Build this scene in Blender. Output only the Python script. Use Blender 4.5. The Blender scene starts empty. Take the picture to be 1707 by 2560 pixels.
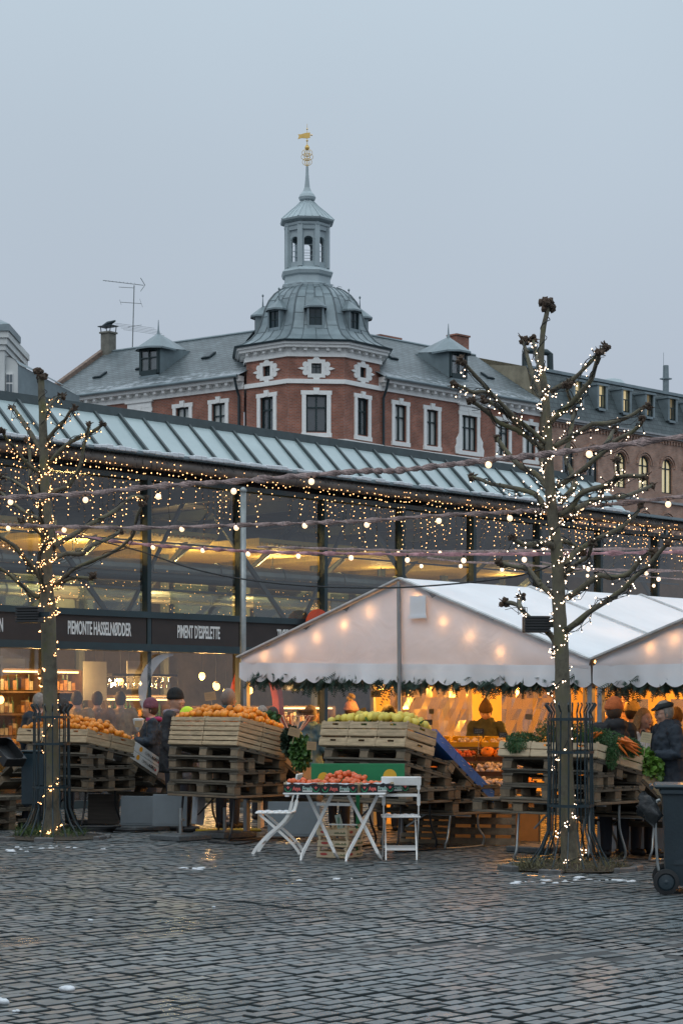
import bpy, math, random
from mathutils import Vector, Matrix, noise
import numpy as np
R=math.radians; rnd=random.Random(7)
S=bpy.context.scene; COL=S.collection
# ---------------- camera, sky, sun, exposure
F=4978.0; HY=1770.0; CX=853.5; EYE=1.57
cd=bpy.data.cameras.new('camera'); cam=bpy.data.objects.new('camera',cd); COL.objects.link(cam)
cam.location=(0,0,EYE); cam.rotation_euler=(R(90),0,0)
cd.sensor_fit='VERTICAL'; cd.sensor_height=36; cd.lens=F/2560*36; cd.shift_y=(HY-1280)/2560
cd.clip_end=2000; cd.clip_start=.1; S.camera=cam
W=bpy.data.worlds.new('World'); S.world=W; W.use_nodes=True
nt=W.node_tree; bg=nt.nodes['Background']
sky=nt.nodes.new('ShaderNodeTexSky'); sky.sky_type='NISHITA'; sky.sun_disc=False
sky.sun_elevation=R(28); sky.sun_rotation=R(200); sky.dust_density=6; sky.air_density=2
tc=nt.nodes.new('ShaderNodeTexCoord'); sx=nt.nodes.new('ShaderNodeSeparateXYZ'); nt.links.new(tc.outputs['Generated'],sx.inputs[0])
rp=nt.nodes.new('ShaderNodeValToRGB'); nt.links.new(sx.outputs['Z'],rp.inputs[0])
e=rp.color_ramp.elements; e[0].position=0; e[0].color=(4.2,4.7,5.5,1); e[1].position=1; e[1].color=(12.0,14.0,15.4,1)
k=e.new(.12); k.color=(4.45,5.05,6.0,1); k=e.new(.34); k.color=(5.0,5.95,6.85,1); k=e.new(.55); k.color=(8.2,9.4,10.6,1)
nz=nt.nodes.new('ShaderNodeTexNoise'); nz.inputs['Scale'].default_value=1.6; nz.inputs['Detail'].default_value=3
nt.links.new(tc.outputs['Generated'],nz.inputs['Vector'])
nm=nt.nodes.new('ShaderNodeMapRange'); nm.inputs['From Min'].default_value=.3; nm.inputs['From Max'].default_value=.7; nm.inputs['To Min'].default_value=.92; nm.inputs['To Max'].default_value=1.07
nt.links.new(nz.outputs['Fac'],nm.inputs[0])
ml=nt.nodes.new('ShaderNodeVectorMath'); ml.operation='SCALE'; nt.links.new(rp.outputs[0],ml.inputs[0]); nt.links.new(nm.outputs[0],ml.inputs['Scale'])
mx=nt.nodes.new('ShaderNodeMixRGB'); mx.inputs[0].default_value=.03; nt.links.new(ml.outputs[0],mx.inputs[1]); nt.links.new(sky.outputs[0],mx.inputs[2])
nt.links.new(mx.outputs[0],bg.inputs[0]); bg.inputs[1].default_value=.1
sd=bpy.data.lights.new('sun','SUN'); sd.energy=.35; sd.angle=R(25); sd.color=(1,.96,.9)
so=bpy.data.objects.new('sun',sd); COL.objects.link(so); so.rotation_euler=(R(38),0,R(-20))
S.view_settings.view_transform='Standard'; S.view_settings.look='None'; S.view_settings.exposure=0; S.view_settings.gamma=1
S.render.engine='CYCLES'
try:
    cy=S.cycles; cy.max_bounces=8; cy.transparent_max_bounces=16; cy.sample_clamp_indirect=3; cy.use_denoising=True; cy.caustics_reflective=False; cy.caustics_refractive=False
    cy.denoiser='OPENIMAGEDENOISE'
except Exception as ex: print(ex)
# ---------------- pixel helpers (pixel of the photo at known depth -> metres)
def P(px,py,Y): return Vector(((px-CX)/F*Y,Y,EYE+(HY-py)/F*Y))
def gy(py): return EYE*F/(py-HY)
def G(px,py):
    Y=gy(py); return Vector(((px-CX)/F*Y,Y,0))
GR=R(-43); HR=R(47)
# ---------------- materials
MC={}
def mat(name,col,rough=.6,var=.12,scale=6,bump=0,bscale=60,metal=0,emit=None,es=0,rand=0,stretch=(1,1,1),spec=.5,coat=0,col2=None,sampling=None):
    if name in MC: return MC[name]
    m=bpy.data.materials.new(name); m.use_nodes=True; t=m.node_tree; b=t.nodes['Principled BSDF']
    MC[name]=m
    tc=t.nodes.new('ShaderNodeTexCoord'); mp=t.nodes.new('ShaderNodeMapping'); mp.inputs['Scale'].default_value=stretch
    t.links.new(tc.outputs['Object'],mp.inputs[0])
    n=t.nodes.new('ShaderNodeTexNoise'); n.inputs['Scale'].default_value=scale; n.inputs['Detail'].default_value=5; n.inputs['Roughness'].default_value=.65
    t.links.new(mp.outputs[0],n.inputs['Vector'])
    r=t.nodes.new('ShaderNodeValToRGB'); t.links.new(n.outputs['Fac'],r.inputs[0])
    c2=col2 or tuple(min(1,c*(1+var)) for c in col); c1=tuple(c*(1-var) for c in col)
    r.color_ramp.elements[0].position=.3; r.color_ramp.elements[1].position=.7
    r.color_ramp.elements[0].color=(*c1,1); r.color_ramp.elements[1].color=(*c2,1)
    out=r.outputs[0]
    if rand:
        oi=t.nodes.new('ShaderNodeObjectInfo'); mr=t.nodes.new('ShaderNodeMapRange'); t.links.new(oi.outputs['Random'],mr.inputs[0])
        mr.inputs['To Min'].default_value=1-rand; mr.inputs['To Max'].default_value=1+rand
        v=t.nodes.new('ShaderNodeVectorMath'); v.operation='SCALE'; t.links.new(out,v.inputs[0]); t.links.new(mr.outputs[0],v.inputs['Scale']); out=v.outputs[0]
    t.links.new(out,b.inputs['Base Color'])
    b.inputs['Roughness'].default_value=rough; b.inputs['Metallic'].default_value=metal; b.inputs['Specular IOR Level'].default_value=spec
    b.inputs['Coat Weight'].default_value=coat
    if emit: b.inputs['Emission Color'].default_value=(*emit,1); b.inputs['Emission Strength'].default_value=es
    if bump:
        n2=t.nodes.new('ShaderNodeTexNoise'); n2.inputs['Scale'].default_value=bscale; n2.inputs['Detail'].default_value=4; t.links.new(mp.outputs[0],n2.inputs['Vector'])
        bp=t.nodes.new('ShaderNodeBump'); bp.inputs['Strength'].default_value=bump; bp.inputs['Distance'].default_value=.02
        t.links.new(n2.outputs['Fac'],bp.inputs['Height']); t.links.new(bp.outputs[0],b.inputs['Normal'])
    if sampling=='none': m.cycles.emission_sampling='NONE'
    return m
def brickmat(name,c1,c2,mortar,sx=.24,sy=.075,ms=.012,rough=.85,axes='xz',snow=None,bump=.3,offset=.5,dirt=.3):
    m=bpy.data.materials.new(name); m.use_nodes=True; t=m.node_tree; b=t.nodes['Principled BSDF']
    tc=t.nodes.new('ShaderNodeTexCoord'); s=t.nodes.new('ShaderNodeSeparateXYZ'); t.links.new(tc.outputs['Object'],s.inputs[0])
    c=t.nodes.new('ShaderNodeCombineXYZ'); t.links.new(s.outputs[axes[0].upper()],c.inputs[0]); t.links.new(s.outputs[axes[1].upper()],c.inputs[1])
    br=t.nodes.new('ShaderNodeTexBrick'); t.links.new(c.outputs[0],br.inputs['Vector']); br.offset=offset
    br.inputs['Color1'].default_value=(*c1,1); br.inputs['Color2'].default_value=(*c2,1); br.inputs['Mortar'].default_value=(*mortar,1)
    br.inputs['Scale'].default_value=1; br.inputs['Brick Width'].default_value=sx; br.inputs['Row Height'].default_value=sy; br.inputs['Mortar Size'].default_value=ms; br.inputs['Bias'].default_value=0
    n=t.nodes.new('ShaderNodeTexNoise'); n.inputs['Scale'].default_value=1.3; n.inputs['Detail'].default_value=8; t.links.new(tc.outputs['Object'],n.inputs['Vector'])
    mr=t.nodes.new('ShaderNodeMapRange'); mr.inputs['From Min'].default_value=.3; mr.inputs['From Max'].default_value=.7; mr.inputs['To Min'].default_value=1-dirt; mr.inputs['To Max'].default_value=1+dirt; t.links.new(n.outputs['Fac'],mr.inputs[0])
    v=t.nodes.new('ShaderNodeVectorMath'); v.operation='SCALE'; t.links.new(br.outputs['Color'],v.inputs[0]); t.links.new(mr.outputs[0],v.inputs['Scale']); out=v.outputs[0]
    if snow:
        z0,z1=snow; mz=t.nodes.new('ShaderNodeMapRange'); t.links.new(s.outputs['Z'],mz.inputs[0]); mz.inputs['From Min'].default_value=z0; mz.inputs['From Max'].default_value=z1; mz.inputs['To Min'].default_value=.2; mz.inputs['To Max'].default_value=-.12
        mpp=t.nodes.new('ShaderNodeMapping'); mpp.inputs['Scale'].default_value=(.8,.8,3); t.links.new(tc.outputs['Object'],mpp.inputs[0])
        n3=t.nodes.new('ShaderNodeTexNoise'); n3.inputs['Scale'].default_value=1.6; n3.inputs['Detail'].default_value=9; n3.inputs['Roughness'].default_value=.75; t.links.new(mpp.outputs[0],n3.inputs['Vector'])
        ad=t.nodes.new('ShaderNodeMath'); ad.operation='ADD'; t.links.new(n3.outputs['Fac'],ad.inputs[0]); t.links.new(mz.outputs[0],ad.inputs[1])
        m2=t.nodes.new('ShaderNodeMapRange'); t.links.new(ad.outputs[0],m2.inputs[0]); m2.inputs['From Min'].default_value=.55; m2.inputs['From Max'].default_value=.72; m2.inputs['To Max'].default_value=.6
        mxn=t.nodes.new('ShaderNodeMixRGB'); t.links.new(m2.outputs[0],mxn.inputs[0]); t.links.new(out,mxn.inputs[1]); mxn.inputs[2].default_value=(.6,.65,.7,1); out=mxn.outputs[0]
    t.links.new(out,b.inputs['Base Color']); b.inputs['Roughness'].default_value=rough
    bp=t.nodes.new('ShaderNodeBump'); bp.inputs['Strength'].default_value=bump; bp.inputs['Distance'].default_value=.01; bp.invert=True
    t.links.new(br.outputs['Fac'],bp.inputs['Height']); t.links.new(bp.outputs[0],b.inputs['Normal'])
    MC[name]=m; return m
def glassmat(name,tint=(.8,.85,.85),refl=1.0,rough=.02,dirt=0,base=(.5,.5,.5)):
    m=bpy.data.materials.new(name); m.use_nodes=True; t=m.node_tree; t.nodes.clear()
    o=t.nodes.new('ShaderNodeOutputMaterial'); tr=t.nodes.new('ShaderNodeBsdfTransparent'); tr.inputs[0].default_value=(*tint,1)
    gl=t.nodes.new('ShaderNodeBsdfGlossy'); gl.inputs['Roughness'].default_value=rough; gl.inputs['Color'].default_value=(1,1,1,1)
    fr=t.nodes.new('ShaderNodeFresnel'); ge=t.nodes.new('ShaderNodeNewGeometry'); io=t.nodes.new('ShaderNodeMath'); io.operation='MULTIPLY_ADD'; io.inputs[1].default_value=1/1.5-1.5; io.inputs[2].default_value=1.5; t.links.new(ge.outputs['Backfacing'],io.inputs[0]); t.links.new(io.outputs[0],fr.inputs[0])
    nn=t.nodes.new('ShaderNodeTexNoise'); nn.inputs['Scale'].default_value=.9; tcc=t.nodes.new('ShaderNodeTexCoord'); t.links.new(tcc.outputs['Object'],nn.inputs['Vector'])
    bp=t.nodes.new('ShaderNodeBump'); bp.inputs['Strength'].default_value=.12; bp.inputs['Distance'].default_value=.05; t.links.new(nn.outputs['Fac'],bp.inputs['Height']); t.links.new(bp.outputs[0],gl.inputs['Normal'])
    mu=t.nodes.new('ShaderNodeMath'); mu.operation='MULTIPLY'; mu.inputs[1].default_value=refl; mu.use_clamp=True; t.links.new(fr.outputs[0],mu.inputs[0])
    mx=t.nodes.new('ShaderNodeMixShader'); t.links.new(mu.outputs[0],mx.inputs[0]); t.links.new(tr.outputs[0],mx.inputs[1]); t.links.new(gl.outputs[0],mx.inputs[2]); last=mx.outputs[0]
    if dirt:
        df=t.nodes.new('ShaderNodeBsdfDiffuse'); df.inputs[0].default_value=(*base,1); n=t.nodes.new('ShaderNodeTexNoise'); n.inputs['Scale'].default_value=2.5; n.inputs['Detail'].default_value=6; t.links.new(tcc.outputs['Object'],n.inputs['Vector'])
        mr=t.nodes.new('ShaderNodeMapRange'); mr.inputs['To Min'].default_value=0; mr.inputs['To Max'].default_value=dirt*2; t.links.new(n.outputs['Fac'],mr.inputs[0])
        m2=t.nodes.new('ShaderNodeMixShader'); t.links.new(mr.outputs[0],m2.inputs[0]); t.links.new(last,m2.inputs[1]); t.links.new(df.outputs[0],m2.inputs[2]); last=m2.outputs[0]
    t.links.new(last,o.inputs[0]); MC[name]=m; return m
def fabricmat(name,col,transl=.35,bump=.25,bscale=3,rough=.6,stain=.1):
    m=bpy.data.materials.new(name); m.use_nodes=True; t=m.node_tree; b=t.nodes['Principled BSDF']; o=t.nodes['Material Output']
    tc=t.nodes.new('ShaderNodeTexCoord'); n=t.nodes.new('ShaderNodeTexNoise'); n.inputs['Scale'].default_value=2; n.inputs['Detail'].default_value=7; t.links.new(tc.outputs['Object'],n.inputs['Vector'])
    r=t.nodes.new('ShaderNodeValToRGB'); t.links.new(n.outputs['Fac'],r.inputs[0]); r.color_ramp.elements[0].position=.35; r.color_ramp.elements[1].position=.65
    r.color_ramp.elements[0].color=(*[c*(1-stain) for c in col],1); r.color_ramp.elements[1].color=(*col,1)
    t.links.new(r.outputs[0],b.inputs['Base Color']); b.inputs['Roughness'].default_value=rough
    n2=t.nodes.new('ShaderNodeTexNoise'); n2.inputs['Scale'].default_value=bscale; n2.inputs['Detail'].default_value=3; n2.inputs['Distortion'].default_value=1.2; t.links.new(tc.outputs['Object'],n2.inputs['Vector'])
    bp=t.nodes.new('ShaderNodeBump'); bp.inputs['Strength'].default_value=bump; bp.inputs['Distance'].default_value=.06; t.links.new(n2.outputs['Fac'],bp.inputs['Height']); t.links.new(bp.outputs[0],b.inputs['Normal'])
    tl=t.nodes.new('ShaderNodeBsdfTranslucent'); t.links.new(r.outputs[0],tl.inputs[0]); t.links.new(bp.outputs[0],tl.inputs['Normal'])
    mx=t.nodes.new('ShaderNodeMixShader'); mx.inputs[0].default_value=transl; t.links.new(b.outputs[0],mx.inputs[1]); t.links.new(tl.outputs[0],mx.inputs[2]); t.links.new(mx.outputs[0],o.inputs[0])
    MC[name]=m; return m
# ---------------- mesh builder
class MB:
    def __init__(s): s.v=[]; s.f=[]; s.c=[]
    def add(s,vs,fs):
        o=len(s.v); s.v+= [tuple(v) for v in vs]; s.f+=[tuple(i+o for i in f) for f in fs]; return s
    def box(s,a,b,M=None,bev=0):
        x0,y0,z0=a; x1,y1,z1=b
        if bev:
            bx=min(bev,abs(x1-x0)*.45,abs(y1-y0)*.45,abs(z1-z0)*.45); vs=[]
            for z,i in ((z0,1),(z0+bx,0),(z1-bx,0),(z1,1)):
                k=bx*i
                vs+=[(x0+k,y0+k,z),(x1-k,y0+k,z),(x1-k,y1-k,z),(x0+k,y1-k,z)]
            fs=[(3,2,1,0),(12,13,14,15)]
            for l in range(3):
                for q in range(4): fs.append((l*4+q,l*4+(q+1)%4,l*4+4+(q+1)%4,l*4+4+q))
        else:
            vs=[(x0,y0,z0),(x1,y0,z0),(x1,y1,z0),(x0,y1,z0),(x0,y0,z1),(x1,y0,z1),(x1,y1,z1),(x0,y1,z1)]
            fs=[(3,2,1,0),(4,5,6,7),(0,1,5,4),(1,2,6,5),(2,3,7,6),(3,0,4,7)]
        if M is not None: vs=[M@Vector(v) for v in vs]
        return s.add(vs,fs)
    def bar(s,p,q,w,h=None,up=(0,0,1)):
        h=h or w; p=Vector(p); q=Vector(q); d=(q-p).normalized(); u=Vector(up)
        if abs(d.dot(u))>.98: u=Vector((0,1,0))
        a=d.cross(u).normalized()*w/2; b=a.cross(d).normalized()*h/2
        vs=[p-a-b,p+a-b,p+a+b,p-a+b,q-a-b,q+a-b,q+a+b,q-a+b]
        return s.add(vs,[(3,2,1,0),(4,5,6,7),(0,1,5,4),(1,2,6,5),(2,3,7,6),(3,0,4,7)])
    def tube(s,pts,rad,n=8,cap=True,jit=0,sq=1):
        pts=[Vector(p) for p in pts]; m=len(pts)
        if not hasattr(rad,'__len__'): rad=[rad]*m
        pu=None; vs=[]
        for i,p in enumerate(pts):
            d=(pts[min(i+1,m-1)]-pts[max(i-1,0)])
            d=d.normalized() if d.length>1e-9 else Vector((0,0,1))
            if pu is None:
                u=Vector((0,0,1)) if abs(d.z)<.9 else Vector((1,0,0))
                pu=d.cross(u).normalized()
            else:
                pu=(pu-d*pu.dot(d)).normalized()
            w=d.cross(pu)
            for k in range(n):
                a=2*math.pi*k/n; r=rad[i]*(1+(rnd.random()-.5)*jit)
                vs.append(p+pu*math.cos(a)*r+w*math.sin(a)*r*sq)
        fs=[]
        for i in range(m-1):
            for k in range(n): fs.append((i*n+k,i*n+(k+1)%n,(i+1)*n+(k+1)%n,(i+1)*n+k))
        if cap: fs.append(tuple(range(n-1,-1,-1))); fs.append(tuple((m-1)*n+k for k in range(n)))
        return s.add(vs,fs)
    def lathe(s,prof,n=16,c=(0,0,0),rot=0,cap=True):
        vs=[];c=Vector(c)
        for r,z in prof:
            for k in range(n):
                a=2*math.pi*k/n+rot; vs.append((c.x+r*math.cos(a),c.y+r*math.sin(a),c.z+z))
        fs=[(i*n+k,i*n+(k+1)%n,(i+1)*n+(k+1)%n,(i+1)*n+k) for i in range(len(prof)-1) for k in range(n)]
        if cap: fs.append(tuple(range(n-1,-1,-1))); fs.append(tuple((len(prof)-1)*n+k for k in range(n)))
        return s.add(vs,fs)
    def ball(s,c,r,n=8,m=6,sc=(1,1,1),jit=0,M=None):
        c=Vector(c); vs=[(0,0,r)]
        for i in range(1,m):
            t=math.pi*i/m
            for k in range(n):
                a=2*math.pi*k/n; q=r*(1+(rnd.random()-.5)*jit); vs.append((q*math.sin(t)*math.cos(a),q*math.sin(t)*math.sin(a),q*math.cos(t)))
        vs.append((0,0,-r)); fs=[(0,1+k,1+(k+1)%n) for k in range(n)]
        for i in range(m-2):
            for k in range(n): a=1+i*n; fs.append((a+k,a+n+k,a+n+(k+1)%n,a+(k+1)%n))
        a=1+(m-2)*n; fs+=[(a+k,len(vs)-1,a+(k+1)%n) for k in range(n)]
        vs=[Vector((v[0]*sc[0],v[1]*sc[1],v[2]*sc[2])) for v in vs]
        if M is not None: vs=[M@v for v in vs]
        return s.add([v+c for v in vs],fs)
    def quad(s,a,b,c,d): return s.add([a,b,c,d],[(0,1,2,3)])
    def prism(s,poly,y0,y1):  # poly in xz, extruded in y
        n=len(poly); vs=[(x,y0,z) for x,z in poly]+[(x,y1,z) for x,z in poly]
        return s.add(vs,[tuple(range(n)),tuple(range(2*n-1,n-1,-1))]+[(i,i+n,(i+1)%n+n,(i+1)%n) for i in range(n)])
    def build(s,name,m,parent=None,smooth=False,M=None,loc=None):
        me=bpy.data.meshes.new(name); me.from_pydata(s.v,[],s.f); me.update()
        if smooth: me.polygons.foreach_set('use_smooth',[True]*len(me.polygons))
        me.materials.append(m)
        o=bpy.data.objects.new(name,me); COL.objects.link(o)
        if parent: o.parent=parent
        if M is not None: o.matrix_local=M
        if loc is not None: o.location=loc
        return o
def tag(o,label=None,cat=None,group=None,kind=None):
    if label: o['label']=label
    if cat: o['category']=cat
    if group: o['group']=group
    if kind: o['kind']=kind
    return o
def thing(name,label,cat,M=None,group=None,loc=None,rz=0):
    o=bpy.data.objects.new(name,None); COL.objects.link(o); o.empty_display_size=.1
    if M is not None: o.matrix_world=M
    elif loc is not None: o.location=loc; o.rotation_euler=(0,0,rz)
    return tag(o,label,cat,group)
KIDS={}
def kids(o): return [c for c in bpy.data.objects if c.parent==o]
def dup(src,M,label=None,group=None,ch=None):
    if src.name not in KIDS: KIDS[src.name]=[(c,kids(c)) for c in kids(src)]
    r=src.copy(); COL.objects.link(r); r.matrix_world=M
    if label: r['label']=label
    if group: r['group']=group
    for c,g in KIDS[src.name]:
        d=c.copy(); COL.objects.link(d); d.parent=r
        for h in g: q=h.copy(); COL.objects.link(q); q.parent=d
    return r
T=Matrix.Translation
def RZ(a): return Matrix.Rotation(a,4,'Z')
def RX(a): return Matrix.Rotation(a,4,'X')
def RY(a): return Matrix.Rotation(a,4,'Y')
def FR(p,rz,tilt=0): return T(Vector(p))@RZ(rz)@RX(-tilt)
def text(body,size,M,m,parent,name='lettering',sx=1,extr=.003,align='CENTER',bold=.0):
    c=bpy.data.curves.new('t','FONT'); c.body=body; c.size=size; c.extrude=extr; c.align_x=align; c.align_y='CENTER'; c.offset=bold; c.resolution_u=3
    o=bpy.data.objects.new('t',c); COL.objects.link(o); bpy.context.view_layer.update()
    me=bpy.data.meshes.new_from_object(o.evaluated_get(bpy.context.evaluated_depsgraph_get())); bpy.data.objects.remove(o)
    me.materials.clear(); me.materials.append(m)
    r=bpy.data.objects.new(name,me); COL.objects.link(r); r.parent=parent; r.matrix_local=M@Matrix.Diagonal((sx,1,1,1)); return r
def lamp(parent,loc,energy,col=(1,.5,.15),rad=.05,name='light'):
    l=bpy.data.lights.new(name,'POINT'); l.energy=energy; l.color=col; l.shadow_soft_size=rad
    o=bpy.data.objects.new(name,l); COL.objects.link(o); o.parent=parent; o.location=loc; return o
# palette
wood_old=mat('wood_old',(.115,.10,.075),.8,.45,5,.5,40,rand=.3,stretch=(1,1,9))
wood_blk=mat('wood_block',(.17,.13,.085),.8,.35,9,.4,50,rand=.25)
wood_new=mat('wood_new',(.44,.335,.21),.75,.42,4,.3,40,rand=.15,stretch=(1,1,8))
wood_pale=mat('wood_pale',(.58,.46,.30),.65,.15,6,.2,40,rand=.08,stretch=(1,1,8))
steel_dk=mat('steel_dark',(.012,.028,.036),.4,.3,6,spec=.5)
steel_gr=mat('steel_grey',(.25,.27,.27),.4,.2,8,metal=.6)
white_pt=mat('white_paint',(.84,.84,.82),.45,.08,10,.1,30)
black=mat('black_plastic',(.012,.013,.015),.5,.2)
cable=mat('cable',(.01,.012,.014),.6,.2)
white=mat('white_stucco',(.62,.64,.63),.8,.1,1.2,.1,20)
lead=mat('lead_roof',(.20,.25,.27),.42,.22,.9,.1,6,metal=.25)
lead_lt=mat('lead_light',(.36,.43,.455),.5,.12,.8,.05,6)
dkgreen=mat('frame_green',(.010,.028,.032),.5,.2)
gold=mat('gold_leaf',(.75,.50,.16),.35,.1,metal=.6)
snowm=mat('snow',(.62,.65,.68),.7,.05,20,.4,30)
card=mat('cardboard',(.42,.30,.18),.8,.12,6,rand=.15)
# ================= BACKGROUND BUILDINGS =================
brick_red=brickmat('brick_red',(.37,.125,.075),(.255,.085,.053),(.27,.19,.16),.24,.08,.014)
brick_brn=brickmat('brick_brown',(.48,.25,.165),(.36,.175,.115),(.34,.28,.24),.24,.08,.016)
slate=brickmat('slate',(.125,.155,.165),(.095,.12,.13),(.045,.055,.06),.5,.16,.02,.5,snow=(18.9,20.6),bump=.5,dirt=.22)
slate2=brickmat('slate_mansard',(.085,.11,.115),(.06,.08,.085),(.035,.045,.05),.45,.3,.02,.55,bump=.5,dirt=.2)
plaster=mat('plaster_old',(.27,.24,.175),.9,.35,1.2,.2,20)
win_glass=glassmat('window_glass',(.90,.94,.94),2.2,.03)
curtain=mat('curtain',(.60,.59,.57),.9,.45,3,stretch=(9,9,.3))
dkroom=mat('room_dark',(.07,.08,.09),.9)
warmroom=mat('room_lit',(.75,.62,.35),.9,.25,1.5,emit=(1,.78,.42),es=.5)
def wallmesh(L0,L1,z0,z1,holes,dep=.25):
    mb=MB(); xs=sorted({L0,L1}|{h[0] for h in holes}|{h[1] for h in holes}); 
    for i in range(len(xs)-1):
        a,b=xs[i],xs[i+1]; hs=sorted([h for h in holes if h[0]<=a+1e-6 and h[1]>=b-1e-6],key=lambda h:h[2]); z=z0
        for h in hs:
            mb.quad((a,0,z),(b,0,z),(b,0,h[2]),(a,0,h[2]))
            r=(h[1]-h[0])/2; z=h[3]
            if len(h)>4 and h[4]:
                zt=h[3]+r+.02; n=10; pr=None
                for k in range(n+1):
                    t=math.pi*(1-k/n); p=((h[0]+h[1])/2+r*math.cos(t),h[3]+r*math.sin(t))
                    if pr:
                        mb.quad((pr[0],0,pr[1]),(p[0],0,p[1]),(p[0],0,zt),(pr[0],0,zt))
                        mb.quad((pr[0],0,pr[1]),(pr[0],dep,pr[1]),(p[0],dep,p[1]),(p[0],0,p[1]))
                    pr=p
                z=zt
            else: mb.quad((h[0],0,h[3]),(h[0],dep,h[3]),(h[1],dep,h[3]),(h[1],0,h[3]))
            mb.quad((h[0],0,h[2]),(h[1],0,h[2]),(h[1],dep,h[2]),(h[0],dep,h[2]))
            mb.quad((h[0],0,h[2]),(h[0],dep,h[2]),(h[0],dep,h[3]),(h[0],0,h[3]))
            mb.quad((h[1],0,h[2]),(h[1],0,h[3]),(h[1],dep,h[3]),(h[1],dep,h[2]))
        mb.quad((a,0,z),(b,0,z),(b,0,z1),(a,0,z1))
    return mb
def window(par,M,x0,x1,z0,z1,arch=False,back=None,kc=True,name='window',fw=.07,cols=2):
    f=MB(); y=.12; cx=(x0+x1)/2; r=(x1-x0)/2
    f.box((x0,y,z0),(x0+fw,y+.07,z1)); f.box((x1-fw,y,z0),(x1,y+.07,z1)); f.box((x0+fw,y,z0),(x1-fw,y+.07,z0+fw))
    zt=z1-(z1-z0)*.34
    if not arch: f.box((x0+fw,y,z1-fw),(x1-fw,y+.07,z1))
    else:
        zt=z1-.05
        pr=None
        for k in range(11):
            t=math.pi*(1-k/10); p=(cx+(r-fw/2)*math.cos(t),y+.03,z1+(r-fw/2)*math.sin(t))
            if pr: f.bar(pr,p,fw)
            pr=p
    f.box((x0+fw,y-.012,zt-fw/2),(x1-fw,y+.068,zt+fw/2))
    for i in range(1,cols):
        xm=x0+(x1-x0)*i/cols; f.box((xm-fw*.5,y-.02,z0+fw),(xm+fw*.5,y+.06,z1+(r-fw if arch else -fw)))
    o=f.build(name,dkgreen,par,M=M)
    g=MB(); zz=z1+(r if arch else 0)
    g.quad((x0+.02,y+.04,z0+.02),(x1-.02,y+.04,z0+.02),(x1-.02,y+.04,zz-.02),(x0+.02,y+.04,zz-.02)); g.build('pane',win_glass,o)
    b=MB(); yb=.185
    b.box((x0-.1,yb,z0-.1),(x1+.1,yb+.02,zz+.1)); b.build('curtain' if back in(None,curtain) else 'room',back or curtain,o)
    return o
def surround(par,M,x0,x1,z0,z1,w=.22,key=True,name='window_surround',orn=0):
    m=MB(); d=-.07; p=.003
    m.box((x0-w,d,z0-.05),(x0,.0,z1)); m.box((x1,d,z0-.05),(x1+w,.0,z1))
    m.box((x0-w-.04,d-.03,z0-.27),(x1+w+.04,0,z0-.053)); m.box((x0-w-.05,d-.003,z1+p),(x1+w+.05,0,z1+w))
    if key: 
        c=(x0+x1)/2; m.prism([(c-.12,z1+.02),(c+.12,z1+.02),(c+.16,z1+w+.14),(c-.16,z1+w+.14)],d-.05,-.001)
    if orn:
        m.box((x0-w-.12,d-.1,z1+w+.3),(x1+w+.12,0,z1+w+.42)); m.box((x0-w,d-.02,z1+w+.003),(x1+w,0,z1+w+.297))
        for s,xx in ((-1,x0-w),(1,x1+w)):
            m.prism([(xx-.02*s,z0-.25),(xx+.3*s,z0-.25),(xx+.34*s,z0+.1),(xx+.22*s,z0+.3),(xx+.25*s,z0+.55),(xx+.1*s,z0+.75),(xx-.02*s,z0+.95)][::(-1 if s>0 else 1)],d,-.002)
    return m.build(name,white_pt,par,M=M)
def cornice(par,M,x0,x1,z,h=.62,mod=.62,mat_=None,ret=0):
    m=MB(); m.box((x0,-.10,z-h),(x1,0,z-h+.12)); m.box((x0,-.05,z-h+.123),(x1,0,z-.22)); m.box((x0-.0,-.42,z-.215),(x1,0,z-.06)); m.box((x0,-.5,z-.057),(x1,0,z+.06))
    n=max(1,int((x1-x0)/mod)); s=(x1-x0)/n
    for i in range(n): c=x0+s*(i+.5); m.box((c-.1,-.34,z-.38),(c+.1,-.053,z-.218))
    return m.build('cornice',mat_ or white_pt,par,M=M)
BB=thing('brick_building','red brick corner building with domed turret and white window surrounds behind the glass hall','building')
EZ=19.15; RISE=3.55; RD=5.0
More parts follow.
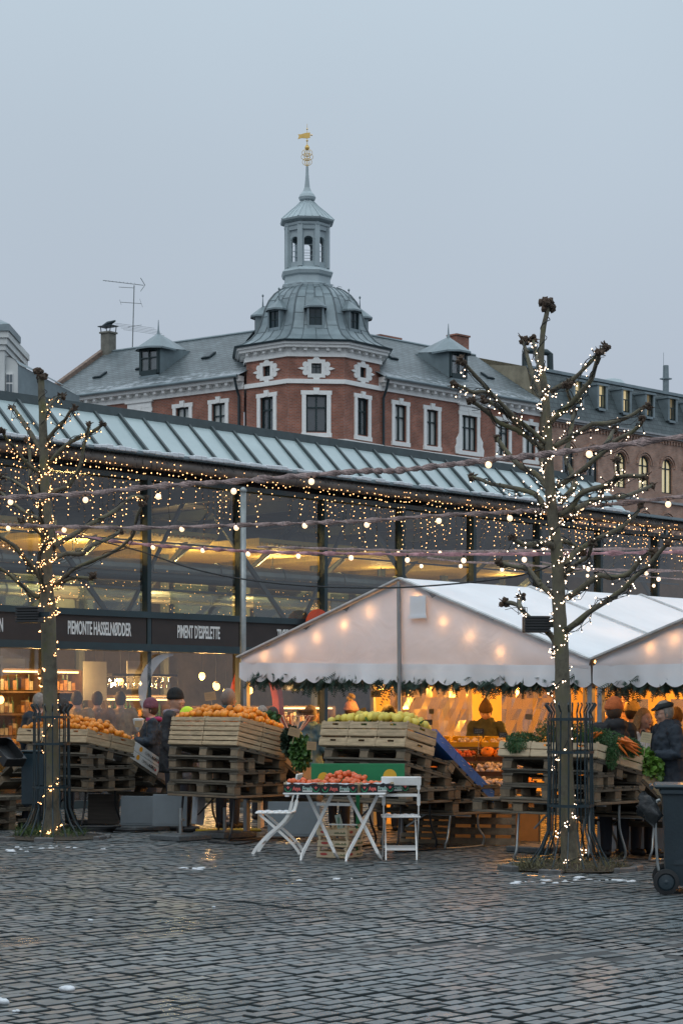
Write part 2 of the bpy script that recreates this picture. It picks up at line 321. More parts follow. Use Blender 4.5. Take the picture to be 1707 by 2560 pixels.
def dormer(par,M,x,z0):   # local frame of the wing: face at y=.7
    w=.72; b=MB(); y0=.75; zt=z0+1.45
    b.box((x-w,y0,z0),(x-w+.16,y0+.1,zt)); b.box((x+w-.16,y0,z0),(x+w,y0+.1,zt)); b.box((x-w+.16,y0-.02,z0-.1),(x+w-.16,y0+.1,z0+.2)); b.box((x-w+.16,y0-.01,zt-.12),(x+w-.16,y0+.1,zt))
    o=b.build('dormer',dkgreen,par,M=M)
    c=MB()
    for s in (-1,1): c.add([(x+s*w*.98,y0+.1,z0-.2),(x+s*w*.98,y0+.1,zt),(x+s*w*.98,y0+3.1,zt+.15)],[(0,1,2)])
    c.box((x-w,y0-.06,z0-.35),(x+w,y0+.08,z0-.103)); c.build('dormer_cheek',lead,o)
    r=MB(); e=.26; zz=zt; A=(x,y0+.8,zt+.95)
    E=[(x-w-e,y0+1.2,zz),(x-w-e,y0-.05,zz),(x-.45,y0-.5,zz),(x+.45,y0-.5,zz),(x+w+e,y0-.05,zz),(x+w+e,y0+1.2,zz)]
    B=(x,y0+3.3,zt+.35)
    r.add(E+[A,B],[(0,1,6),(1,2,6),(2,3,6),(3,4,6),(4,5,6),(5,7,6),(7,0,6),(0,5,4,3,2,1)])
    r.add([(p[0],p[1],zz-.1) for p in E]+[(p[0],p[1],zz-.003) for p in E],[(i,i+1,i+7,i+6) for i in range(5)])
    r.lathe([(.13,0),(.05,.35),(.015,.9)],6,(x,y0+.8,zt+.78)); r.build('dormer_roof',lead,o)
    g=MB(); g.box((x-w+.1,y0+.05,z0+.1),(x+w-.1,y0+.09,zt-.1)); g.build('pane',win_glass,o)
    g=MB(); g.box((x-.035,y0-.015,z0+.2),(x+.035,y0+.04,zt-.12)); g.box((x-w+.16,y0-.01,z0+.85),(x+w-.16,y0+.04,z0+.92)); g.build('window_bar',dkgreen,o)
def wing(origin,rz,L,wins,dorm,sky_,eL=0,eR=0,endwall=None):
    M=FR(origin,rz); h=[(c-w/2,c+w/2,15.98,17.92) for c,w,k in wins]+[(c-w/2,c+w/2,11.9,14.1) for c,w,k in wins]
    wallmesh(0,L,0,EZ-.6,h).build('wall',brick_red,BB,M=M)
    for c,w,k in wins:
        for zb,zt in ((15.98,17.92),(11.9,14.1)):
            window(BB,M,c-w/2,c+w/2,zb,zt,cols=3 if k else 2); surround(BB,M,c-w/2,c+w/2,zb,zt,orn=k)
    cornice(BB,M,0,L,EZ)
    s=MB(); s.box((0,-.16,15.42),(L,0,15.6)); s.box((0,-.09,15.2),(L,0,15.417)); s.build('string_course',white_pt,BB,M=M)
    r=MB(); y0=-.55; z0=EZ+.05; y1=RD; z1=EZ+RISE
    r.quad((0,y0,z0),(L,y0,z0),(L+eR,y1,z1),(-eL,y1,z1)); r.quad((L+eR,2*y1,z0),(-eL,2*y1,z0),(-eL,y1,z1),(L+eR,y1,z1)); r.build('roof',slate,BB,M=M)
    g=MB(); g.tube([(-.0,-.58,EZ+.02),(L,-.58,EZ+.02)],.09,8); g.tube([(-eL,y1,z1+.03),(L+eR,y1,z1+.03)],.08,6); g.build('gutter',lead,BB,M=M)
    for x in dorm: dormer(BB,M,x,EZ+1.02)
    for x,y in sky_:
        z=EZ+.05+(y+.55)/(RD+.55)*(RISE-.05); k=MB(); k.box((-.3,-.35,.02),(.3,.35,.12)); k.box((-.24,-.29,.123),(.24,.29,.135)); k.build('skylight',steel_dk,BB,M=M@T((x,y,z))@RX(math.atan2(RISE,RD+.55)))
    return M
Rw=[(1.72,.93,0),(4.25,.93,0),(7.34,1.3,1),(10.28,.93,0),(12.67,.93,0)]
MR=wing((1.95,106.3,0),R(45.1),13.6,Rw,[7.34],[(3.4,2.3),(11.2,2.0)],eL=3.5)
LL=14.6; MLo=Vector((-5.18-.81*LL,105.9+.586*LL,0))
ML=wing(MLo,R(-35.9),LL,[(LL-c,w,k) for c,w,k in Rw],[LL-7.36],[(LL-1.6,2.3),(LL-4.4,2.4),(LL-9.0,2.1),(LL-11.9,1.7)],eR=3.8)
# verge + neighbour roof at the left end
v=MB(); v.bar((-.05,-.5,EZ+.15),(-.05,RD,EZ+RISE+.15),.35,.25); v.build('verge',mat('verge',(.20,.14,.11),.8,.4,4),BB,M=ML)
def chimney(lab,M,w,d,h,m,cowl=0,g=None):
    c=MB(); c.box((-w/2,-d/2,-1.5),(w/2,d/2,h),bev=.02); c.box((-w/2-.07,-d/2-.07,h+.003),(w/2+.07,d/2+.07,h+.1))
    o=c.build('chimney',m,BB,M=M); tag(o,lab)
    if cowl:
        k=MB(); k.box((-.55,-.35,h+.42),(.5,.35,h+.47)); k.tube([(-.5,0,h+.5),(0,0,h+.6),(.55,0,h+.72)],[.06,.16,.05],8)
        for s in(-1,1):
            for q in (-1,1): k.bar((s*.35,q*.25,h+.1),(s*.4,q*.25,h+.43),.04)
        k.build('cowl',steel_dk,o)
chimney('grey rendered chimney with flat cowl',ML@T((.3,RD,EZ+RISE)),.64,.64,1.1,mat('chimney_grey',(.17,.165,.14),.9,.3,3),1)
chimney('low dark chimney',MR@T((6.8,RD+.9,EZ+RISE)),1.7,.7,.25,brick_red)
chimney('small brick chimney beside firewall',MR@T((12.2,RD+.1,EZ+RISE)),1.1,.7,.95,brick_red)
for Mx,xx in ((ML,LL-.25),(MR,.3)):
    d=MB(); d.tube([(xx,-.5,EZ),(xx,-.35,EZ-.5),(xx,-.12,EZ-1.0),(xx,-.12,6)],.07,8); d.build('downpipe',steel_dk,BB,M=Mx)
# --- turret
TC=Vector((-1.62,107.5,0)); AP=3.55; SD=2.94
def oct_(a): return TC+Vector((math.sin(R(5+a))*AP,-math.cos(R(5+a))*AP,0))
for a in (-90,-45,0,45,90):
    M=FR(oct_(a),R(5+a)); L=SD/2
    w=1.08 if a==0 else .92
    h=[(-w/2,w/2,15.98,17.92),(-.26,.26,19.02,19.56),(-w/2,w/2,11.9,14.1)]
    if abs(a)==90: h=[]
    wallmesh(-L,L,0,20.0,h).build('turret_wall',brick_red,BB,M=M)
    c=.17
    cm=MB(); z=20.6
    for (d,za,zb) in ((.12,z-.7,z-.5),(.07,z-.497,z-.25),(.42,z-.247,z-.1),(.52,z-.097,z+.03)):
        e=d*.414; cm.add([(-L-e,-d,za),(L+e,-d,za),(L,0,za),(-L,0,za),(-L-e,-d,zb),(L+e,-d,zb),(L,0,zb),(-L,0,zb)],[(3,2,1,0),(4,5,6,7),(0,1,5,4)])
    for i in range(5): x=-L+(i+.5)*SD/5; cm.box((x-.09,-.3,z-.4),(x+.09,-.073,z-.25))
    cm.build('cornice',white_pt,BB,M=M)
    for za,zb,d in ((18.5,18.73,.12),(15.38,15.6,.22),(15.1,15.377,.12)):
        e=d*.414; q=MB(); q.add([(-L-e,-d,za),(L+e,-d,za),(L,0,za),(-L,0,za),(-L-e,-d,zb),(L+e,-d,zb),(L,0,zb),(-L,0,zb)],[(3,2,1,0),(4,5,6,7),(0,1,5,4)]); q.build('string_course',white_pt,BB,M=M)
    if h:
        for zb,zt in ((15.98,17.92),(11.9,14.1)):
            window(BB,M,-w/2,w/2,zb,zt,back=dkroom,fw=.09); surround(BB,M,-w/2,w/2,zb,zt)
        window(BB,M,-.26,.26,19.02,19.56,back=dkroom,fw=.05)
        s=MB(); p=.2
        s.box((-.26-p,-.08,19.02-p),(-.26,0,19.56+p)); s.box((.26,-.08,19.02-p),(.26+p,0,19.56+p)); s.box((-.26,-.077,19.02-p),(.26,0,19.02)); s.box((-.26,-.077,19.56),(.26,0,19.56+p))
        for sg in (1,-1):
            zz=19.29+sg*.47; s.prism([(-.2,zz),(.2,zz),(.09,zz+.14*sg),(.07,zz+.26*sg),(-.07,zz+.26*sg),(-.09,zz+.14*sg)][::sg],-.075,-.001)
            x=sg*.47
            for zc in (19.5,19.08):   # scrolls
                s.lathe([(.001,-.03),(.17,-.03),(.17,.03),(.001,.03)],10,(0,0,0)) if 0 else s.add([(x+sg*.1+.16*math.cos(t*math.pi/5),yy,zc+.15*math.sin(t*math.pi/5)) for yy in(-.07,-.001) for t in range(10)],[tuple(range(9,-1,-1))]+[(i,(i+1)%10,(i+1)%10+10,i+10) for i in range(10)])
            s.prism([(x,19.36),(x+sg*.3,19.36),(x+sg*.5,19.29),(x+sg*.3,19.22),(x,19.22)][::sg],-.072,-.001)
        s.build('window_surround',white_pt,BB,M=M)
# dome (octagonal bell) with ribs
def octlathe(mb,prof,rot=0,c=TC): # r = apothem
    k=1/math.cos(math.pi/8); mb.lathe([(r*k,z) for r,z in prof],8,c,R(5-90+22.5)+rot)
prof=[(4.15,20.62),(4.12,20.7),(3.75,20.86),(3.35,21.12),(3.02,21.5),(2.80,21.95),(2.68,22.4),(2.54,22.85),(2.34,23.3),(2.03,23.7),(1.68,23.98),(1.32,24.17),(1.15,24.22)]
d=MB(); octlathe(d,prof); dome=d.build('dome',lead,BB)
g=MB(); octlathe(g,[(4.06,20.635),(4.20,20.64),(4.22,20.72),(4.14,20.74)]); g.build('gutter',steel_dk,BB)
sm=MB(); k=1/math.cos(math.pi/8)
for i in range(8):
    a0=R(5-90+22.5)+i*math.pi/4; a1=a0+math.pi/4
    for fr in (0,.25,.5,.75):
        pts=[]
        for r,z in prof[1:-1]:
            p0=Vector((math.cos(a0),math.sin(a0),0))*r*k; p1=Vector((math.cos(a1),math.sin(a1),0))*r*k
            q=p0.lerp(p1,fr); pts.append(TC+q*1.004+Vector((0,0,z)))
        sm.tube(pts,.05 if fr==0 else .022,5)
    for j in (4,6,8,10):
        r,z=prof[j]; 
        for fr in (0,.25,.5,.75):
            zz=z+(.2 if int(fr*4)%2 else 0); rr=r-(.1 if int(fr*4)%2 else 0)
            p0=Vector((math.cos(a0),math.sin(a0),0))*rr*k; p1=Vector((math.cos(a1),math.sin(a1),0))*rr*k
            sm.bar(TC+p0.lerp(p1,fr)*1.003+Vector((0,0,zz)),TC+p0.lerp(p1,fr+.25)*1.003+Vector((0,0,zz)),.018)
sm.build('seam',mat('lead_seam',(.10,.13,.145),.5),dome)
lead_w=lead
for i,a in enumerate(range(-90,271,45)):
    if i>7: break
    M=T(TC)@RZ(R(5+a))@T((0,-2.72,21.55)); w=.44
    b=MB(); b.box((-w,-.32,-.1),(-w+.1,1,1.15)); b.box((w-.1,-.32,-.1),(w,1,1.15)); b.box((-w+.1,-.3,-.2),(w-.1,.6,.12)); b.box((-w+.1,-.3,1.0),(w-.1,1,1.15))
    o=b.build('dormer',lead,dome,M=M) if 0 else b.build('dormer',lead,BB,M=M)
    r=MB(); E=[(-.6,.6,1.1),(-.6,-.3,1.1),(-.28,-.56,1.12),(.28,-.56,1.12),(.6,-.3,1.1),(.6,.6,1.1),(0,.1,1.68),(0,1.2,1.68)]
    r.add(E,[(0,1,6,7),(1,2,6),(2,3,6),(3,4,6),(4,5,7,6),(0,5,4,3,2,1)]); r.add([(p[0],p[1],p[2]-.09) for p in E[:6]]+[(p[0],p[1],p[2]-.003) for p in E[:6]],[(q,q+1,q+7,q+6) for q in range(5)])
    r.lathe([(.05,0),(.02,.45),(.02,.5),(.06,.55),(.06,.6),(.01,.66)],6,(0,.1,1.65)); r.build('dormer_roof',lead_w,o)
    g=MB(); g.box((-w+.1,-.22,.12),(w-.1,-.18,1.0)); g.build('pane',mat('dark_pane',(.015,.035,.045),.12,.1),o)
    g=MB(); g.box((-.02,-.26,.12),(.02,-.223,1.0)); g.box((-w+.1,-.25,.52),(w-.1,-.223,.56)); g.box((-w+.1,-.27,.12),(-w+.16,-.223,1.0)); g.box((w-.16,-.27,.12),(w-.1,-.223,1.0)); g.build('window_bar',dkgreen,o)
# lantern
def zmap(mb):
    a=[0,25.2,28.1,29.55,31.7,32.62,33.3,33.95]; b=[0,25.2,27.6,28.92,30.8,31.82,32.5,33.1]; mb.v=[(v[0],v[1],float(np.interp(v[2],a,b))) for v in mb.v]
LC=Vector((-1.85,107.5,0)); l=MB()
octlathe(l,[(1.32,24.1),(1.34,24.3),(1.22,24.36),(1.2,24.72),(1.3,24.8),(1.36,24.98),(1.3,25.05),(1.1,25.2)],c=LC)
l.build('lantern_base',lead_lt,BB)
l=MB(); ap=1.02; k=1/math.cos(math.pi/8)
for i in range(8):
    a=R(5-90+22.5)+i*math.pi/4; p=LC+Vector((math.cos(a),math.sin(a),0))*ap*k
    l.box((-.14,-.14,25.2),(.14,.14,27.9),M=T(p)@RZ(a))
    a2=a+math.pi/8; M=T(LC)@RZ(a2+math.pi/2)@T((0,-ap,0)); hw=ap*math.tan(math.pi/8)
    w=wallmesh(-hw,hw,25.2,27.9,[(-.23,.23,25.55,26.95,1)],.12); l.add([M@Vector(v) for v in w.v],w.f)
    for z in (25.9,26.25,26.6): l.bar(M@Vector((-.23,.05,z)),M@Vector((.23,.05,z)),.025)
octlathe(l,[(1.12,27.6),(1.14,27.85),(1.2,27.9),(1.22,28.05),(1.12,28.1)],c=LC)
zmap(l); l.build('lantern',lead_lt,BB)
l=MB(); octlathe(l,[(1.1,28.1),(1.38,28.22),(1.42,28.32),(1.0,28.78),(.6,29.18),(.3,29.55)],c=LC)
for i in range(8):
    a0=R(5-90+22.5)+i*math.pi/4
    for fr in (0,.33,.66):
        pts=[]
        for r,z in [(1.42,28.33),(1.0,28.79),(.6,29.19),(.3,29.56)]:
            q=Vector((math.cos(a0),math.sin(a0),0)).lerp(Vector((math.cos(a0+math.pi/4),math.sin(a0+math.pi/4),0)),fr)*r*k; pts.append(LC+q+Vector((0,0,z)))
        l.tube(pts,.02 if fr else .035,5)
l.lathe([(.22,29.5),(.42,29.62),(.47,29.78),(.40,29.95),(.24,30.15),(.15,30.4),(.12,30.7),(.085,31.2),(.07,31.7)],14,LC)
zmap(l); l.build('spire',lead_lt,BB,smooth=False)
g=MB(); g.tube([LC+Vector((0,0,31.6)),LC+Vector((0,0,33.95))],[.03,.012],6)
g.ball(LC+Vector((0,0,32.62)),.13,10,8); g.lathe([(.03,32.7),(.08,32.74),(.02,32.8),(.02,32.95),(.07,32.98),(.07,33.0),(.02,33.04)],8,LC); g.ball(LC+Vector((0,0,33.65)),.05,6,4)
fl=[(0,33.12),(.16,33.16),(.16,33.45),(-.1,33.42),(-.36,33.34),(-.5,33.34),(-.44,33.25),(-.5,33.08),(-.3,33.14)]
g.add([(LC.x+x,LC.y+y,z) for y in (-.02,.02) for x,z in fl],[tuple(range(9)),tuple(range(17,8,-1))]+[(i,(i+1)%9,(i+1)%9+9,i+9) for i in range(9)]); g.ball(LC+Vector((.24,0,33.3)),.05,6,4); g.bar(LC+Vector((.1,0,33.3)),LC+Vector((.28,0,33.3)),.03)
for i in range(6):
    a=i*math.pi/3; dx=Vector((math.cos(a),math.sin(a),0))
    for z,s in ((31.75,1),(32.0,1.3),(32.2,1.1)):
        g.tube([LC+dx*(.04+.22*s*math.sin(t))+Vector((0,0,z+.24*(1-math.cos(t))/1.4)) for t in (0,.6,1.2,1.8,2.4,3.0)],.013,4)
zmap(g); g.build('weather_vane',gold,BB)
# ---------- antenna
am=P(331,862,119); M=T(am); A=thing('tv_antenna','tall bare television antenna mast with three crossed aerials on the ridge','antenna',M)
a=MB(); a.tube([(0,0,-.9),(.12,0,3.55)],.035,6); a.build('mast',steel_gr,A)
a=MB(); a.bar((-1.75,0,3.85),(.65,.3,3.62),.035); a.bar((.5,0,4.0),(.75,.2,3.6),.03);a.bar((.5,0,3.2),(.75,.2,3.62),.03); a.bar((-.8,0,3.45),(.1,0,3.4),.03)
for i in range(9): a.bar((-1.6+.22*i,-.18,3.83-.02*i),(-1.6+.22*i,.22,3.83-.02*i),.012)
a.bar((-.7,0,2.55),(.55,.1,2.48),.03); a.bar((-.75,0,2.7),(-.65,0,2.4),.02); a.bar((.45,0,2.75),(.62,0,2.25),.02)
a.bar((-.2,-.3,1.0),(.5,.6,1.3),.03)
for i in range(5): a.bar((-1.1+.15*i,-.3,1.25-.1*i),(1.3+.15*i,.3,1.05-.11*i),.016)
a.build('aerial',steel_gr,A)
# ---------- neighbour right: brown brick + mansard
NB=thing('brick_building','brown brick building with slate mansard and arched windows lit yellow at right','building')
n0=13.75; NL=27.0; MN=FR(Vector((1.95+.706*n0,106.3+.708*n0,0)),R(45.1))
holes=[];arw=[21.3,23.7,26.1,28.5]; arx=[c-n0 for c in arw]
lowx=[16.2-n0,18.5-n0]
for c in arx+lowx: holes.append((c-.55,c+.55,15.0,16.6,1)); holes.append((c-.55,c+.55,11.0,13.0,1))
for c in [x for x in (31,33.4,35.8,38.2)]: holes.append((c-n0-.55,c-n0+.55,15.0,16.6,1))
wallmesh(0,NL,0,18.5,holes).build('wall',brick_brn,NB,M=MN)
for i,h in enumerate(holes): window(NB,MN,h[0],h[1],h[2],h[3],arch=True,back=warmroom if (h[2]>14 and i<8) else dkroom,fw=.08)
for h in holes:
    m_=MB()
    for rr,yy in ((.66,-.03),(.8,-.07)):
        pr=None
        for q in range(11):
            t=math.pi*q/10; p=((h[0]+h[1])/2+rr*math.cos(t),yy,h[3]+rr*math.sin(t))
            if pr: m_.bar(pr,p,.09,.1,up=(0,1,0))
            pr=p
    m_.build('window_arch',brick_brn,NB,M=MN)
b=MB(); b.box((0,-.35,18.5),(NL,.1,18.62)); b.box((0,-.25,18.38),(NL,0,18.497)); b.box((0,-.12,14.35),(NL,0,14.5)); b.build('cornice',mat('stone_pale',(.33,.34,.35),.8,.2,3),NB,M=MN)
b=MB()
for i in range(90): b.box((i*.3+.05,-.1,18.08),(i*.3+.2,-.001,18.28))
b.box((0,-.13,18.283),(NL,0,18.36)); b.build('brick_frieze',brick_brn,NB,M=MN)
r=MB(); r.quad((0,-.25,18.63),(NL,-.25,18.63),(NL,1.1,21.5),(0,1.1,21.5)); r.quad((0,1.1,21.5),(NL,1.1,21.5),(NL,9,22.0),(0,9,22.0)); r.build('roof',slate2,NB,M=MN)
b=MB(); b.box((0,1.0,21.5),(NL,1.25,21.68)); b.build('roof_edge',lead,NB,M=MN)
ang=math.atan2(1.35,2.87)
for k_,c in enumerate([17.2,19.5,21.9,24.3,26.7,29.1,31.5,33.9]):
    x=c-n0; o=MB(); o.box((x-.5,-.02,19.6),(x-.33,.85,21.0)); o.box((x+.33,-.02,19.6),(x+.5,.85,21.0)); o.box((x-.58,-.08,21.0),(x+.58,1.1,21.12)); o.box((x-.33,.0,19.5),(x+.33,.4,19.65)); oo=o.build('dormer',lead,NB,M=MN)
    w_=MB(); w_.box((x-.33,.06,19.65),(x-.27,.12,21)); w_.box((x+.27,.06,19.65),(x+.33,.12,21)); w_.box((x-.27,.06,20.4),(x+.27,.115,20.46)); w_.box((x-.03,.055,19.65),(x+.03,.11,20.4)); w_.build('window_bar',dkgreen,oo)
    w_=MB(); w_.box((x-.33,.3,19.65),(x+.33,.33,21.0)); w_.build('pane',warmroom if k_<3 else mat('room_dim',(.3,.26,.17),.5,.3,2,emit=(1,.75,.4),es=.12),oo)
t_=MB(); t_.tube([(.9,2,21.5),(.9,2,22.55),(1.0,2,22.75),(1.2,1.9,22.8),(2.4,1.6,22.8),(2.6,1.5,22.7),(2.65,1.5,21.3)],.2,10); t_.build('roof_duct',mat('duct_dark',(.04,.06,.065),.4,.2,metal=.3),NB,M=MN)
t_=MB(); t_.tube([(15.0,2,21.5),(15.0,2,22.8),(15,2,23.6)],[.2,.2,.18],10); t_.box((14.72,1.72,22.7),(15.28,2.28,22.78)); t_.tube([(14.75,2,22.5),(14.75,2,24.4)],.015,4); t_.build('flue',lead,NB,M=MN)
t_=MB(); t_.lathe([(.9,0),(.85,.2),(.6,.45),(.2,.55)],14,(9.6,2.2,21.6)); t_.build('roof_dome',lead_lt,NB,M=MN)
# plaster firewall between the two
fwl=MB(); fwl.add([(0,-.4,19.0),(0,RD+.1,22.6),(0,RD+4,22.75),(0,RD+4,10),(0,-.1,10)],[(0,1,2,3,4)]); fwl.add([(.25,-.4,19.0),(.25,RD+.1,22.6),(.25,RD+4,22.75),(.25,RD+4,10),(.25,-.1,10)],[(4,3,2,1,0)])
fwl.quad((0,-.4,19.0),(.25,-.4,19.0),(.25,RD+.1,22.6),(0,RD+.1,22.6))
fwl.quad((0,RD+.1,22.6),(.25,RD+.1,22.6),(.25,RD+4,22.75),(0,RD+4,22.75))
fwl.quad((.25,-.4,19),(.25,1.1,21.6),(.25,9,22.9),(.25,RD+.1,22.65)); fwl.build('firewall',plaster,NB,M=MN@T((-.2,0,0)))
p=MB(); p.add([(-.2,.2,18.6),(-.2,1.0,21.6),(-.2,9,22.7),(-.2,9,18.6)],[(0,1,2,3)]); p.add([(-.21,.2,18.6),(-.21,1.0,21.6),(-.21,9,22.7),(-.21,9,18.6)],[(3,2,1,0)]); p.build('gable_wall',plaster,NB,M=MN)
# ---------- neighbour left: lower slate roof
NL_=thing('slate_roofed_building','low slate roofed building adjoining the red brick left wing','building')
MX=FR(MLo,R(-35.9)); r=MB(); r.quad((-14,.4,EZ-.6),(-.2,.4,EZ-.6),(-.2,RD+1.5,EZ+2.4),(-14,RD+1.5,EZ+2.4)); r.quad((-.2,RD+9,EZ-.6),(-14,RD+9,EZ-.6),(-14,RD+1.5,EZ+2.4),(-.2,RD+1.5,EZ+2.4)); r.build('roof',slate,NL_,M=MX)
wallmesh(-14,-.2,0,EZ-.7,[]).build('wall',brick_red,NL_,M=MX@T((0,.6,0)))
# ---------- white building far left
WB=thing('white_building','white rendered building with dark cornice at the far left edge','building')
Yw=92
def PW(px,py): return P(px,py,Yw)
c=PW(12,1000); w=MB(); x1=c.x; w.box((x1-6,Yw,0),(x1,Yw+6,P(0,845,Yw).z)); w.build('wall',white,WB)
w=MB(); za=P(0,862,Yw).z; 
for dz0,dz1,o_ in ((-.25,0,.06),(0.003,.3,.14),(.303,.6,.22)): w.box((x1-6,Yw-o_,za+dz0),(x1+o_,Yw+6,za+dz1))
w.build('cornice',white,WB)
w=MB(); w.box((x1-6,Yw-.3,za+.603),(x1+.28,Yw+3,za+.9)); w.add([(x1+.28,Yw-.3,za+.91),(x1-6,Yw-.3,za+.91),(x1-6,Yw+1.3,za+2.4),(x1-1.0,Yw+1.3,za+1.7),(x1+.28,Yw+3,za+.91)],[(0,3,2,1),(0,4,3)]); w.build('roof',lead,WB)
# annex with curved roof, white front and window
x2=PW(12,0).x; x3=PW(43,0).x; zt=P(0,897,Yw).z; zb=P(0,1010,Yw).z
w=MB(); w.box((x2+.01,Yw+.3,zb-3),(x3,Yw+.6,zt-.2)); w.prism([(x2,zt-.2),(x3,zt-.2),(x3-.12,zt-.0),(x3-.35,zt+.12),(x2,zt+.18)],Yw+.302,Yw+.6); w.build('annex_front',white,WB)
w=MB(); w.add([(x3+.003,Yw+.3,zb-3),(x3+.003,Yw+.3,zt-.2),(x3+2.2,Yw+5.3,zt-.9),(x3+2.2,Yw+5.3,zb-3)],[(0,3,2,1)]); w.add([(x2,Yw+.25,zt+.2),(x3-.35,Yw+.25,zt+.15),(x3-.1,Yw+.25,zt),(x3+.05,Yw+.25,zt-.2),(x3+2.3,Yw+5.3,zt-.8),(x3+1.2,Yw+5.3,zt-.3),(x2+1,Yw+5.3,zt+.1)],[(0,1,5,6),(1,2,5),(2,3,4,5)]); w.build('annex_roof',lead,WB)
w=MB(); xa=PW(14,0).x; xb=PW(31,0).x; zc=P(0,930,Yw).z; zd=P(0,1000,Yw).z; w.box((xa,Yw+.22,zd),(xb,Yw+.295,zc))
w.build('window',white_pt,WB); 
for a_,b_ in ((.06,.46),(.54,.94)):
    for c_,d_ in ((.06,.6),(.66,.94)): 
        q=MB(); q.box((xa+(xb-xa)*a_,Yw+.2,zd+(zc-zd)*c_),(xa+(xb-xa)*b_,Yw+.217,zd+(zc-zd)*d_)); q.build('pane',mat('pane_grey',(.12,.15,.17),.15),WB)
# ================= MARKET HALL =================
H0=Vector((-5.14,30,0)); MH=FR(H0,HR); BAY=2.07; T0=.87
HALL=thing('market_hall','long glass and steel market hall with slanted glazed roof','hall',MH)
hall_fr=mat('hall_steel',(.018,.038,.045),.35,.2,3,spec=.5)
glass_up=glassmat('hall_glass',(.80,.83,.80),1.9,.03)
glass_lo=glassmat('shop_glass',(.90,.90,.88),2.3,.03)
opal=mat('roof_glass_opal',(.33,.42,.43),.22,.12,.7,0,col2=(.41,.50,.51),spec=.6,rand=.05)
panel=mat('fascia_brown',(.030,.021,.018),.5,.2,3)
letter=mat('lettering_white',(.78,.78,.76),.6,.08)
EV=5.62; RZ_=6.37; RY_=.71; zs0,zs1=2.60,3.02   # sign band
bays=range(-3,9); X=lambda k:T0+BAY*k
xL=X(-3); xR=X(9)
m=MB()
for k in range(-3,10):
    x=X(k); m.box((x-.04,-.06,0),(x+.04,.07,EV-.35))
m.build('mullion',hall_fr,HALL); 
m=MB()
for z,h,d in ((zs1+.0,.10,.1),(zs0-.12,.12,.12)): m.box((xL,-d,z),(xR,.0,z+h))
m.box((xL,-.05,EV-.38),(xR,.12,EV-.3)); m.box((xL,-.04,0),(xR,.1,.12)); m.build('beam',hall_fr,HALL)
m=MB(); m.tube([(xL,-.20,EV-.13),(xR+2,-.20,EV-.13)],.10,12); m.build('gutter',mat('gutter_brown',(.15,.125,.11),.5,.3,4),HALL,smooth=True)
m=MB(); m.box((xL,-.36,EV-.03),(xR+2,-.05,EV+.03)); m.build('eave_rail',lead,HALL)
m=MB()
for i in range(170):
    x=xL+i*.125; 
    if rnd.random()<.85: m.box((x,-.385,EV-.01+rnd.random()*.01),(x+.12,-.30,EV+.045+rnd.random()*.03),bev=.012)
tag(m.build('snow_ridge',snowm,HALL),'thin snow lying along the eave',kind='stuff')
signs={-1:'AMEN',0:'PIEMONTE HASSELNØDDER',1:"PIMENT D'ESPELETTE",2:'TRØFLER',3:'',4:'',5:''}
for k in bays:
    x0,x1=X(k)+.06,X(k+1)-.06
    p=MB(); p.box((x0,-.05,zs0),(x1,.02,zs1)); o=p.build('sign_panel',panel,HALL)
    s=signs.get(k,'')
    if s:
        xc={-1:x1-.93,0:x0+1.05 if 0 else (x0+x1)/2,1:(x0+x1)/2+.05,2:(x0+x1)/2+.02}[k]
        tx=text(s,.29,T((xc,-.056,(zs0+zs1)/2))@RX(R(90)),letter,o,sx=.355,bold=.006)
    p=MB(); p.quad((x0,.03,zs1+.1),(x1,.03,zs1+.1),(x1,.03,EV-.4),(x0,.03,EV-.4)); p.build('upper_pane',glass_up,HALL)
    p=MB(); p.quad((x0,.03,.12),(x1,.03,.12),(x1,.03,zs0-.12),(x0,.03,zs0-.12)); p.build('shop_pane',glass_lo,HALL)
    # glazed roof
    for j in range(4):
        a=X(k)+j*BAY/4; b=a+BAY/4
        if a>16.0: continue
        g=MB(); g.quad((a+.025,-.05,EV+.02),(b-.025,-.05,EV+.02),(b-.025,RY_,RZ_),(a+.025,RY_,RZ_)); g.build('roof_pane',opal,HALL)
m=MB(); xe=X(7)+.75
n_=0
a=xL
while a<xe+.01:
    w_=.06 if n_%4==0 else .03
    m.bar((a,-.07,EV+.04),(a,RY_+.02,RZ_+.04),w_,.045,up=(1,0,0)); a+=BAY/4; n_+=1
m.bar((xL,RY_+.05,RZ_+.05),(xe,RY_+.05,RZ_+.05),.16,.14); m.build('glazing_bar',mat('bar_grey',(.055,.075,.08),.45,.2),HALL)
m=MB(); m.quad((xL,RY_+.1,RZ_),(xe,RY_+.1,RZ_),(xe,9,RZ_-.3),(xL,9,RZ_-.3)); m.add([(xe,-.05,EV),(xe,RY_,RZ_),(xe,9,RZ_-.3),(xe,9,EV-.4)],[(0,1,2,3)])
m.quad((xe,-.05,EV-.3),(xR+2,-.05,EV-.3),(xR+2,9,EV-.35),(xe,9,EV-.35)); m.build('roof',lead,HALL)
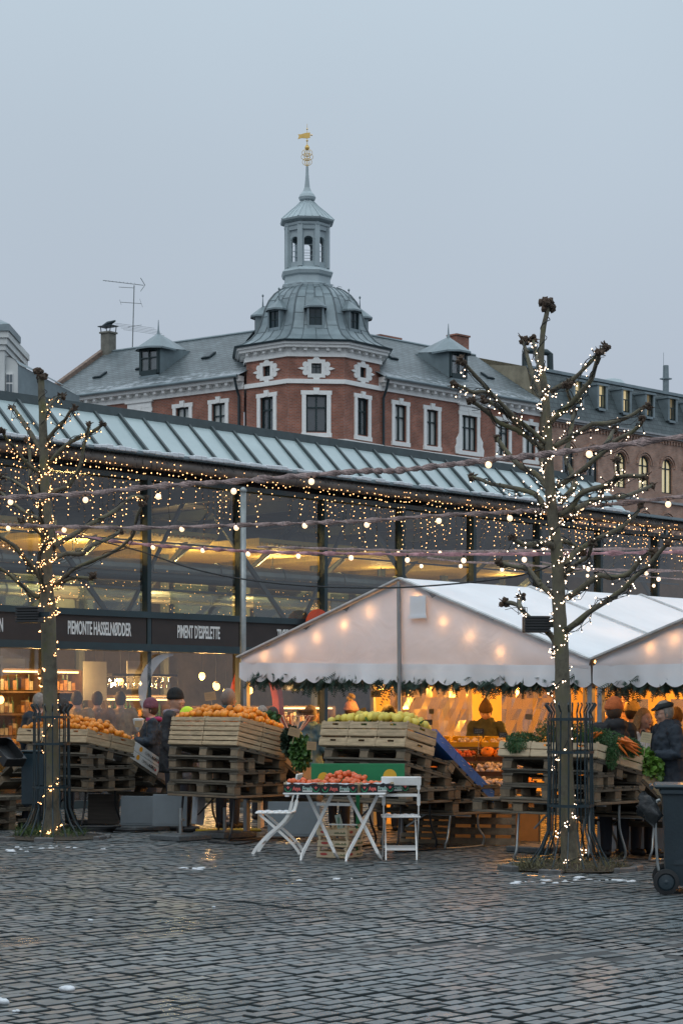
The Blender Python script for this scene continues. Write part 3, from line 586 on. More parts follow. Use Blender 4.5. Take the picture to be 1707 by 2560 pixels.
# interior
inw=mat('interior_wall',(.22,.19,.15),.8,.4,1.2); wood_c=mat('ceiling_wood',(.60,.44,.17),.6,.3,4,stretch=(.2,14,1))
m=MB(); m.box((xL,8,0),(xR+2,8.1,EV)); m.box((xL-.1,0,0),(xL,8,EV)); m.box((xR+2,0,0),(xR+2.1,8,EV)); m.build('interior_wall',inw,HALL)
m=MB(); m.box((xL,.35,zs0+.25),(xR+2,2.1,zs0+.4)); m.box((xL,5.2,zs0+.25),(xR+2,8,zs0+.4)); m.build('mezzanine',mat('mezz',(.06,.05,.045),.7,.3,3),HALL)
for a0 in range(6):
    xx=xL+1.2+a0*3.6; m=MB()
    m.box((xx,1.2,4.55),(xx+2.6,7.6,4.62)); 
    for q in range(22): m.box((xx+q*.12,1.2,4.50),(xx+q*.12+.05,7.6,4.547))
    m.build('ceiling_panel',wood_c,HALL)
m=MB(); m.box((xL,.4,EV-.32),(xR+2,8,EV-.28)); m.build('ceiling',mat('ceil_dark',(.07,.06,.05),.8,.4,2),HALL)
duct=mat('duct_metal',(.32,.34,.34),.4,.2,2,metal=.5)
for z,y,r_ in ((3.95,1.5,.17),(4.75,2.6,.22),(3.62,3.4,.12)):
    m=MB(); m.tube([(xL,y,z),(xR+2,y,z)],r_,14)
    for i in range(14): m.tube([(xL+i*1.6,y,z),(xL+i*1.6+.06,y,z)],r_+.02,14)
    m.build('air_duct',duct,HALL,smooth=False)
m=MB()
for k in range(-3,9):
    x=X(k); m.bar((x,.5,EV-.4),(x,7.8,EV-.5),.12,.2); m.bar((x,.5,EV-.5),(x+1.3,4.5,3.2),.05); m.bar((x+.3,4,3.1),(x+1.6,2.2,5.0),.09); m.tube([(x,4.2,0),(x,4.2,EV-.4)],.09,8)
m.build('truss',mat('truss_grey',(.07,.085,.09),.5),HALL)
m=MB()
for k in range(-3,9): m.box((X(k)+.3,2.05,zs1),(X(k)+1.8,2.08,zs1+.75))
m.build('balustrade',glassmat('rail_glass',(.6,.66,.65),2,.05),HALL)
# reflecting/pale backdrop inside: shop-unit walls
m=MB()
for k in range(-3,9): m.box((X(k)+.1+.9*(k%2),5.0,3.1),(X(k)+1.0+.9*(k%2),5.05,4.2))
m.build('shop_partition',mat('partition_pale',(.22,.27,.27),.7,.3,2),HALL)
# lights inside
warm=(1,.58,.2); yel=(1,.72,.28)
bulbm=mat('bulb_warm',(1,.8,.5),.4,0,emit=(1,.50,.14),es=6)
bulbw=mat('bulb_white',(1,.9,.75),.4,0,emit=(1,.64,.35),es=1.7)
tube_l=mat('tube_light',(1,.9,.7),.4,0,emit=(1,.7,.35),es=2)
glow=mat('lit_shelf',(.8,.55,.25),.5,.5,14,emit=(1,.55,.15),es=.7)
hl=0
PEND=[]
def hang(x,y,z,en,label,col=warm,r=.06,grp='pendant lamps inside the hall',drop=.8):
    t=thing('pendant_lamp',label,'lamp',MH@T((x,y,z)),grp)
    b=MB(); b.ball((0,0,0),r,8,6,(1,1,1.15)); b.build('bulb',bulbm,t)
    b=MB(); b.tube([(0,0,r),(0,0,r+drop)],.006,4); b.lathe([(.02,r+.02),(r*.6,r)],8); b.build('cord',black,t)
    if en: lamp(t,(0,0,-.12),en,col,.08)
    PEND.append((x,t)); return t
for i,(x,y,z,e) in enumerate([(-.9,1.6,2.15,26),(.1,3.2,2.05,18),(-4,2,2.1,20),(2.2,3.4,2.2,22),(4.2,2.8,2.15,26),(6.2,2.2,2.15,16),(7.3,3.0,2.0,16),(8.4,2.0,2.2,22),(9.6,3.0,2.1,16),(11.5,2.5,2.1,18),(14.5,2.5,2.1,18)]):
    hang(x,y,z,e*4,'x',drop=.55)
for i,(x,y,z) in enumerate([(-2.2,2.6,2.25),(5.3,3.4,2.05),(5.9,1.5,1.95),(7.0,1.2,2.1),(7.8,2.6,1.9),(-1.7,1.0,1.62),(-1.2,1.1,1.6),(-.6,1.0,1.62),(-2.0,.8,1.7),(-.2,1.9,1.75),(1.0,1.3,1.7),(.5,1.2,1.6),(5.6,2.2,1.75),(6.6,2.0,1.85)]):
    hang(x,y,z,0,'x',drop=.5)
for i,(x,y,z,e) in enumerate([(-2,3,4.2,110),(.9,3,4.15,130),(3.7,2.8,4.1,240),(6.3,3,4.0,130),(8.8,3,4.1,130),(12.5,3.5,4.0,80),(16,3,4.1,80)]):
    t=thing('spot_lamp',['first','second','third','fourth','fifth','sixth','seventh'][i]+' upper floor spotlight from the left inside the hall','lamp',MH@T((x,y,z)),'spotlights on the upper floor of the hall')
    b=MB(); b.lathe([(.03,.22),(.10,.0)],10); b.tube([(0,0,.2),(0,0,.5)],.012,5); b.build('shade',black,t); b=MB(); b.ball((0,0,.03),.07,8,5,(1,1,.4)); b.build('bulb',bulbm,t); lamp(t,(0,0,.1),e,yel,.15)
NTH=['first','second','third','fourth','fifth','sixth','seventh','eighth','ninth','tenth','eleventh','twelfth','thirteenth','fourteenth','fifteenth','sixteenth','seventeenth','eighteenth','nineteenth','twentieth','twenty first','twenty second','twenty third','twenty fourth','twenty fifth','twenty sixth']
for i,(x,t) in enumerate(sorted(PEND,key=lambda p:p[0])): t['label']=NTH[i]+' from the left of the warm pendant bulbs inside the hall'
# shelving and fridges inside, behind the glass
def shelf(x,y,w,h,label,warmth=1,cols=('a',)):
    t=thing('display_shelf',label,'shelf',MH@T((x,y,0)),'lit shelves inside the hall')
    b=MB(); b.box((0,0,0),(.04,.45,h)); b.box((w-.04,0,0),(w,.45,h)); b.box((0.04,.42,0),(w-.04,.45,h)); n=int(h/.32)
    for i in range(n+1): b.box((.04,.0,i*h/n-.015 if i else 0),(w-.04,.418,i*h/n+.012 if i else .03))
    b.build('frame',mat('shelf_wood',(.14,.08,.04),.6,.3,6),t)
    for c,(cc,nm) in enumerate((((.35,.17,.05),'jar'),((.05,.12,.05),'bottle'),((.45,.38,.24),'box'))):
        q=MB()
        for i in range(n):
            z=i*h/n+.03; xx=.08
            while xx<w-.12:
                if rnd.random()<.4:
                    if nm=='bottle': q.tube([(xx,.15,z),(xx,.15,z+.16),(xx,.15,z+.19),(xx,.15,z+.26)],[.03,.03,.012,.012],6)
                    else: q.box((xx-.035,.08,z),(xx+.035,.2,z+.1+.1*rnd.random()))
                xx+=.085
        tag(q.build('goods',mat('goods_'+nm,cc,.35,.4,20,rand=.1),t),kind='stuff')
    b=MB(); b.box((.06,.03,h-.05),(w-.06,.06,h-.02)); b.build('light_strip',tube_l,t); lamp(t,(w/2,-.45,h-.1),34,warm,.12)
    return t
shelf(-2.4,1.5,1.5,2.0,'brightly lit shelf full of goods behind the leftmost shop window')
shelf(1.15,1.7,1.0,2.2,'glass fronted drinks shelf behind left tree inside the hall'); shelf(2.25,1.75,.8,2.2,'second drinks shelf under the hazelnut sign inside the hall')
shelf(3.5,1.7,1.5,1.75,'wide shelf of bottles under the espelette sign inside the hall'); shelf(5.3,3.6,1.5,1.8,'dark wood shelf behind the bald man inside the hall')
shelf(7.2,3.2,1.6,1.6,'shelf seen under tent garland inside the hall'); shelf(9.2,3.2,1.6,1.6,'far shelf inside the hall beyond tent')
for i_,(x_,y_,z_,w_,h_) in enumerate([(-1.0,1.6,1.75,.45,.6),(1.7,2.6,2.0,.8,.4),(2.95,1.6,1.7,.5,.65),(4.6,2.4,1.9,.6,.5),(.55,1.3,2.05,.5,.35),(7.9,2.0,1.9,.8,.45)]):
    t=thing('menu_board',['white poster behind the leftmost shop window','pale sign board over the shelves behind the left oranges','tall pale poster beside the crescent ornament','pale poster behind the bald man','small notice right of the left tree trunk inside the hall','pale board inside hall seen under the tent'][i_],'poster',MH@T((x_,y_,z_))); b=MB(); b.box((0,0,0),(w_,.02,h_)); b.build('panel',mat('poster_pale',(.30,.30,.29),.7,.1,4),t)
    b=MB(); b.bar((.05,.01,h_),(.05,.01,h_+.4),.006); b.bar((w_-.05,.01,h_),(w_-.05,.01,h_+.4),.006); b.build('hanger',black,t)
m=MB()
for k in range(-3,9):
    x=X(k); s_=1 if k%2 else -1
    m.bar((x+.2,.7,3.15),(x+1.8,1.1,5.1),.05) if s_>0 else m.bar((x+1.8,.7,3.15),(x+.3,1.1,5.1),.07); m.bar((x,.8,4.35),(x+BAY,.8,4.35),.03); m.bar((x,.75,3.55),(x+BAY,.75,3.55),.035)
m.tube([(xL,.95,3.78),(xR+2,.95,3.78)],.085,12)
m.build('brace',mat('brace_grey',(.05,.06,.065),.5),HALL)
# hanging bottle/glass rack
t=thing('glass_rack','row of hanging wine glasses over bar inside the hall','rack',MH@T((3.75,1.8,2.12)))
b=MB(); b.box((0,0,0),(1.5,.35,.04)); b.build('rail',black,t); q=MB()
for i in range(22): q.lathe([(.03,-.01),(.006,-.02),(.006,-.09),(.035,-.12),(.03,-.2)],6,(.05+i*.066,.1+.12*(i%2),0),cap=False)
tag(q.build('wine_glass',glassmat('wineglass',(.9,.9,.88),4,.05),t),kind='stuff')
lamp(t,(.7,.1,-.12),30,warm,.05)
# orange posts and counter
t=thing('orange_post','slender bright orange post behind the leftmost shop window','post',MH@T((-.35,1.4,0))); b=MB(); b.box((-.05,-.05,0),(.05,.05,2.2),bev=.01); b.box((-.09,-.09,0),(.09,.09,.06)); b.build('shaft',mat('orange_lac_glow',(.8,.3,.06),.5,.1,emit=(1,.4,.08),es=.25),t)  # lacquer carries a painted-in glow; the post is no lamp
b=MB(); b.box((-.07,-.07,2.2),(.07,.07,2.26)); b.build('cap',black,t)
orange_red=mat('red_orange',(.62,.07,.02),.5,.15)
t=thing('arch_sign','big red arch standing inside glass behind the tent left bay','arch',MH@T((6.35,.9,0)))
b=MB(); pts=[(-.75+0*q,0,0) for q in (0,)]+[(-.55*math.cos(a_)-.05,0,1.5+.95*math.sin(a_)) for a_ in [q*math.pi/12 for q in range(13)]]+[(.45,0,0)]; 
for p_,q_ in zip(pts[:-1],pts[1:]): b.bar(p_,q_,.12,.16,up=(0,1,0))
b.build('band',orange_red,t)
t=thing('roundel_sign','round red sign showing above the tent slope','sign',MH@T((6.72,-.18,3.0)))
b=MB(); b.add([(.30*math.cos(q*math.pi/12),y_,.30*math.sin(q*math.pi/12)) for y_ in (-.04,0) for q in range(24)],[tuple(range(23,-1,-1))]+[(i,(i+1)%24,(i+1)%24+24,i+24) for i in range(24)]); b.build('disc',orange_red,t)
b=MB(); b.bar((0,0,0),(0,.14,0),.05); b.build('bracket',black,t)
for k,(xx,ww) in enumerate([(-2.3,1.9),(1.4,1.8),(3.4,1.9),(6.0,2.6),(9,2.4)]):
    t=thing('shop_counter',['low timber counter behind leftmost shop window','low timber counter behind left tree inside hall','low timber counter under the espelette sign inside hall','low timber counter beyond the tent inside hall','low timber counter far along inside hall'][k],'counter',MH@T((xx,1.3,0)))
    b=MB(); b.box((0,0,0),(ww,.6,.92),bev=.01); b.build('cabinet',mat('counter_wood',(.16,.09,.045),.5,.4,3),t); b=MB(); b.box((-.03,-.03,.923),(ww+.03,.63,.96)); b.build('worktop',mat('worktop',(.3,.22,.13),.4,.2),t)
    b=MB()
    for q in range(14): b.ball((.1+q*ww/14,.2+.2*rnd.random(),1.02),.06,6,4)
    tag(b.build('produce',mat('produce_warm',(.5,.25,.06),.5,.5,6),t),kind='stuff')
# net-like plastic ornaments (crescent)
t=thing('crescent_ornament','large pale see-through crescent hung in the shop window','ornament',MH@T((3.0,-.02,1.85)))
b=MB(); n=16; vs=[]
for i in range(n+1):
    a_=R(80)+i*R(150)/n; w_=.18*math.sin(math.pi*i/n)+.004
    for y_ in (-.01,0): vs+=[((.62-w_)*math.cos(a_)+.35,y_,(.62-w_)*math.sin(a_)*.95),((.62+.02)*math.cos(a_)+.35,y_,(.64)*math.sin(a_)*.95)]
fs=[]
for i in range(n): o4=i*4; fs+=[(o4,o4+4,o4+5,o4+1),(o4+2,o4+3,o4+7,o4+6)]
b.add([(v[0],v[1]-.03,v[2]) for v in vs],fs); b.build('mesh',glassmat('netting',(.75,.78,.8),2,.3,dirt=.5,base=(.6,.62,.66)),t)
b=MB(); b.tube([(-.2,-.03,.3),(.3,-.03,.62),(.3,-.03,.72)],.006,4); b.build('hanger',black,t)
# added glowing points upstairs, standing in for tree lights mirrored in the glass
tw=MB()
for i in range(420):
    x=xL+1.5+rnd.random()*17; 
    tw.ball((x,.9+rnd.random()*1.0,3.15+rnd.random()**.8*.75),.008,4,3)
tag(tw.build('reflection_bulbs',mat('reflection_amber',(1,.6,.2),.4,0,emit=(1,.5,.12),es=2.5,sampling='none')),'cloud of amber twinkle bulbs behind the upper hall glass','light string',kind='stuff').matrix_world=MH
# street-side steel pole
pp=P(608,1770,30.2); t=thing('steel_pole','plain grey steel pole in front of hall between the espelette and truffle signs','pole',T((pp.x,pp.y,0))); b=MB(); b.tube([(0,0,0),(0,0,4.85)],.046,12); b.build('shaft',steel_gr,t,smooth=True)
b=MB(); b.lathe([(.055,4.85),(.055,4.88),(.02,4.92)],10); b.build('cap',steel_gr,t); b=MB(); b.lathe([(.14,0),(.14,.04),(.08,.06)],10); b.build('foot',steel_gr,t)
# icicle lights along the eave
IC=thing('icicle_lights','curtain of tiny warm icicle bulbs hanging along hall eave','light string',MH@T((0,-.34,EV-.02)))
cb=MB(); bul=[]; x=-3.9
while x<X(9)+1.5:
    near=max(.35,1.35-.03*abs(x)); L=.22+rnd.random()**2.2*1.1
    z=0; yy=rnd.uniform(-.03,.03)-.0; sw=rnd.uniform(-.05,.05)
    n_=max(2,int(L/.085)); pts=[(x,yy,0)]
    for i in range(n_):
        z-=L/n_; px_=x+sw*(-z)+rnd.uniform(-.03,.03); pts.append((px_,yy+(.06 if z>-.3 else 0.2),z)); 
        if rnd.random()<.8: bul.append((px_+rnd.uniform(-.01,.01),pts[-1][1],z-.01))
    cb.tube(pts,.0035,3,cap=False)
    if rnd.random()<.5: cb.tube([(x,yy,0),(x+.05,-.05,-.12),(x+.1,yy,-.02)],.004,3,cap=False)
    x+=.082+rnd.random()*.03
cb.box((-4,-.02,-.01),(X(9)+1.5,.02,.01)); cb.build('cable',cable,IC)
fairy=mat('fairy_warm',(1,.8,.5),.4,0,emit=(1,.50,.20),es=6.5,sampling='none')
icim=mat('icicle_warm',(1,.8,.5),.4,0,emit=(1,.50,.19),es=5,sampling='none')
fairyw=mat('fairy_white',(1,.9,.8),.4,0,emit=(1,.74,.52),es=5.5,sampling='none')
def bulbs(par,pts,r,m,key):
    pts=sorted(pts,key=key); pro=None
    for p in pts[:100]:
        if pro is None:
            b=MB(); b.ball((0,0,0),r,6,4); pro=b.build('bulb',m,par); pro.location=p
        else:
            q=pro.copy(); COL.objects.link(q); q.location=p
    b=MB()
    for p in pts[100:]: b.ball(p,r*rnd.uniform(.75,1.1),5,3)
    if len(pts)>100: tag(b.build('bulb',m,par),kind='stuff')
bulbs(IC,bul,.0095,icim,lambda p:p[0]+rnd.random()*3)
# ================= GROUND =================
def groundmat():
    m=bpy.data.materials.new('cobble'); m.use_nodes=True; t=m.node_tree; b=t.nodes['Principled BSDF']
    at=t.nodes.new('ShaderNodeAttribute'); at.attribute_name='tone'; at.attribute_type='GEOMETRY'
    tc=t.nodes.new('ShaderNodeTexCoord'); n=t.nodes.new('ShaderNodeTexNoise'); n.inputs['Scale'].default_value=.55; n.inputs['Detail'].default_value=6; t.links.new(tc.outputs['Object'],n.inputs['Vector'])
    n2=t.nodes.new('ShaderNodeTexNoise'); n2.inputs['Scale'].default_value=35; n2.inputs['Detail'].default_value=5; t.links.new(tc.outputs['Object'],n2.inputs['Vector'])
    r=t.nodes.new('ShaderNodeValToRGB'); t.links.new(at.outputs['Fac'],r.inputs[0]); e=r.color_ramp.elements
    e[0].color=(.040,.048,.050,1); e[1].color=(.24,.25,.25,1); k=e.new(.1); k.color=(.105,.120,.126,1); k=e.new(.5); k.color=(.152,.176,.186,1); k=e.new(.75); k.color=(.195,.172,.155,1)
    mr=t.nodes.new('ShaderNodeMapRange'); mr.inputs['To Min'].default_value=.7; mr.inputs['To Max'].default_value=1.3; t.links.new(n2.outputs['Fac'],mr.inputs[0])
    v=t.nodes.new('ShaderNodeVectorMath'); v.operation='SCALE'; t.links.new(r.outputs[0],v.inputs[0]); t.links.new(mr.outputs[0],v.inputs['Scale']); t.links.new(v.outputs[0],b.inputs['Base Color'])
    rr=t.nodes.new('ShaderNodeMapRange'); rr.inputs['From Min'].default_value=.35; rr.inputs['From Max'].default_value=.65; rr.inputs['To Min'].default_value=.24; rr.inputs['To Max'].default_value=.42; t.links.new(n.outputs['Fac'],rr.inputs[0]); gt=t.nodes.new('ShaderNodeMath'); gt.operation='LESS_THAN'; gt.inputs[1].default_value=.08; t.links.new(at.outputs['Fac'],gt.inputs[0]); ad=t.nodes.new('ShaderNodeMath'); ad.operation='ADD'; ad.use_clamp=True; t.links.new(rr.outputs[0],ad.inputs[0]); t.links.new(gt.outputs[0],ad.inputs[1]); t.links.new(ad.outputs[0],b.inputs['Roughness']); sp=t.nodes.new('ShaderNodeMapRange'); sp.inputs['To Min'].default_value=.6; sp.inputs['To Max'].default_value=.1; t.links.new(gt.outputs[0],sp.inputs[0]); t.links.new(sp.outputs[0],b.inputs['Specular IOR Level'])
    bp=t.nodes.new('ShaderNodeBump'); bp.inputs['Strength'].default_value=.3; bp.inputs['Distance'].default_value=.003; t.links.new(n2.outputs['Fac'],bp.inputs['Height']); t.links.new(bp.outputs[0],b.inputs['Normal'])
    return m
cob=groundmat()
gb=brickmat('paving_far',(.08,.085,.09),(.05,.052,.056),(.02,.022,.024),.18,.12,.012,.28,axes='yx',bump=.4,dirt=.25)
g=MB(); g.quad((-400,-60,-.03),(400,-60,-.03),(400,600,-.03),(-400,600,-.03)); tag(g.build('ground',gb),kind='structure').rotation_euler=(0,0,GR)
# real setts in the part of the square one can see
def setts():
    vs=[];fs=[];tn=[]; wx=.122; g_=.017
    c,s=math.cos(GR),math.sin(GR); rn=random.Random(3)
    # gutter band line through world (-1.82,16.5) along local x
    ly0=s*1.82*1+0; ly0=-(-1.82)*math.sin(GR)+16.5*math.cos(GR)  # local y of the band
    sz=[]
    for i in range(-205,65):
        x=i*wx; off=rn.random()*.2; y=2+off; 
        while y<33:
            L=.15+rn.random()*.08
            cx=x+wx/2; cyy=y+L/2; X_=c*cx-s*cyy; Y_=s*cx+c*cyy
            if Y_>7.5 and Y_<33.5 and abs(X_)<Y_*.1715+2.2:
                band=abs(cyy-ly0-.1)<.24
                h=rn.gauss(0,.0025)+(.012*noise.noise(Vector((X_*.5,Y_*.5,0)))) -(.004 if band else 0)
                if band: h=h*.3-.004
                tx,ty=rn.gauss(0,.0065 if not band else .003),rn.gauss(0,.0065 if not band else .003)
                j=.004; x0,x1,y0,y1=x+g_*.5+rn.random()*j,x+wx-g_*.5-rn.random()*j,y+g_*.5,y+L-g_*.5; jt=[(rn.gauss(0,.0045),rn.gauss(0,.006)) for _ in range(4)]
                b=.006+rn.random()*.004; o=len(vs); ring=[]
                for (k,z) in ((0,-.05),(0,-.0032),(b*.4,-.0014),(b,0)):
                    for qi,(a,bb) in enumerate(((x0+k,y0+k),(x1-k,y0+k),(x1-k,y1-k),(x0+k,y1-k))):
                        a+=jt[qi][0]; bb+=jt[qi][1]
                        zz=h+z+(a-cx)*tx+(bb-cyy)*ty if z>-.05 else -.05
                        vs.append((c*a-s*bb,s*a+c*bb,zz))
                for l in range(3):
                    for q in range(4): fs.append((o+l*4+q,o+l*4+(q+1)%4,o+l*4+4+(q+1)%4,o+l*4+4+q))
                fs.append((o+12,o+13,o+14,o+15)); t=min(1,max(.12,rn.gauss(.45,.24))); tn+= [0]*8+[.04]*4+[t]
            y+=L
    me=bpy.data.meshes.new('cobblestones'); me.from_pydata(vs,[],fs); me.materials.append(cob)
    a=me.attributes.new('tone','FLOAT','FACE'); a.data.foreach_set('value',tn); me.update()
    n=len(me.polygons); o=bpy.data.objects.new('cobblestone_paving',me); COL.objects.link(o); return tag(o,kind='structure')
setts()
# joints: muddy wet sheet just under the stone tops
g=MB(); g.quad((-14,6,-.009),(14,6,-.009),(14,34,-.009),(-14,34,-.009)); tag(g.build('ground_joints',mat('joint_mud',(.022,.026,.027),.6,.4,20,.4,60)),kind='structure')
g=MB(); c_,s_=math.cos(GR),math.sin(GR); lyb=1.82*math.sin(GR)+16.5*math.cos(GR)+.1
g.quad((-16,lyb-.2,-.009),(6,lyb-.2,-.009),(6,lyb+.2,-.009),(-16,lyb+.2,-.009)); o=g.build('drain_strip',mat('drain_mud',(.09,.09,.09),.18,.25,3,.3,40)); o.rotation_euler=(0,0,GR); tag(o,kind='structure')
# ================= TREES =================
def barkmat(name,c1,c2,moss):
    m=bpy.data.materials.new(name); m.use_nodes=True; t=m.node_tree; b=t.nodes['Principled BSDF']
    tc=t.nodes.new('ShaderNodeTexCoord'); n=t.nodes.new('ShaderNodeTexNoise'); n.inputs['Scale'].default_value=3.5; n.inputs['Detail'].default_value=9; n.inputs['Roughness'].default_value=.7; t.links.new(tc.outputs['Object'],n.inputs['Vector'])
    r=t.nodes.new('ShaderNodeValToRGB'); t.links.new(n.outputs['Fac'],r.inputs[0]); e=r.color_ramp.elements; e[0].position=.32; e[1].position=.68; e[0].color=(*c1,1); e[1].color=(*moss,1); k=e.new(.5); k.color=(*c2,1)
    t.links.new(r.outputs[0],b.inputs['Base Color']); b.inputs['Roughness'].default_value=.85
    mp=t.nodes.new('ShaderNodeMapping'); mp.inputs['Scale'].default_value=(1,1,.35); t.links.new(tc.outputs['Object'],mp.inputs[0])
    n2=t.nodes.new('ShaderNodeTexNoise'); n2.inputs['Scale'].default_value=28; n2.inputs['Detail'].default_value=6; t.links.new(mp.outputs[0],n2.inputs['Vector'])
    bp=t.nodes.new('ShaderNodeBump'); bp.inputs['Strength'].default_value=.9; bp.inputs['Distance'].default_value=.02; t.links.new(n2.outputs['Fac'],bp.inputs['Height']); t.links.new(bp.outputs[0],b.inputs['Normal']); return m
bark=barkmat('bark',(.055,.045,.033),(.13,.118,.085),(.125,.125,.055)); knobm=mat('knuckle_bark',(.075,.050,.034),.9,.6,14,1,30)
def smooth(pts,n=3):
    out=[]; m=len(pts)
    for i in range(m-1):
        p0=pts[max(i-1,0)];p1=pts[i];p2=pts[i+1];p3=pts[min(i+2,m-1)]
        for k in range(n):
            t=k/n; out.append(.5*((2*p1)+(-p0+p2)*t+(2*p0-5*p1+4*p2-p3)*t*t+(-p0+3*p1-3*p2+p3)*t**3))
    out.append(pts[-1]); return out
def tree(tr,Yt,trunk,branches,label,lights,lbl2,bm,seed,nb,base):
    rg=random.Random(seed); b0=G(*base); root=thing('pollarded_tree',label,'tree',T(b0))
    inv=-b0
    def pw(x,y,d=0): return P(*tr(x,y),Yt+d)+inv
    tp=[pw(x,y) for x,y,r in trunk]; rr=[r*tr.s*Yt/F for x,y,r in trunk]
    tp[0].z=-.05
    sp=smooth(tp,4); sr=[rr[min(int(i/4),len(rr)-1)]*(1-(i%4)/4)+rr[min(int(i/4)+1,len(rr)-1)]*(i%4)/4 for i in range(len(sp))]
    mb=MB(); mb.tube(sp,sr,14,jit=.10); mb.build('trunk',bark,root,smooth=True)
    paths=[(sp[2:],sr[2:])]
    allk=MB()
    for br in branches:
        knob=br[-1]=='k'; 
        pts=[q for q in br if q!='k']; r0=6.5 if len(pts)>5 else 5
        if tr.s>0.4 or 1:
            n=len(pts); dd=rg.choice([-1,1])*rg.uniform(.15,.75); w=[]
            for i,(x,y) in enumerate(pts): w.append(pw(x+rg.uniform(-3,3),y+rg.uniform(-3,3),dd*i/(n-1)))
            q=smooth(w,3); m_=len(q); base_r=(.029 if n>5 else .022)+rg.uniform(-.004,.004)
            rad=[base_r*(1-.42*i/m_)*(1+rg.uniform(-.08,.12)) for i in range(m_)]
            mb=MB(); mb.tube(q,rad,8,jit=.12)
            for i in range(2,m_-1):   # small bumps along the limb
                if rg.random()<.55: mb.ball(q[i]+Vector((rg.uniform(-1,1),rg.uniform(-1,1),rg.uniform(-1,1)))*rad[i]*.7,rad[i]*rg.uniform(.5,.8),6,4,jit=.3)
            o=mb.build('limb',bark,root,smooth=True)
            if knob:
                kb=MB(); c=q[-1]; kr=rg.uniform(.034,.048)
                for i in range(9): kb.ball(c+Vector((rg.uniform(-1,1),rg.uniform(-1,1),rg.uniform(-.8,.8)))*kr*.8,kr*rg.uniform(.35,.62),7,5,jit=.55)
                for i in range(9): 
                    d=Vector((rg.uniform(-1,1),rg.uniform(-1,1),rg.uniform(-.6,1))).normalized(); kb.tube([c+d*kr*.6,c+d*kr*rg.uniform(1.2,2.0)],[.009,.003],4)
                kb.build('knuckle',knobm,o)
            paths.append((q,rad))
    # pollard head on the leader
    kb=MB(); c=sp[-1]
    for i in range(14): kb.ball(c+Vector((rg.uniform(-1,1),rg.uniform(-1,1),rg.uniform(-.8,.9))) *.055,.042*rg.uniform(.6,1),7,5,jit=.6)
    kb.build('knuckle',knobm,root)
    # fairy lights, a thing of its own
    L=thing('fairy_lights',lbl2,'light string',T(b0)); cb=MB(); bul=[]
    tot=sum((q[-1]-q[0]).length for q,_ in paths)
    for pi,(q,rad) in enumerate(paths):
        ln=sum((q[i+1]-q[i]).length for i in range(len(q)-1))
        k=int(nb*ln/tot*(3.2 if pi==0 else 1)); 
        if pi>0 and rg.random()<.18: k=int(k*.15)
        hel=[]; ns=int(ln/.045); ph=rg.random()*6
        for i in range(ns):
            f=i/ns*(len(q)-1); a=int(f); p=q[a].lerp(q[a+1],f-a); r_=rad[a]+.012; d=(q[a+1]-q[a]).normalized(); u=d.cross(Vector((.3,.9,.2))).normalized(); v=d.cross(u); t=ph+i*(.62 if pi else .8)
            hel.append(p+(u*math.cos(t)+v*math.sin(t))*r_*(1+.3*math.sin(i*.9)))
        if len(hel)>2: cb.tube(hel,.0045,4,cap=False)
        if pi>0 and len(hel)>2:
            for q_ in range(2): cb.tube([h+Vector((rg.uniform(-.03,.03),rg.uniform(-.03,.03),rg.uniform(-.07,.02))) for h in hel[::3]],.0035,3,cap=False)
        for i in range(k):
            if not hel: break
            f=rg.random(); f=f**1.6 if pi else f*(.80 if base[0]>1000 else .74); j=min(int(f*len(hel)),len(hel)-1); p=hel[j]
            d=Vector((rg.gauss(0,.5),rg.gauss(0,.5),rg.gauss(-.5,.6))).normalized()*rg.uniform(.02,.085 if pi else .03)
            e=p+d; cb.tube([p,e],.0035,3,cap=False); cb.tube([e-d*.25,e],[.0065,.008],4); bul.append(e+d.normalized()*.006)
    cb.build('cable',cable,L); bulbs(L,bul,.0070,bm,lambda p:p.y+rnd.random()*2)
    return root
class TR:
    def __init__(s,ox,oy,z): s.ox=ox;s.oy=oy;s.z=z;s.s=1/z
    def __call__(s,x,y): return (s.ox+x/s.z,s.oy+y/s.z)
tr=TR(1120,720,2.3526)
def sx_(x,y,r,t=tr): return ((x-t.ox)*t.z,(y-t.oy)*t.z,r*t.z)
Rtr=[sx_(1428,2192,30),sx_(1424,2130,24),sx_(1418,2050,21),sx_(1412,1900,19),sx_(1406,1750,19),(668,2200,42),(660,2050,42),(650,1850,40),(645,1650,38),(632,1500,36),(615,1350,32),(600,1200,31),(590,1000,27),(585,850,25),(575,700,24),(560,560,22),(545,450,19),(550,330,16),(560,230,15),(578,150,14),(585,95,14)]
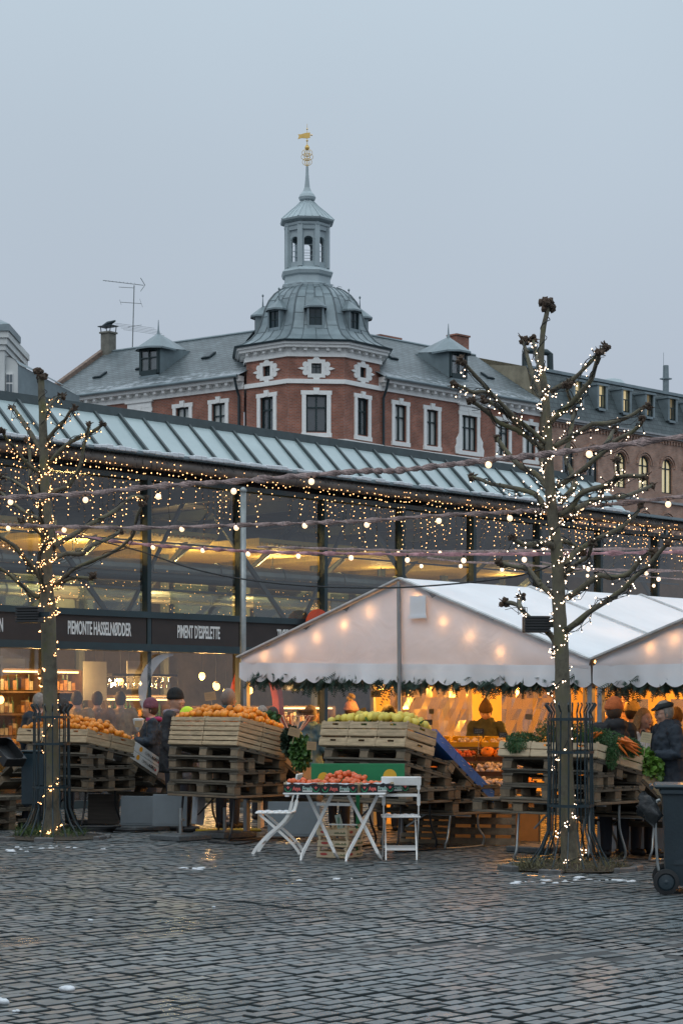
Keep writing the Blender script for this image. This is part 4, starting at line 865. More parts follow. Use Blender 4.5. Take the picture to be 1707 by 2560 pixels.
Rbr=[[(555,640),(530,580),(505,520),(475,450),(455,380),(440,310),'k'],[(535,470),(520,400),(500,300),'k'],[(600,610),(660,570),(740,530),(800,470),(865,405),(890,370),(925,345),'k'],
[(590,790),(650,740),(720,680),(790,600),(840,540),(860,470),(885,385),'k'],[(720,665),(700,610),(695,565),'k'],[(580,920),(490,840),(400,770),(330,700),(250,620),(160,520),(110,460),(75,425),'k'],
[(560,950),(470,880),(400,835),(300,790),(240,740),(190,700),(130,660),'k'],[(430,830),(350,750),(280,690),(215,655),'k'],[(250,620),(200,610),(140,612),(80,582),(35,575),'k'],[(590,1190),(520,1100),(430,1050),(370,990),(320,930),(290,882),'k'],
[(570,1290),(520,1220),(440,1190),(340,1165),(250,1150),(190,1125),(140,1110),'k'],[(620,1530),(590,1502),(530,1500),(460,1512),(410,1495),(380,1470),'k'],[(620,1810),(550,1750),(500,1690),(460,1652),(390,1640),(305,1612),'k'],
[(650,2130),(610,2050),(550,2000),(480,1940),(430,1890),(390,1855),(330,1847),'k'],[(430,1890),(415,1850),(428,1818),'k'],[(620,930),(700,890),(780,840),(850,800),(930,795),(1010,775),(1080,748),(1130,715),(1165,697),'k'],
[(640,1170),(720,1120),(800,1060),(860,1010),(930,950),(1000,890),(1080,850),(1130,800),(1140,775),'k'],[(880,985),(940,900),(960,860),(975,830),'k'],[(650,1340),(720,1290),(780,1210),(850,1180),(930,1160),(1000,1120),(1050,1105),(1160,1110),'k'],
[(735,1305),(800,1270),(880,1240),(970,1235),(1050,1220),(1120,1195),(1195,1160),'k'],[(880,1220),(950,1150),(1000,1080),(990,1015),'k'],[(660,1260),(740,1160),(715,1070),(695,1000),(720,850),(740,725),'k'],
[(690,1640),(730,1560),(800,1520),(860,1480),(950,1440),(1040,1390),(1100,1330),(1130,1280),'k'],[(680,1700),(760,1620),(820,1580),(850,1500),'k'],[(650,1480),(730,1510),(790,1560),'k'],
[(690,1830),(760,1780),(840,1720),(890,1690),(960,1700),(1050,1680),(1110,1620),(1150,1580),(1200,1550),'k'],[(690,2020),(760,1960),(850,1890),(950,1830),(1030,1770),(1100,1700),(1170,1640),(1230,1570),(1290,1500),'k']]
tree(tr,19.45,Rtr,Rbr,'mossy pollarded tree with knobbly limbs standing right of the tent gable','r','fairy lights with cool white bulbs wound round the right tree',fairyw,5,760,(1425,2172))
tl=TR(0,880,3.095)
Ltr=[sx_(128,2103,30,tl),sx_(130,2060,23,tl),sx_(131,1950,19,tl),sx_(128,1800,19,tl),sx_(124,1650,19,tl),(375,2050,58),(368,1950,60),(365,1820,52),(362,1650,44),(372,1500,40),(378,1380,40),(362,1200,40),(350,1000,38),(345,850,36),(337,650,34),(332,450,30),(322,280,26),(318,170,24)]
Lbr=[[(320,760),(270,680),(220,600),(170,520),(120,450),(100,422),'k'],[(300,1100),(240,1000),(235,850),(225,740),(220,675),'k'],[(345,470),(390,410),(430,360),(480,342),'k'],[(365,680),(430,600),(500,530),(545,460),(580,432),'k'],
[(385,860),(450,780),(540,700),(640,650),(730,610),(800,560),'k'],[(400,1090),(470,1065),(540,1035),(590,950),(630,850),(650,740),(680,640),(690,555),'k'],[(340,1130),(240,1080),(150,1020),(70,975),(15,960),'k'],[(330,950),(200,850),(120,740),(60,680),(20,612),'k'],
[(370,1330),(300,1290),(200,1240),(120,1180),(60,1130),(0,1080),'k'],[(370,1510),(350,1370),(320,1250),(312,1150)],[(330,1590),(450,1490),(560,1420),(680,1340),(800,1280),(900,1220),(970,1160),(1040,1122),(1130,1130),'k'],
[(420,1800),(480,1760),(560,1690),(680,1630),(800,1580),(900,1530),(980,1470),(1040,1400),(1055,1280),(1110,1175),'k'],[(390,1610),(520,1560),(640,1560),(720,1490),(800,1460),(880,1420),(930,1382),'k'],[(440,1790),(500,1768),(560,1750),(640,1745),(710,1752),(722,1730),'k'],
[(300,1900),(260,1880),(200,1830),(130,1770),(60,1710),(0,1670),(-90,1600),'k'],[(340,1780),(280,1700),(230,1630),(180,1580),(120,1510),(60,1470),(-20,1420),'k'],[(370,1480),(310,1400),(240,1350),(170,1300),'k'],[(420,1500),(430,1420),(350,1300)],[(370,1900),(330,1780),(300,1650),(340,1500),(400,1440)]]
tree(tl,23.97,Ltr,Lbr,'pollarded tree with clubbed limbs standing before hazelnut sign at left','l','fairy lights with warm amber bulbs wound round the left tree',fairy,9,780,(130,2096))
# louvre boxes strapped on the trunks
def louvre(c,w,h,label,rz):
    t=thing('louvred_box',label,'box',T(c)@RZ(rz)); b=MB(); b.box((-w/2,0,-h/2),(w/2,.18,h/2),bev=.008); b.build('housing',black,t)
    b=MB()
    for i in range(6): z=-h/2+(i+.5)*h/6; b.box((-w/2-.006,-.035,z-.012),(w/2+.006,-.001,z+.010),bev=.003)
    b.build('louvre',mat('louvre_dark',(.02,.022,.024),.45),t); b=MB(); b.box((w/2+.001,.04,-.03),(w/2+.12,.08,.03)); b.build('bracket',steel_dk,t)
louvre(P(1342,1560,19.5),.24,.16,'black louvred box strapped to the right tree trunk above tent valley',R(4))
louvre(P(70,1536,23.5),.27,.19,'black louvred box strapped to the left tree trunk beside sign',R(-14))
# tree guards
def guard(c,top,label,seed,g):
    rg=random.Random(seed); t=thing('tree_guard',label,'tree guard',T(c),g); n=16; r=.215
    for i in range(n):
        a=2*math.pi*(i+.5)/n; d=Vector((math.cos(a),math.sin(a),0)); w=rg.uniform(-.01,.01)
        pts=[d*(r+.20+rg.uniform(-.03,.03)),d*(r+.08)+Vector((0,0,.20)),d*(r+.01)+Vector((0,0,.37)),d*r+Vector((0,0,.9)),d*(r+w)+Vector((0,0,top-.14)),d*(r-.015)+Vector((0,0,top-.09)),d*(r+.015)+Vector((0,0,top-.05)),d*(r+.035)+Vector((0,0,top-.02)),d*(r+.02)+Vector((0,0,top))]
        b=MB(); b.tube(pts,.0085,6); b.build('bar',steel_dk,t)
    for z in (.62,1.14,top-.16):
        b=MB(); 
        for k in range(24):
            a0=2*math.pi*k/24; a1=2*math.pi*(k+1)/24; b.bar((math.cos(a0)*(r+.012),math.sin(a0)*(r+.012),z),(math.cos(a1)*(r+.012),math.sin(a1)*(r+.012),z),.008,.028)
        b.build('hoop',steel_dk,t)
gR=G(1425,2172); gL=G(130,2096)
guard(gR,1.62,'tall dark iron tree guard with curled tips round the right trunk',2,'iron tree guards')
guard(gL,1.62,'tall dark iron tree guard with curled tips round the left trunk',3,'iron tree guards')
# soil rings, dead grass, snow
soil=mat('soil',(.045,.036,.025),.95,.5,12,.9,40); grass=mat('dry_grass',(.13,.12,.06),.9,.4,8,rand=.1); grassg=mat('green_grass',(.06,.10,.03),.9,.4,8)
def tuft(c,n,rad,seed,m,label,h=.16,down=False):
    rg=random.Random(seed); b=MB()
    for i in range(n):
        a=rg.random()*6.28; r=rad*rg.random()**.5; p=Vector((r*math.cos(a),r*math.sin(a),.0)); d=Vector((rg.gauss(0,.5),rg.gauss(0,.5),.9 if not down else .35)).normalized()*h*rg.uniform(.4,1.2); w=Vector((rg.uniform(-1,1),rg.uniform(-1,1),0)).normalized()*.004
        q=p+d*.6; e=p+d+Vector((d.x,d.y,-.3*h))*.5; b.add([p-w,p+w,q+w*.7,q-w*.7,e],[(0,1,2,3),(3,2,4)])
    o=b.build('grass_tuft',m); o.location=c; tag(o,label,'grass',kind='stuff')
for c,s,nm in ((gR,1,'right'),(gL,2,'left')):
    b=MB(); n=20; rg=random.Random(s); ring=[(.62*(1+rg.uniform(-.08,.08))*math.cos(k*2*math.pi/n),.58*math.sin(k*2*math.pi/n),.012) for k in range(n)]; mid=[(x*.5,y*.5,.05) for x,y,z in ring]
    b.add(ring+mid+[(0,0,.07)],[(k,(k+1)%n,n+(k+1)%n,n+k) for k in range(n)]+[(n+k,n+(k+1)%n,2*n) for k in range(n)]); o=b.build('soil_bed',soil,smooth=True); o.location=c; tag(o,kind='structure')
    b=MB()
    for k in range(16):
        if rg.random()<.75:
            a=k*2*math.pi/16; x=.66*math.cos(a); y=.62*math.sin(a); b.box((-.11,-.04,-.02),(.11,.04,.035+rg.random()*.02),M=T((x,y,0))@RZ(a+math.pi/2+rg.uniform(-.1,.1)),bev=.01)
    o=b.build('stone_edging',mat('edging',(.10,.10,.10),.5,.3,8,.4,40)); o.location=c; tag(o,kind='structure')
tuft(gR,900,.55,1,grass,'withered straw coloured grass round foot of the right tree',.2,True); tuft(gR+Vector((-.35,-.1,0)),300,.3,5,grass,'flattened dead grass left of the right tree foot',.2,True)
tuft(gL,500,.42,2,grassg,'green grass tufts round foot of the left tree',.2); tuft(gL+Vector((-.25,0,0)),260,.2,6,grassg,'thicker grass clump at the far left tree foot',.22)
def snowpatch(c,sx,sy,n,seed,label,h=.02):
    rg=random.Random(seed); b=MB()
    for i in range(int(n*.9)): b.ball((rg.gauss(0,sx),rg.gauss(0,sy)*1.8,-.004),rg.choice([.008,.012,.016,.022,.034])*rg.uniform(.7,1.2),7,5,(1.5,1,.38),jit=.75)
    o=b.build('snow_patch',snowm,smooth=True); o.location=c; tag(o,label,'snow',kind='stuff')
snowpatch(G(1500,2200),.2,.10,26,1,'broken snow by right tree bed'); snowpatch(G(1330,2205),.14,.06,14,2,'specks of snow left of right tree bed'); snowpatch(G(130,2118),.30,.09,36,3,'snow scattered before left tree bed'); snowpatch(G(20,2128),.25,.10,16,4,'snow remnants at far left edge')
snowpatch(G(830,2195),.25,.10,12,5,'slushy specks before side chair and table',.012); snowpatch(G(480,2170),.18,.05,7,6,'thin slush streak on the square left of chair',.012)
for i,(x,y,r_) in enumerate([(168,2478,.05),(5,2510,.055),(228,2302,.02),(535,2268,.015),(40,2530,.02),(540,2050,.02)]):
    b=MB(); rg=random.Random(i); 
    for k in range(5): b.ball((rg.uniform(-1,1)*r_*.6,rg.uniform(-1,1)*r_*.4,r_*.25),r_*rg.uniform(.4,.75),8,5,(1,1,.6),jit=.35)
    o=b.build('snow_lump',snowm,smooth=True); o.location=G(x,y); tag(o,['small snow lump lying on setts near the bottom left','snow lump cut by the left picture edge','tiny snow crumb on setts left of centre','tiny snow crumb lying in the drain strip','little snow scrap at bottom left edge','tiny snow crumb under the orange stall'][i],'snow')
# ================= TENTS =================
fab=fabricmat('tent_fabric',(.86,.85,.89),.13,.4,1.6); fabr=fabricmat('tent_roof',(.80,.81,.83),.06,.45,.9,stain=.07); fabv=fabricmat('tent_valance',(.82,.83,.86),.06,.12,3,stain=.05); alu=mat('aluminium',(.30,.31,.32),.4,.15,5,metal=.4)
side_f=fabricmat('tent_side_fabric',(.90,.62,.20),.1,.3,2); clear=glassmat('clear_film',(.80,.78,.76),6,.12,dirt=.28,base=(.40,.34,.36))
TWd=5.39
def tent(x0,label,full,seed):
    rg=random.Random(seed); M=FR((-1.245,25,0),GR)@T((x0,0,0)); t=thing('market_tent',label,'tent',M)
    zo=lambda x:2.2-.115*((x+x0)/TWd) if x0==0 else 2.085
    W_=TWd-.04; D=7.26; AX=W_/2; AZ=3.06 if x0==0 else 2.98
    # front gable (curved slightly), split left/right of the pole
    def gable(y,name,m,bow=.05):
        b=MB(); n=24; rows=8; vs=[]
        for i in range(n+1):
            x=W_*i/n; zt=(zo(0)+(AZ-zo(0))*(x/AX)) if x<AX else (AZ+(zo(W_)-AZ)*((x-AX)/(W_-AX))); zb=zo(x)-.13
            for j in range(rows+1):
                f=j/rows; z=zb+(zt-zb)*f; vs.append((x,y-bow*math.sin(math.pi*f)*.6+.012*math.sin(x*9+z*4),z))
        fs=[(i*(rows+1)+j,(i+1)*(rows+1)+j,(i+1)*(rows+1)+j+1,i*(rows+1)+j+1) for i in range(n) for j in range(rows)]
        b.add(vs,fs); return b.build(name,m,t,smooth=True)
    gable(0,'gable_panel',fab)
    def valance(a,b_,n,name,side=False,y=0,m=fabv,h=.24,parent=t):
        b=MB(); vs=[]; st=8; N=n*st
        for i in range(N+1):
            u=a+(b_-a)*i/N; ph=(i%st)/st; drop=h-.05+.05*math.sin(math.pi*(i%st)/st) if i%st else h-.055
            z=(zo(u)-.06 if not side else zo(0 if y==0 else W_)-.06); wv=.02*math.sin(u*5.1+y)+.01*math.sin(u*17)
            for f in (0,.35,.7,1):
                q=(-.03+wv*f)
                vs.append((u,y+q,z-drop*f) if not side else (y+q,u,z-drop*f))
        b.add(vs,[(i*4+j,(i+1)*4+j,(i+1)*4+j+1,i*4+j+1) for i in range(N) for j in range(3)]); return b.build(name,m,parent,smooth=True)
    valance(-.02,W_+.02,23,'valance')
    valance(0,D,30,'valance',True,0.0); valance(0,D,30,'valance',True,W_-.02)
    # roof slopes with slight sag per bay
    for s in (0,1):
        b=MB(); nx,ny=8,24; vs=[]
        for i in range(nx+1):
            f=i/nx
            for j in range(ny+1):
                y=D*j/ny-.03; ph=(y/2.42)%1; sag=.05*math.sin(math.pi*ph)*math.sin(math.pi*min(1,f*1.0))
                xe=-.05 if s==0 else W_+.05; x=xe+(AX-xe)*f; z=zo(0 if s==0 else W_)+.0+(AZ+.02-zo(0 if s==0 else W_))*f-sag
                vs.append((x,y,z))
        fs=[(i*(ny+1)+j,(i+1)*(ny+1)+j,(i+1)*(ny+1)+j+1,i*(ny+1)+j+1) for i in range(nx) for j in range(ny)]
        if s==0: fs=[f[::-1] for f in fs]
        b.add(vs,fs); b.build('roof_panel',fabr,t,smooth=True)
    b=MB()   # hems: seam strips on the rake and between bays
    for yy in (-.045,2.42,4.84):
        if yy<0:
            b.bar((-.03,yy,zo(0)+.01),(AX,yy,AZ+.02),.02,.07,up=(0,1,0)); b.bar((AX,yy-.002,AZ+.02),(W_+.03,yy-.002,zo(W_)+.01),.02,.07,up=(0,1,0))
        else: b.bar((AX,yy,AZ+.035),(W_+.03,yy,zo(W_)+.03),.02,.035,up=(0,1,0)); b.bar((AX,yy,AZ+.035),(-.03,yy,zo(0)+.03),.02,.035,up=(0,1,0))
    b.build('seam',mat('seam_grey',(.55,.56,.56),.7,.2,9),t)
    xs=[.03,W_-.03]
    for x in xs:
        for y in (.05,2.42,4.84,D-.05):
            b=MB(); b.box((x-.03,y-.03,0),(x+.03,y+.03,zo(x)-.03),bev=.006); b.box((x-.1,y-.1,0),(x+.1,y+.1,.012))
            for zz in (1.2,1.6): b.box((x-.012,y-.036,zz),(x+.012,y-.031,zz+.025))
            b.build('post',alu,t)
    b=MB(); b.tube([(AX+.02,-.03,.0),(AX,-.05,1.0),(AX,-.07,AZ-.02)],.024,8); b.build('post',alu,t)
    b=MB()
    for y in (.03,2.42,4.84,D): 
        b.bar((0,y,zo(0)-.03),(AX,y,AZ-.04),.05,.06); b.bar((AX,y,AZ-.04),(W_,y,zo(W_)-.03),.05,.06)
    b.bar((AX,0,AZ-.05),(AX,D,AZ-.05),.05); b.bar((.03,0,zo(0)-.06),(.03,D,zo(0)-.06),.05); b.bar((W_-.03,0,zo(W_)-.06),(W_-.03,D,zo(W_)-.06),.05); b.build('frame',alu,t)
    if full:
        b=MB(); b.box((AX+.18,-.085,2.62),(AX+.42,-.075,2.86)); b.box((AX+.16,-.095,2.60),(AX+.44,-.0855,2.635)); b.build('vent_flap',fabv,t)
        # left side wall, rear two bays: fabric with clear windows
        for y0,y1 in ((2.42,4.84),(4.84,7.2)):
            b=MB(); a=y0+.04; c=y1-.04; zt=zo(0)-.1
            b.quad((.03,a,0),(.03,c,0),(.03,c,.75),(.03,a,.75)); b.quad((.03,a,1.88),(.03,c,1.88),(.03,c,zt),(.03,a,zt)); b.quad((.03,a,.75),(.03,a+.3,.75),(.03,a+.3,1.88),(.03,a,1.88)); b.quad((.03,c-.3,.75),(.03,c,.75),(.03,c,1.88),(.03,c-.3,1.88))
            b.build('side_wall',side_f,t)
            b=MB(); n=14; vs=[]
            for i in range(n+1):
                for j in range(8): vs.append((.03+rg.uniform(-.022,.022),a+.3+(c-a-.6)*i/n,.75+1.13*j/7))
            b.add(vs,[(i*8+j,(i+1)*8+j,(i+1)*8+j+1,i*8+j+1) for i in range(n) for j in range(7)]); b.build('clear_window',clear,t,smooth=False)
    b=MB(); a=.05; c=W_-.05; yb=D-.03
    b.quad((a,yb,0),(c,yb,0),(c,yb,.7),(a,yb,.7)); b.quad((a,yb,1.7),(c,yb,1.7),(c,yb,2.02),(a,yb,2.02))
    for k in range(5): xx=a+k*(c-a)/4; b.quad((max(a,xx-.2),yb,.7),(min(c,xx+.2),yb,.7),(min(c,xx+.2),yb,1.7),(max(a,xx-.2),yb,1.7))
    b.build('back_wall',side_f,t)
    b=MB()
    for k in range(4): b.quad((a+k*(c-a)/4+.2,yb,.7),(a+(k+1)*(c-a)/4-.2,yb,.7),(a+(k+1)*(c-a)/4-.2,yb,1.7),(a+k*(c-a)/4+.2,yb,1.7))
    b.build('clear_window',clear,t)
    gable(D-.02,'gable_panel',side_f,bow=0)
    # rolled-up side flap
    b=MB(); b.tube([(.3 if x0 else W_-1.6,5.0,1.86),(1.9 if x0 else W_-.3,5.05,1.88)],[.09,.1],10,jit=.08); b.build('rolled_flap',side_f,t)
    return t,M,zo,W_,AX,AZ
TA=tent(0,'large white market tent with bulbs glowing through its gable',True,1)
TB=tent(TWd+.03,'second white market tent cut off by right picture edge',False,2)
# bulbs of the tents
def tbulb(M,p,en,label,grp,r=.045):
    t=thing('tent_bulb',label,'lamp',M@T(p),grp); b=MB(); b.ball((0,0,0),r,8,6,(1,1,1.2)); b.build('bulb',bulbm,t); b=MB(); b.tube([(0,0,r),(0,0,r+.09)],[.018,.014],6); b.build('socket',black,t)
    if en: lamp(t,(0,0,-.07),en,(1,.40,.055),.05)
def tent_uv(px,py,T_):   # point just behind the gable plane seen at that pixel
    M=T_[1]; o=M@Vector((0,.09,0)); n=(M.to_3x3()@Vector((0,1,0))); d=Vector(((px-CX)/F,1,(HY-py)/F)); c=Vector((0,0,EYE)); s=(o-c).dot(n)/d.dot(n); return M.inverted()@(c+d*s)
for i,(x,y) in enumerate([(677,1640),(741,1624),(808,1594),(875,1563),(940,1531),(1055,1496),(1123,1555),(1192,1591),(1266,1630)]):
    p=tent_uv(x,y,TA); t=thing('tent_bulb',['first','second','third','fourth','fifth','sixth','seventh','eighth','ninth'][i]+' bulb from the left glowing through the big tent gable','lamp',TA[1]@T(p),'bulbs strung behind the tent gable')
    b=MB(); b.ball((0,0,0),.035,8,6,(1,1,1.2)); b.build('bulb',bulbm,t); b=MB(); b.tube([(0,0,.035),(0,0,.12)],[.018,.014],6); b.build('socket',black,t); lamp(t,(0,-.04,0),2.3,(1,.45,.14),.02)
for i,(x,y) in enumerate([(1640,1620),(1700,1600)]):
    p=tent_uv(x,y,TB); t=thing('tent_bulb',['left bulb glowing through the second tent gable','right bulb glowing through the second tent gable'][i],'lamp',TB[1]@T(p),'bulbs behind the second gable')
    b=MB(); b.ball((0,0,0),.035,8,6,(1,1,1.2)); b.build('bulb',bulbm,t); b=MB(); b.tube([(0,0,.035),(0,0,.12)],[.018,.014],6); b.build('socket',black,t); lamp(t,(0,-.04,0),2.3,(1,.45,.14),.02)
for i,(x,y,z,e) in enumerate([(1.0,1.5,1.85,50),(1.6,4.0,1.95,170),(4.2,4.6,1.95,150),(4.0,2.0,2.1,60),(2.6,6.2,1.95,150)]):
    tbulb(TA[1],(x,y,z),e,['bare orange bulb under the tent front left','bare orange bulb before the clear tent windows','bare orange bulb at the tent right rear','bare orange bulb over the carrot stall','bare orange bulb at tent back'][i],'bare bulbs lighting the tent inside')
for i,(x,y,z,e) in enumerate([(1.2,2.2,2.05,60),(1.6,5,2.0,110),(3.6,3,2.1,80)]):
    tbulb(TB[1],(x,y,z),e,['bare orange bulb above the blonde woman','bare orange bulb at back of second tent','bare orange bulb beyond right edge in second tent'][i],'bare bulbs lighting the second tent')
# fir garlands
fir=mat('fir_green',(.020,.050,.035),.7,.5,9)
def garland(M,x0,x1,zf,seed,label,g):
    rg=random.Random(seed); b=MB(); x=x0
    while x<x1:
        for k in range(11):
            c=Vector((x+rg.uniform(-.04,.04),.06+rg.uniform(-.05,.05),zf(x)+rg.uniform(-.04,.05))); d=Vector((rg.gauss(0,.5),rg.gauss(0,.35),-rg.uniform(.2,1.1))).normalized(); L=rg.uniform(.09,.22)*(1+.6*max(0,noise.noise(Vector((x*2.2,seed,0)))*2)); u=d.cross(Vector((rg.uniform(-1,1),1,rg.uniform(-1,1)))).normalized()
            b.tube([c,c+d*L],[.004,.002],3,cap=False)
            for j in range(9):
                q=c+d*L*(j+1)/9.5; 
                for s in (-1,1):
                    e=q+(u*s+d*.7).normalized()*.05*(1-.04*j); w=d*.008; b.add([q-w,q+w,e],[(0,1,2)])
        x+=.045
    o=b.build('foliage',fir,thing('fir_garland',label,'garland',M,g)); 
    c_=MB(); c_.tube([(x0+(x1-x0)*i/12,.05,zf(x0+(x1-x0)*i/12)+.03) for i in range(13)],.012,5); c_.build('rope',cable,o.parent); return o.parent
z1=lambda x:1.99-.1*(x/TWd)+.02*math.sin(x*4)
garland(TA[1],.15,TWd-.2,z1,4,'thick fir garland hanging below big tent valance','fir garlands')
garland(TB[1],.15,4.0,lambda x:1.88+.02*math.sin(x*5),5,'fir garland hanging below second tent valance','fir garlands')
# ================= FESTOONS =================
rag=mat('rag_wrap',(.36,.30,.29),.9,.5,9,.8,30,stretch=(4,4,4),col2=(.50,.36,.34)); ragr=mat('rag_wrap_red',(.44,.24,.26),.9,.5,9,.8,30)
def D2S(x,y): return (x*1.0887,y*1.0887)
def festoon(pts,bl,Ya,Yb,r,label,m,seed,flat=.55,bm_=bulbw,br=.029):
    rg=random.Random(seed); x0=pts[0][0]; x1=pts[-1][0]; Yf=lambda x:Ya+(Yb-Ya)*(x-x0)/(x1-x0)
    w=[P(*D2S(x,y),Yf(x)) for x,y in pts]; o0=w[0]; t=thing('festoon_string',label,'light string',T(o0)); q=smooth(w,12); b=MB(); n=len(q); N=8; vs=[]
    for i,p in enumerate(q):
        tw=i*.75+rg.uniform(-.3,.3); rr=r*1.15*(1+.35*noise.noise(Vector((i*.35,seed,0)))*1.6+rg.uniform(-.12,.12))
        for k in range(N):
            a=2*math.pi*k/N; y_=math.cos(a)*rr; z_=math.sin(a)*rr*flat; vs.append(p-o0+Vector((0,y_*math.cos(tw)-z_*math.sin(tw),y_*math.sin(tw)+z_*math.cos(tw))))
    b.add(vs,[(i*N+k,i*N+(k+1)%N,(i+1)*N+(k+1)%N,(i+1)*N+k) for i in range(n-1) for k in range(N)]); b.build('wrapped_cord',m,t,smooth=False)
    for x,y in bl:
        p=P(*D2S(x,y),Yf(x))-o0; k=MB(); k.ball((0,0,0),br,10,7,(1,1,1.1)); kk=k.build('bulb',bm_,t,smooth=True,loc=p); k=MB(); k.tube([(0,0,br*.8),(0,0,br*1.9)],[br*.42,br*.42],8); k.build('socket',black,kk)
festoon([(-60,1146),(0,1143),(190,1134),(380,1115),(540,1105),(700,1092),(830,1082),(905,1081),(1000,1071),(1130,1056),(1250,1043),(1400,1025),(1620,995)],[(25,1141+12),(197,1148),(364,1140),(537,1128),(715,1106),(1121,1067),(1352,1043)],21,16.5,.030,'highest rag wrapped bulb string rising to the right edge',rag,1)
festoon([(-60,1205),(0,1205),(130,1209),(330,1212),(545,1206),(700,1201),(840,1196),(1000,1184),(1170,1176),(1250,1170),(1380,1160),(1568,1140),(1640,1132)],[(20,1213),(148,1217),(418,1215),(543,1212),(700,1207),(842,1205),(1007,1196),(1170,1190),(1334,1165),(1533,1158)],24,19,.024,'second rag wrapped bulb string crossing above tent peak',rag,2)
festoon([(120,1222),(240,1240),(350,1252),(470,1260),(570,1266),(700,1270),(850,1272),(1000,1273),(1260,1272),(1420,1270),(1640,1266)],[(352,1257),(466,1264),(570,1272),(685,1277),(806,1281),(935,1286),(1064,1287),(1203,1285)],26,21,.022,'reddish rag wrapped bulb string starting in the left tree',ragr,3)
festoon([(590,1256),(760,1260),(960,1265),(1100,1266),(1260,1263),(1640,1258)],[(914,1270),(1010,1269),(1135,1273),(1226,1268)],28,24,.018,'thin rag wrapped bulb string just above the reddish one',rag,4,br=.024)
festoon([(980,1281),(1060,1290),(1180,1295),(1300,1305),(1420,1309),(1640,1312)],[(967,1300),(1057,1300),(1152,1308),(1350,1307),(1483,1316),(1511,1330)],27,24,.015,'short lowest bulb string between tent peak and right edge',rag,5,br=.026)
festoon([(1240,1290),(1330,1306),(1440,1320),(1560,1330),(1640,1334)],[(1290,1330),(1348,1322),(1500,1345)],28,26,.010,'slack bulb string behind right tree over tent roof',rag,6,br=.022)
t=P(*D2S(200,1235),24); o=thing('overhead_cable','thin black cable sagging across the hall to the right tree','cable',T(t)); b=MB(); b.tube([p-t for p in smooth([P(*D2S(x,y),24-4*(x-200)/1050) for x,y in [(200,1235),(320,1265),(440,1305),(560,1330),(700,1345),(850,1350),(960,1347),(1100,1335),(1200,1320),(1262,1300)]],5)],.009,5); b.build('wire',cable,o)
# ================= STALLS =================
def mk_pallet(w=1.2,d=.8,name='pallet'):
    t=thing(name,'x','pallet'); ys=[-d/2+.05,0,d/2-.05] if d>.5 else [-d/2+.06,d/2-.06]
    b=MB(); nb=5 if d>.5 else 2
    for i in range(nb): y=-d/2+(i+.5)*d/nb; b.box((-w/2,y-.055,.122),(w/2,y+.055,.144),bev=.003)
    for x in (-w/2+.07,0,w/2-.07): b.box((x-.07,-d/2,.1),(x+.07,d/2,.1215))
    b.build('deck',wood_old,t)
    for x in (-w/2+.065,0,w/2-.065):
        for y in ys: k=MB(); k.box((x-.06,y-.05,.0225),(x+.06,y+.05,.0995),bev=.004); k.build('block',wood_blk,t)
    b=MB()
    for y in ys: b.box((-w/2,y-.05,0),(w/2,y+.05,.022),bev=.003)
    b.build('runner',wood_old,t); return t
pal=mk_pallet(); half=mk_pallet(1.2,.3)
pal.matrix_world=T((0,-90,0)); half.matrix_world=T((0,-92,0))
used=set()
def put(src,M,label,group):
    if src.name not in used:
        if src.name not in KIDS: KIDS[src.name]=[(c,kids(c)) for c in kids(src)]
        used.add(src.name); src.matrix_world=M; src['label']=label; src['group']=group; return src
    return dup(src,M,label,group)
def mk_crate(w,d,h,rows=2,m=None,hole=True,name='wooden_crate',lab=None):
    m=m or wood_new; t=thing(name,'x','crate'); th=.008; p=.02; sh=(h-.012*(rows))/rows
    def face(L):
        b=MB()
        for r in range(rows):
            z0=.006+r*(sh+.012); z1=z0+sh
            if hole and r==rows-1 and sh>.05:
                hz=z1-.028; b.box((-L/2,0,z0),(L/2,th,hz-.012)); b.box((-L/2,0,hz+.01),(L/2,th,z1)); b.box((-L/2,0,hz-.0118),(-.045,th,hz+.0098)); b.box((.045,0,hz-.0118),(L/2,th,hz+.0098))
            else: b.box((-L/2,0,z0),(L/2,th,z1),bev=.002)
        return b
    face(w).build('side_panel',m,t,M=T((0,-d/2,0))); face(w).build('side_panel',m,t,M=T((0,d/2,0))@RZ(math.pi))
    face(d-.02).build('end_panel',m,t,M=T((w/2,0,0))@RZ(math.pi/2)); face(d-.02).build('end_panel',m,t,M=T((-w/2,0,0))@RZ(-math.pi/2))
    for x in(-1,1):
        for y in (-1,1): b=MB(); xx=x*(w/2-.02); yy=y*(d/2-.02); b.box((xx-.011,yy-.011,0),(xx+.011,yy+.011,h+.008)); b.build('corner_post',m,t)
    b=MB()
    for i in range(5): y=-d/2+.01+(i+.5)*(d-.02)/5; b.box((-w/2+.01,y-d/12,.0),(w/2-.01,y+d/12,.005))
    b.build('base',m,t); KIDS[t.name]=[(c,[]) for c in kids(t)]; return t
c60=mk_crate(.59,.395,.17,3); c50=mk_crate(.465,.395,.18); c40=mk_crate(.423,.5,.17); c40l=mk_crate(.423,.5,.10,1); c43=mk_crate(.41,.40,.155,2,wood_pale)
def frames(C,tilt,zp,y=0): Fs=FR(C,GR); return Fs,Fs@T((0,y,zp))@RX(-R(tilt))
C1=Vector((-3.20,25.0,0));C2=Vector((-1.219,23.2,0));C3=Vector((.677,21.43,0));C4=Vector((2.52,19.7,0))
SN={1:'orange stall at the left tree',2:'orange stall by the side chair',3:'quince stall behind green board',4:'carrot stall at right tree'}
ORD=['lowest','second lowest','third lowest','fourth lowest','fifth lowest']
rg=random.Random(11)
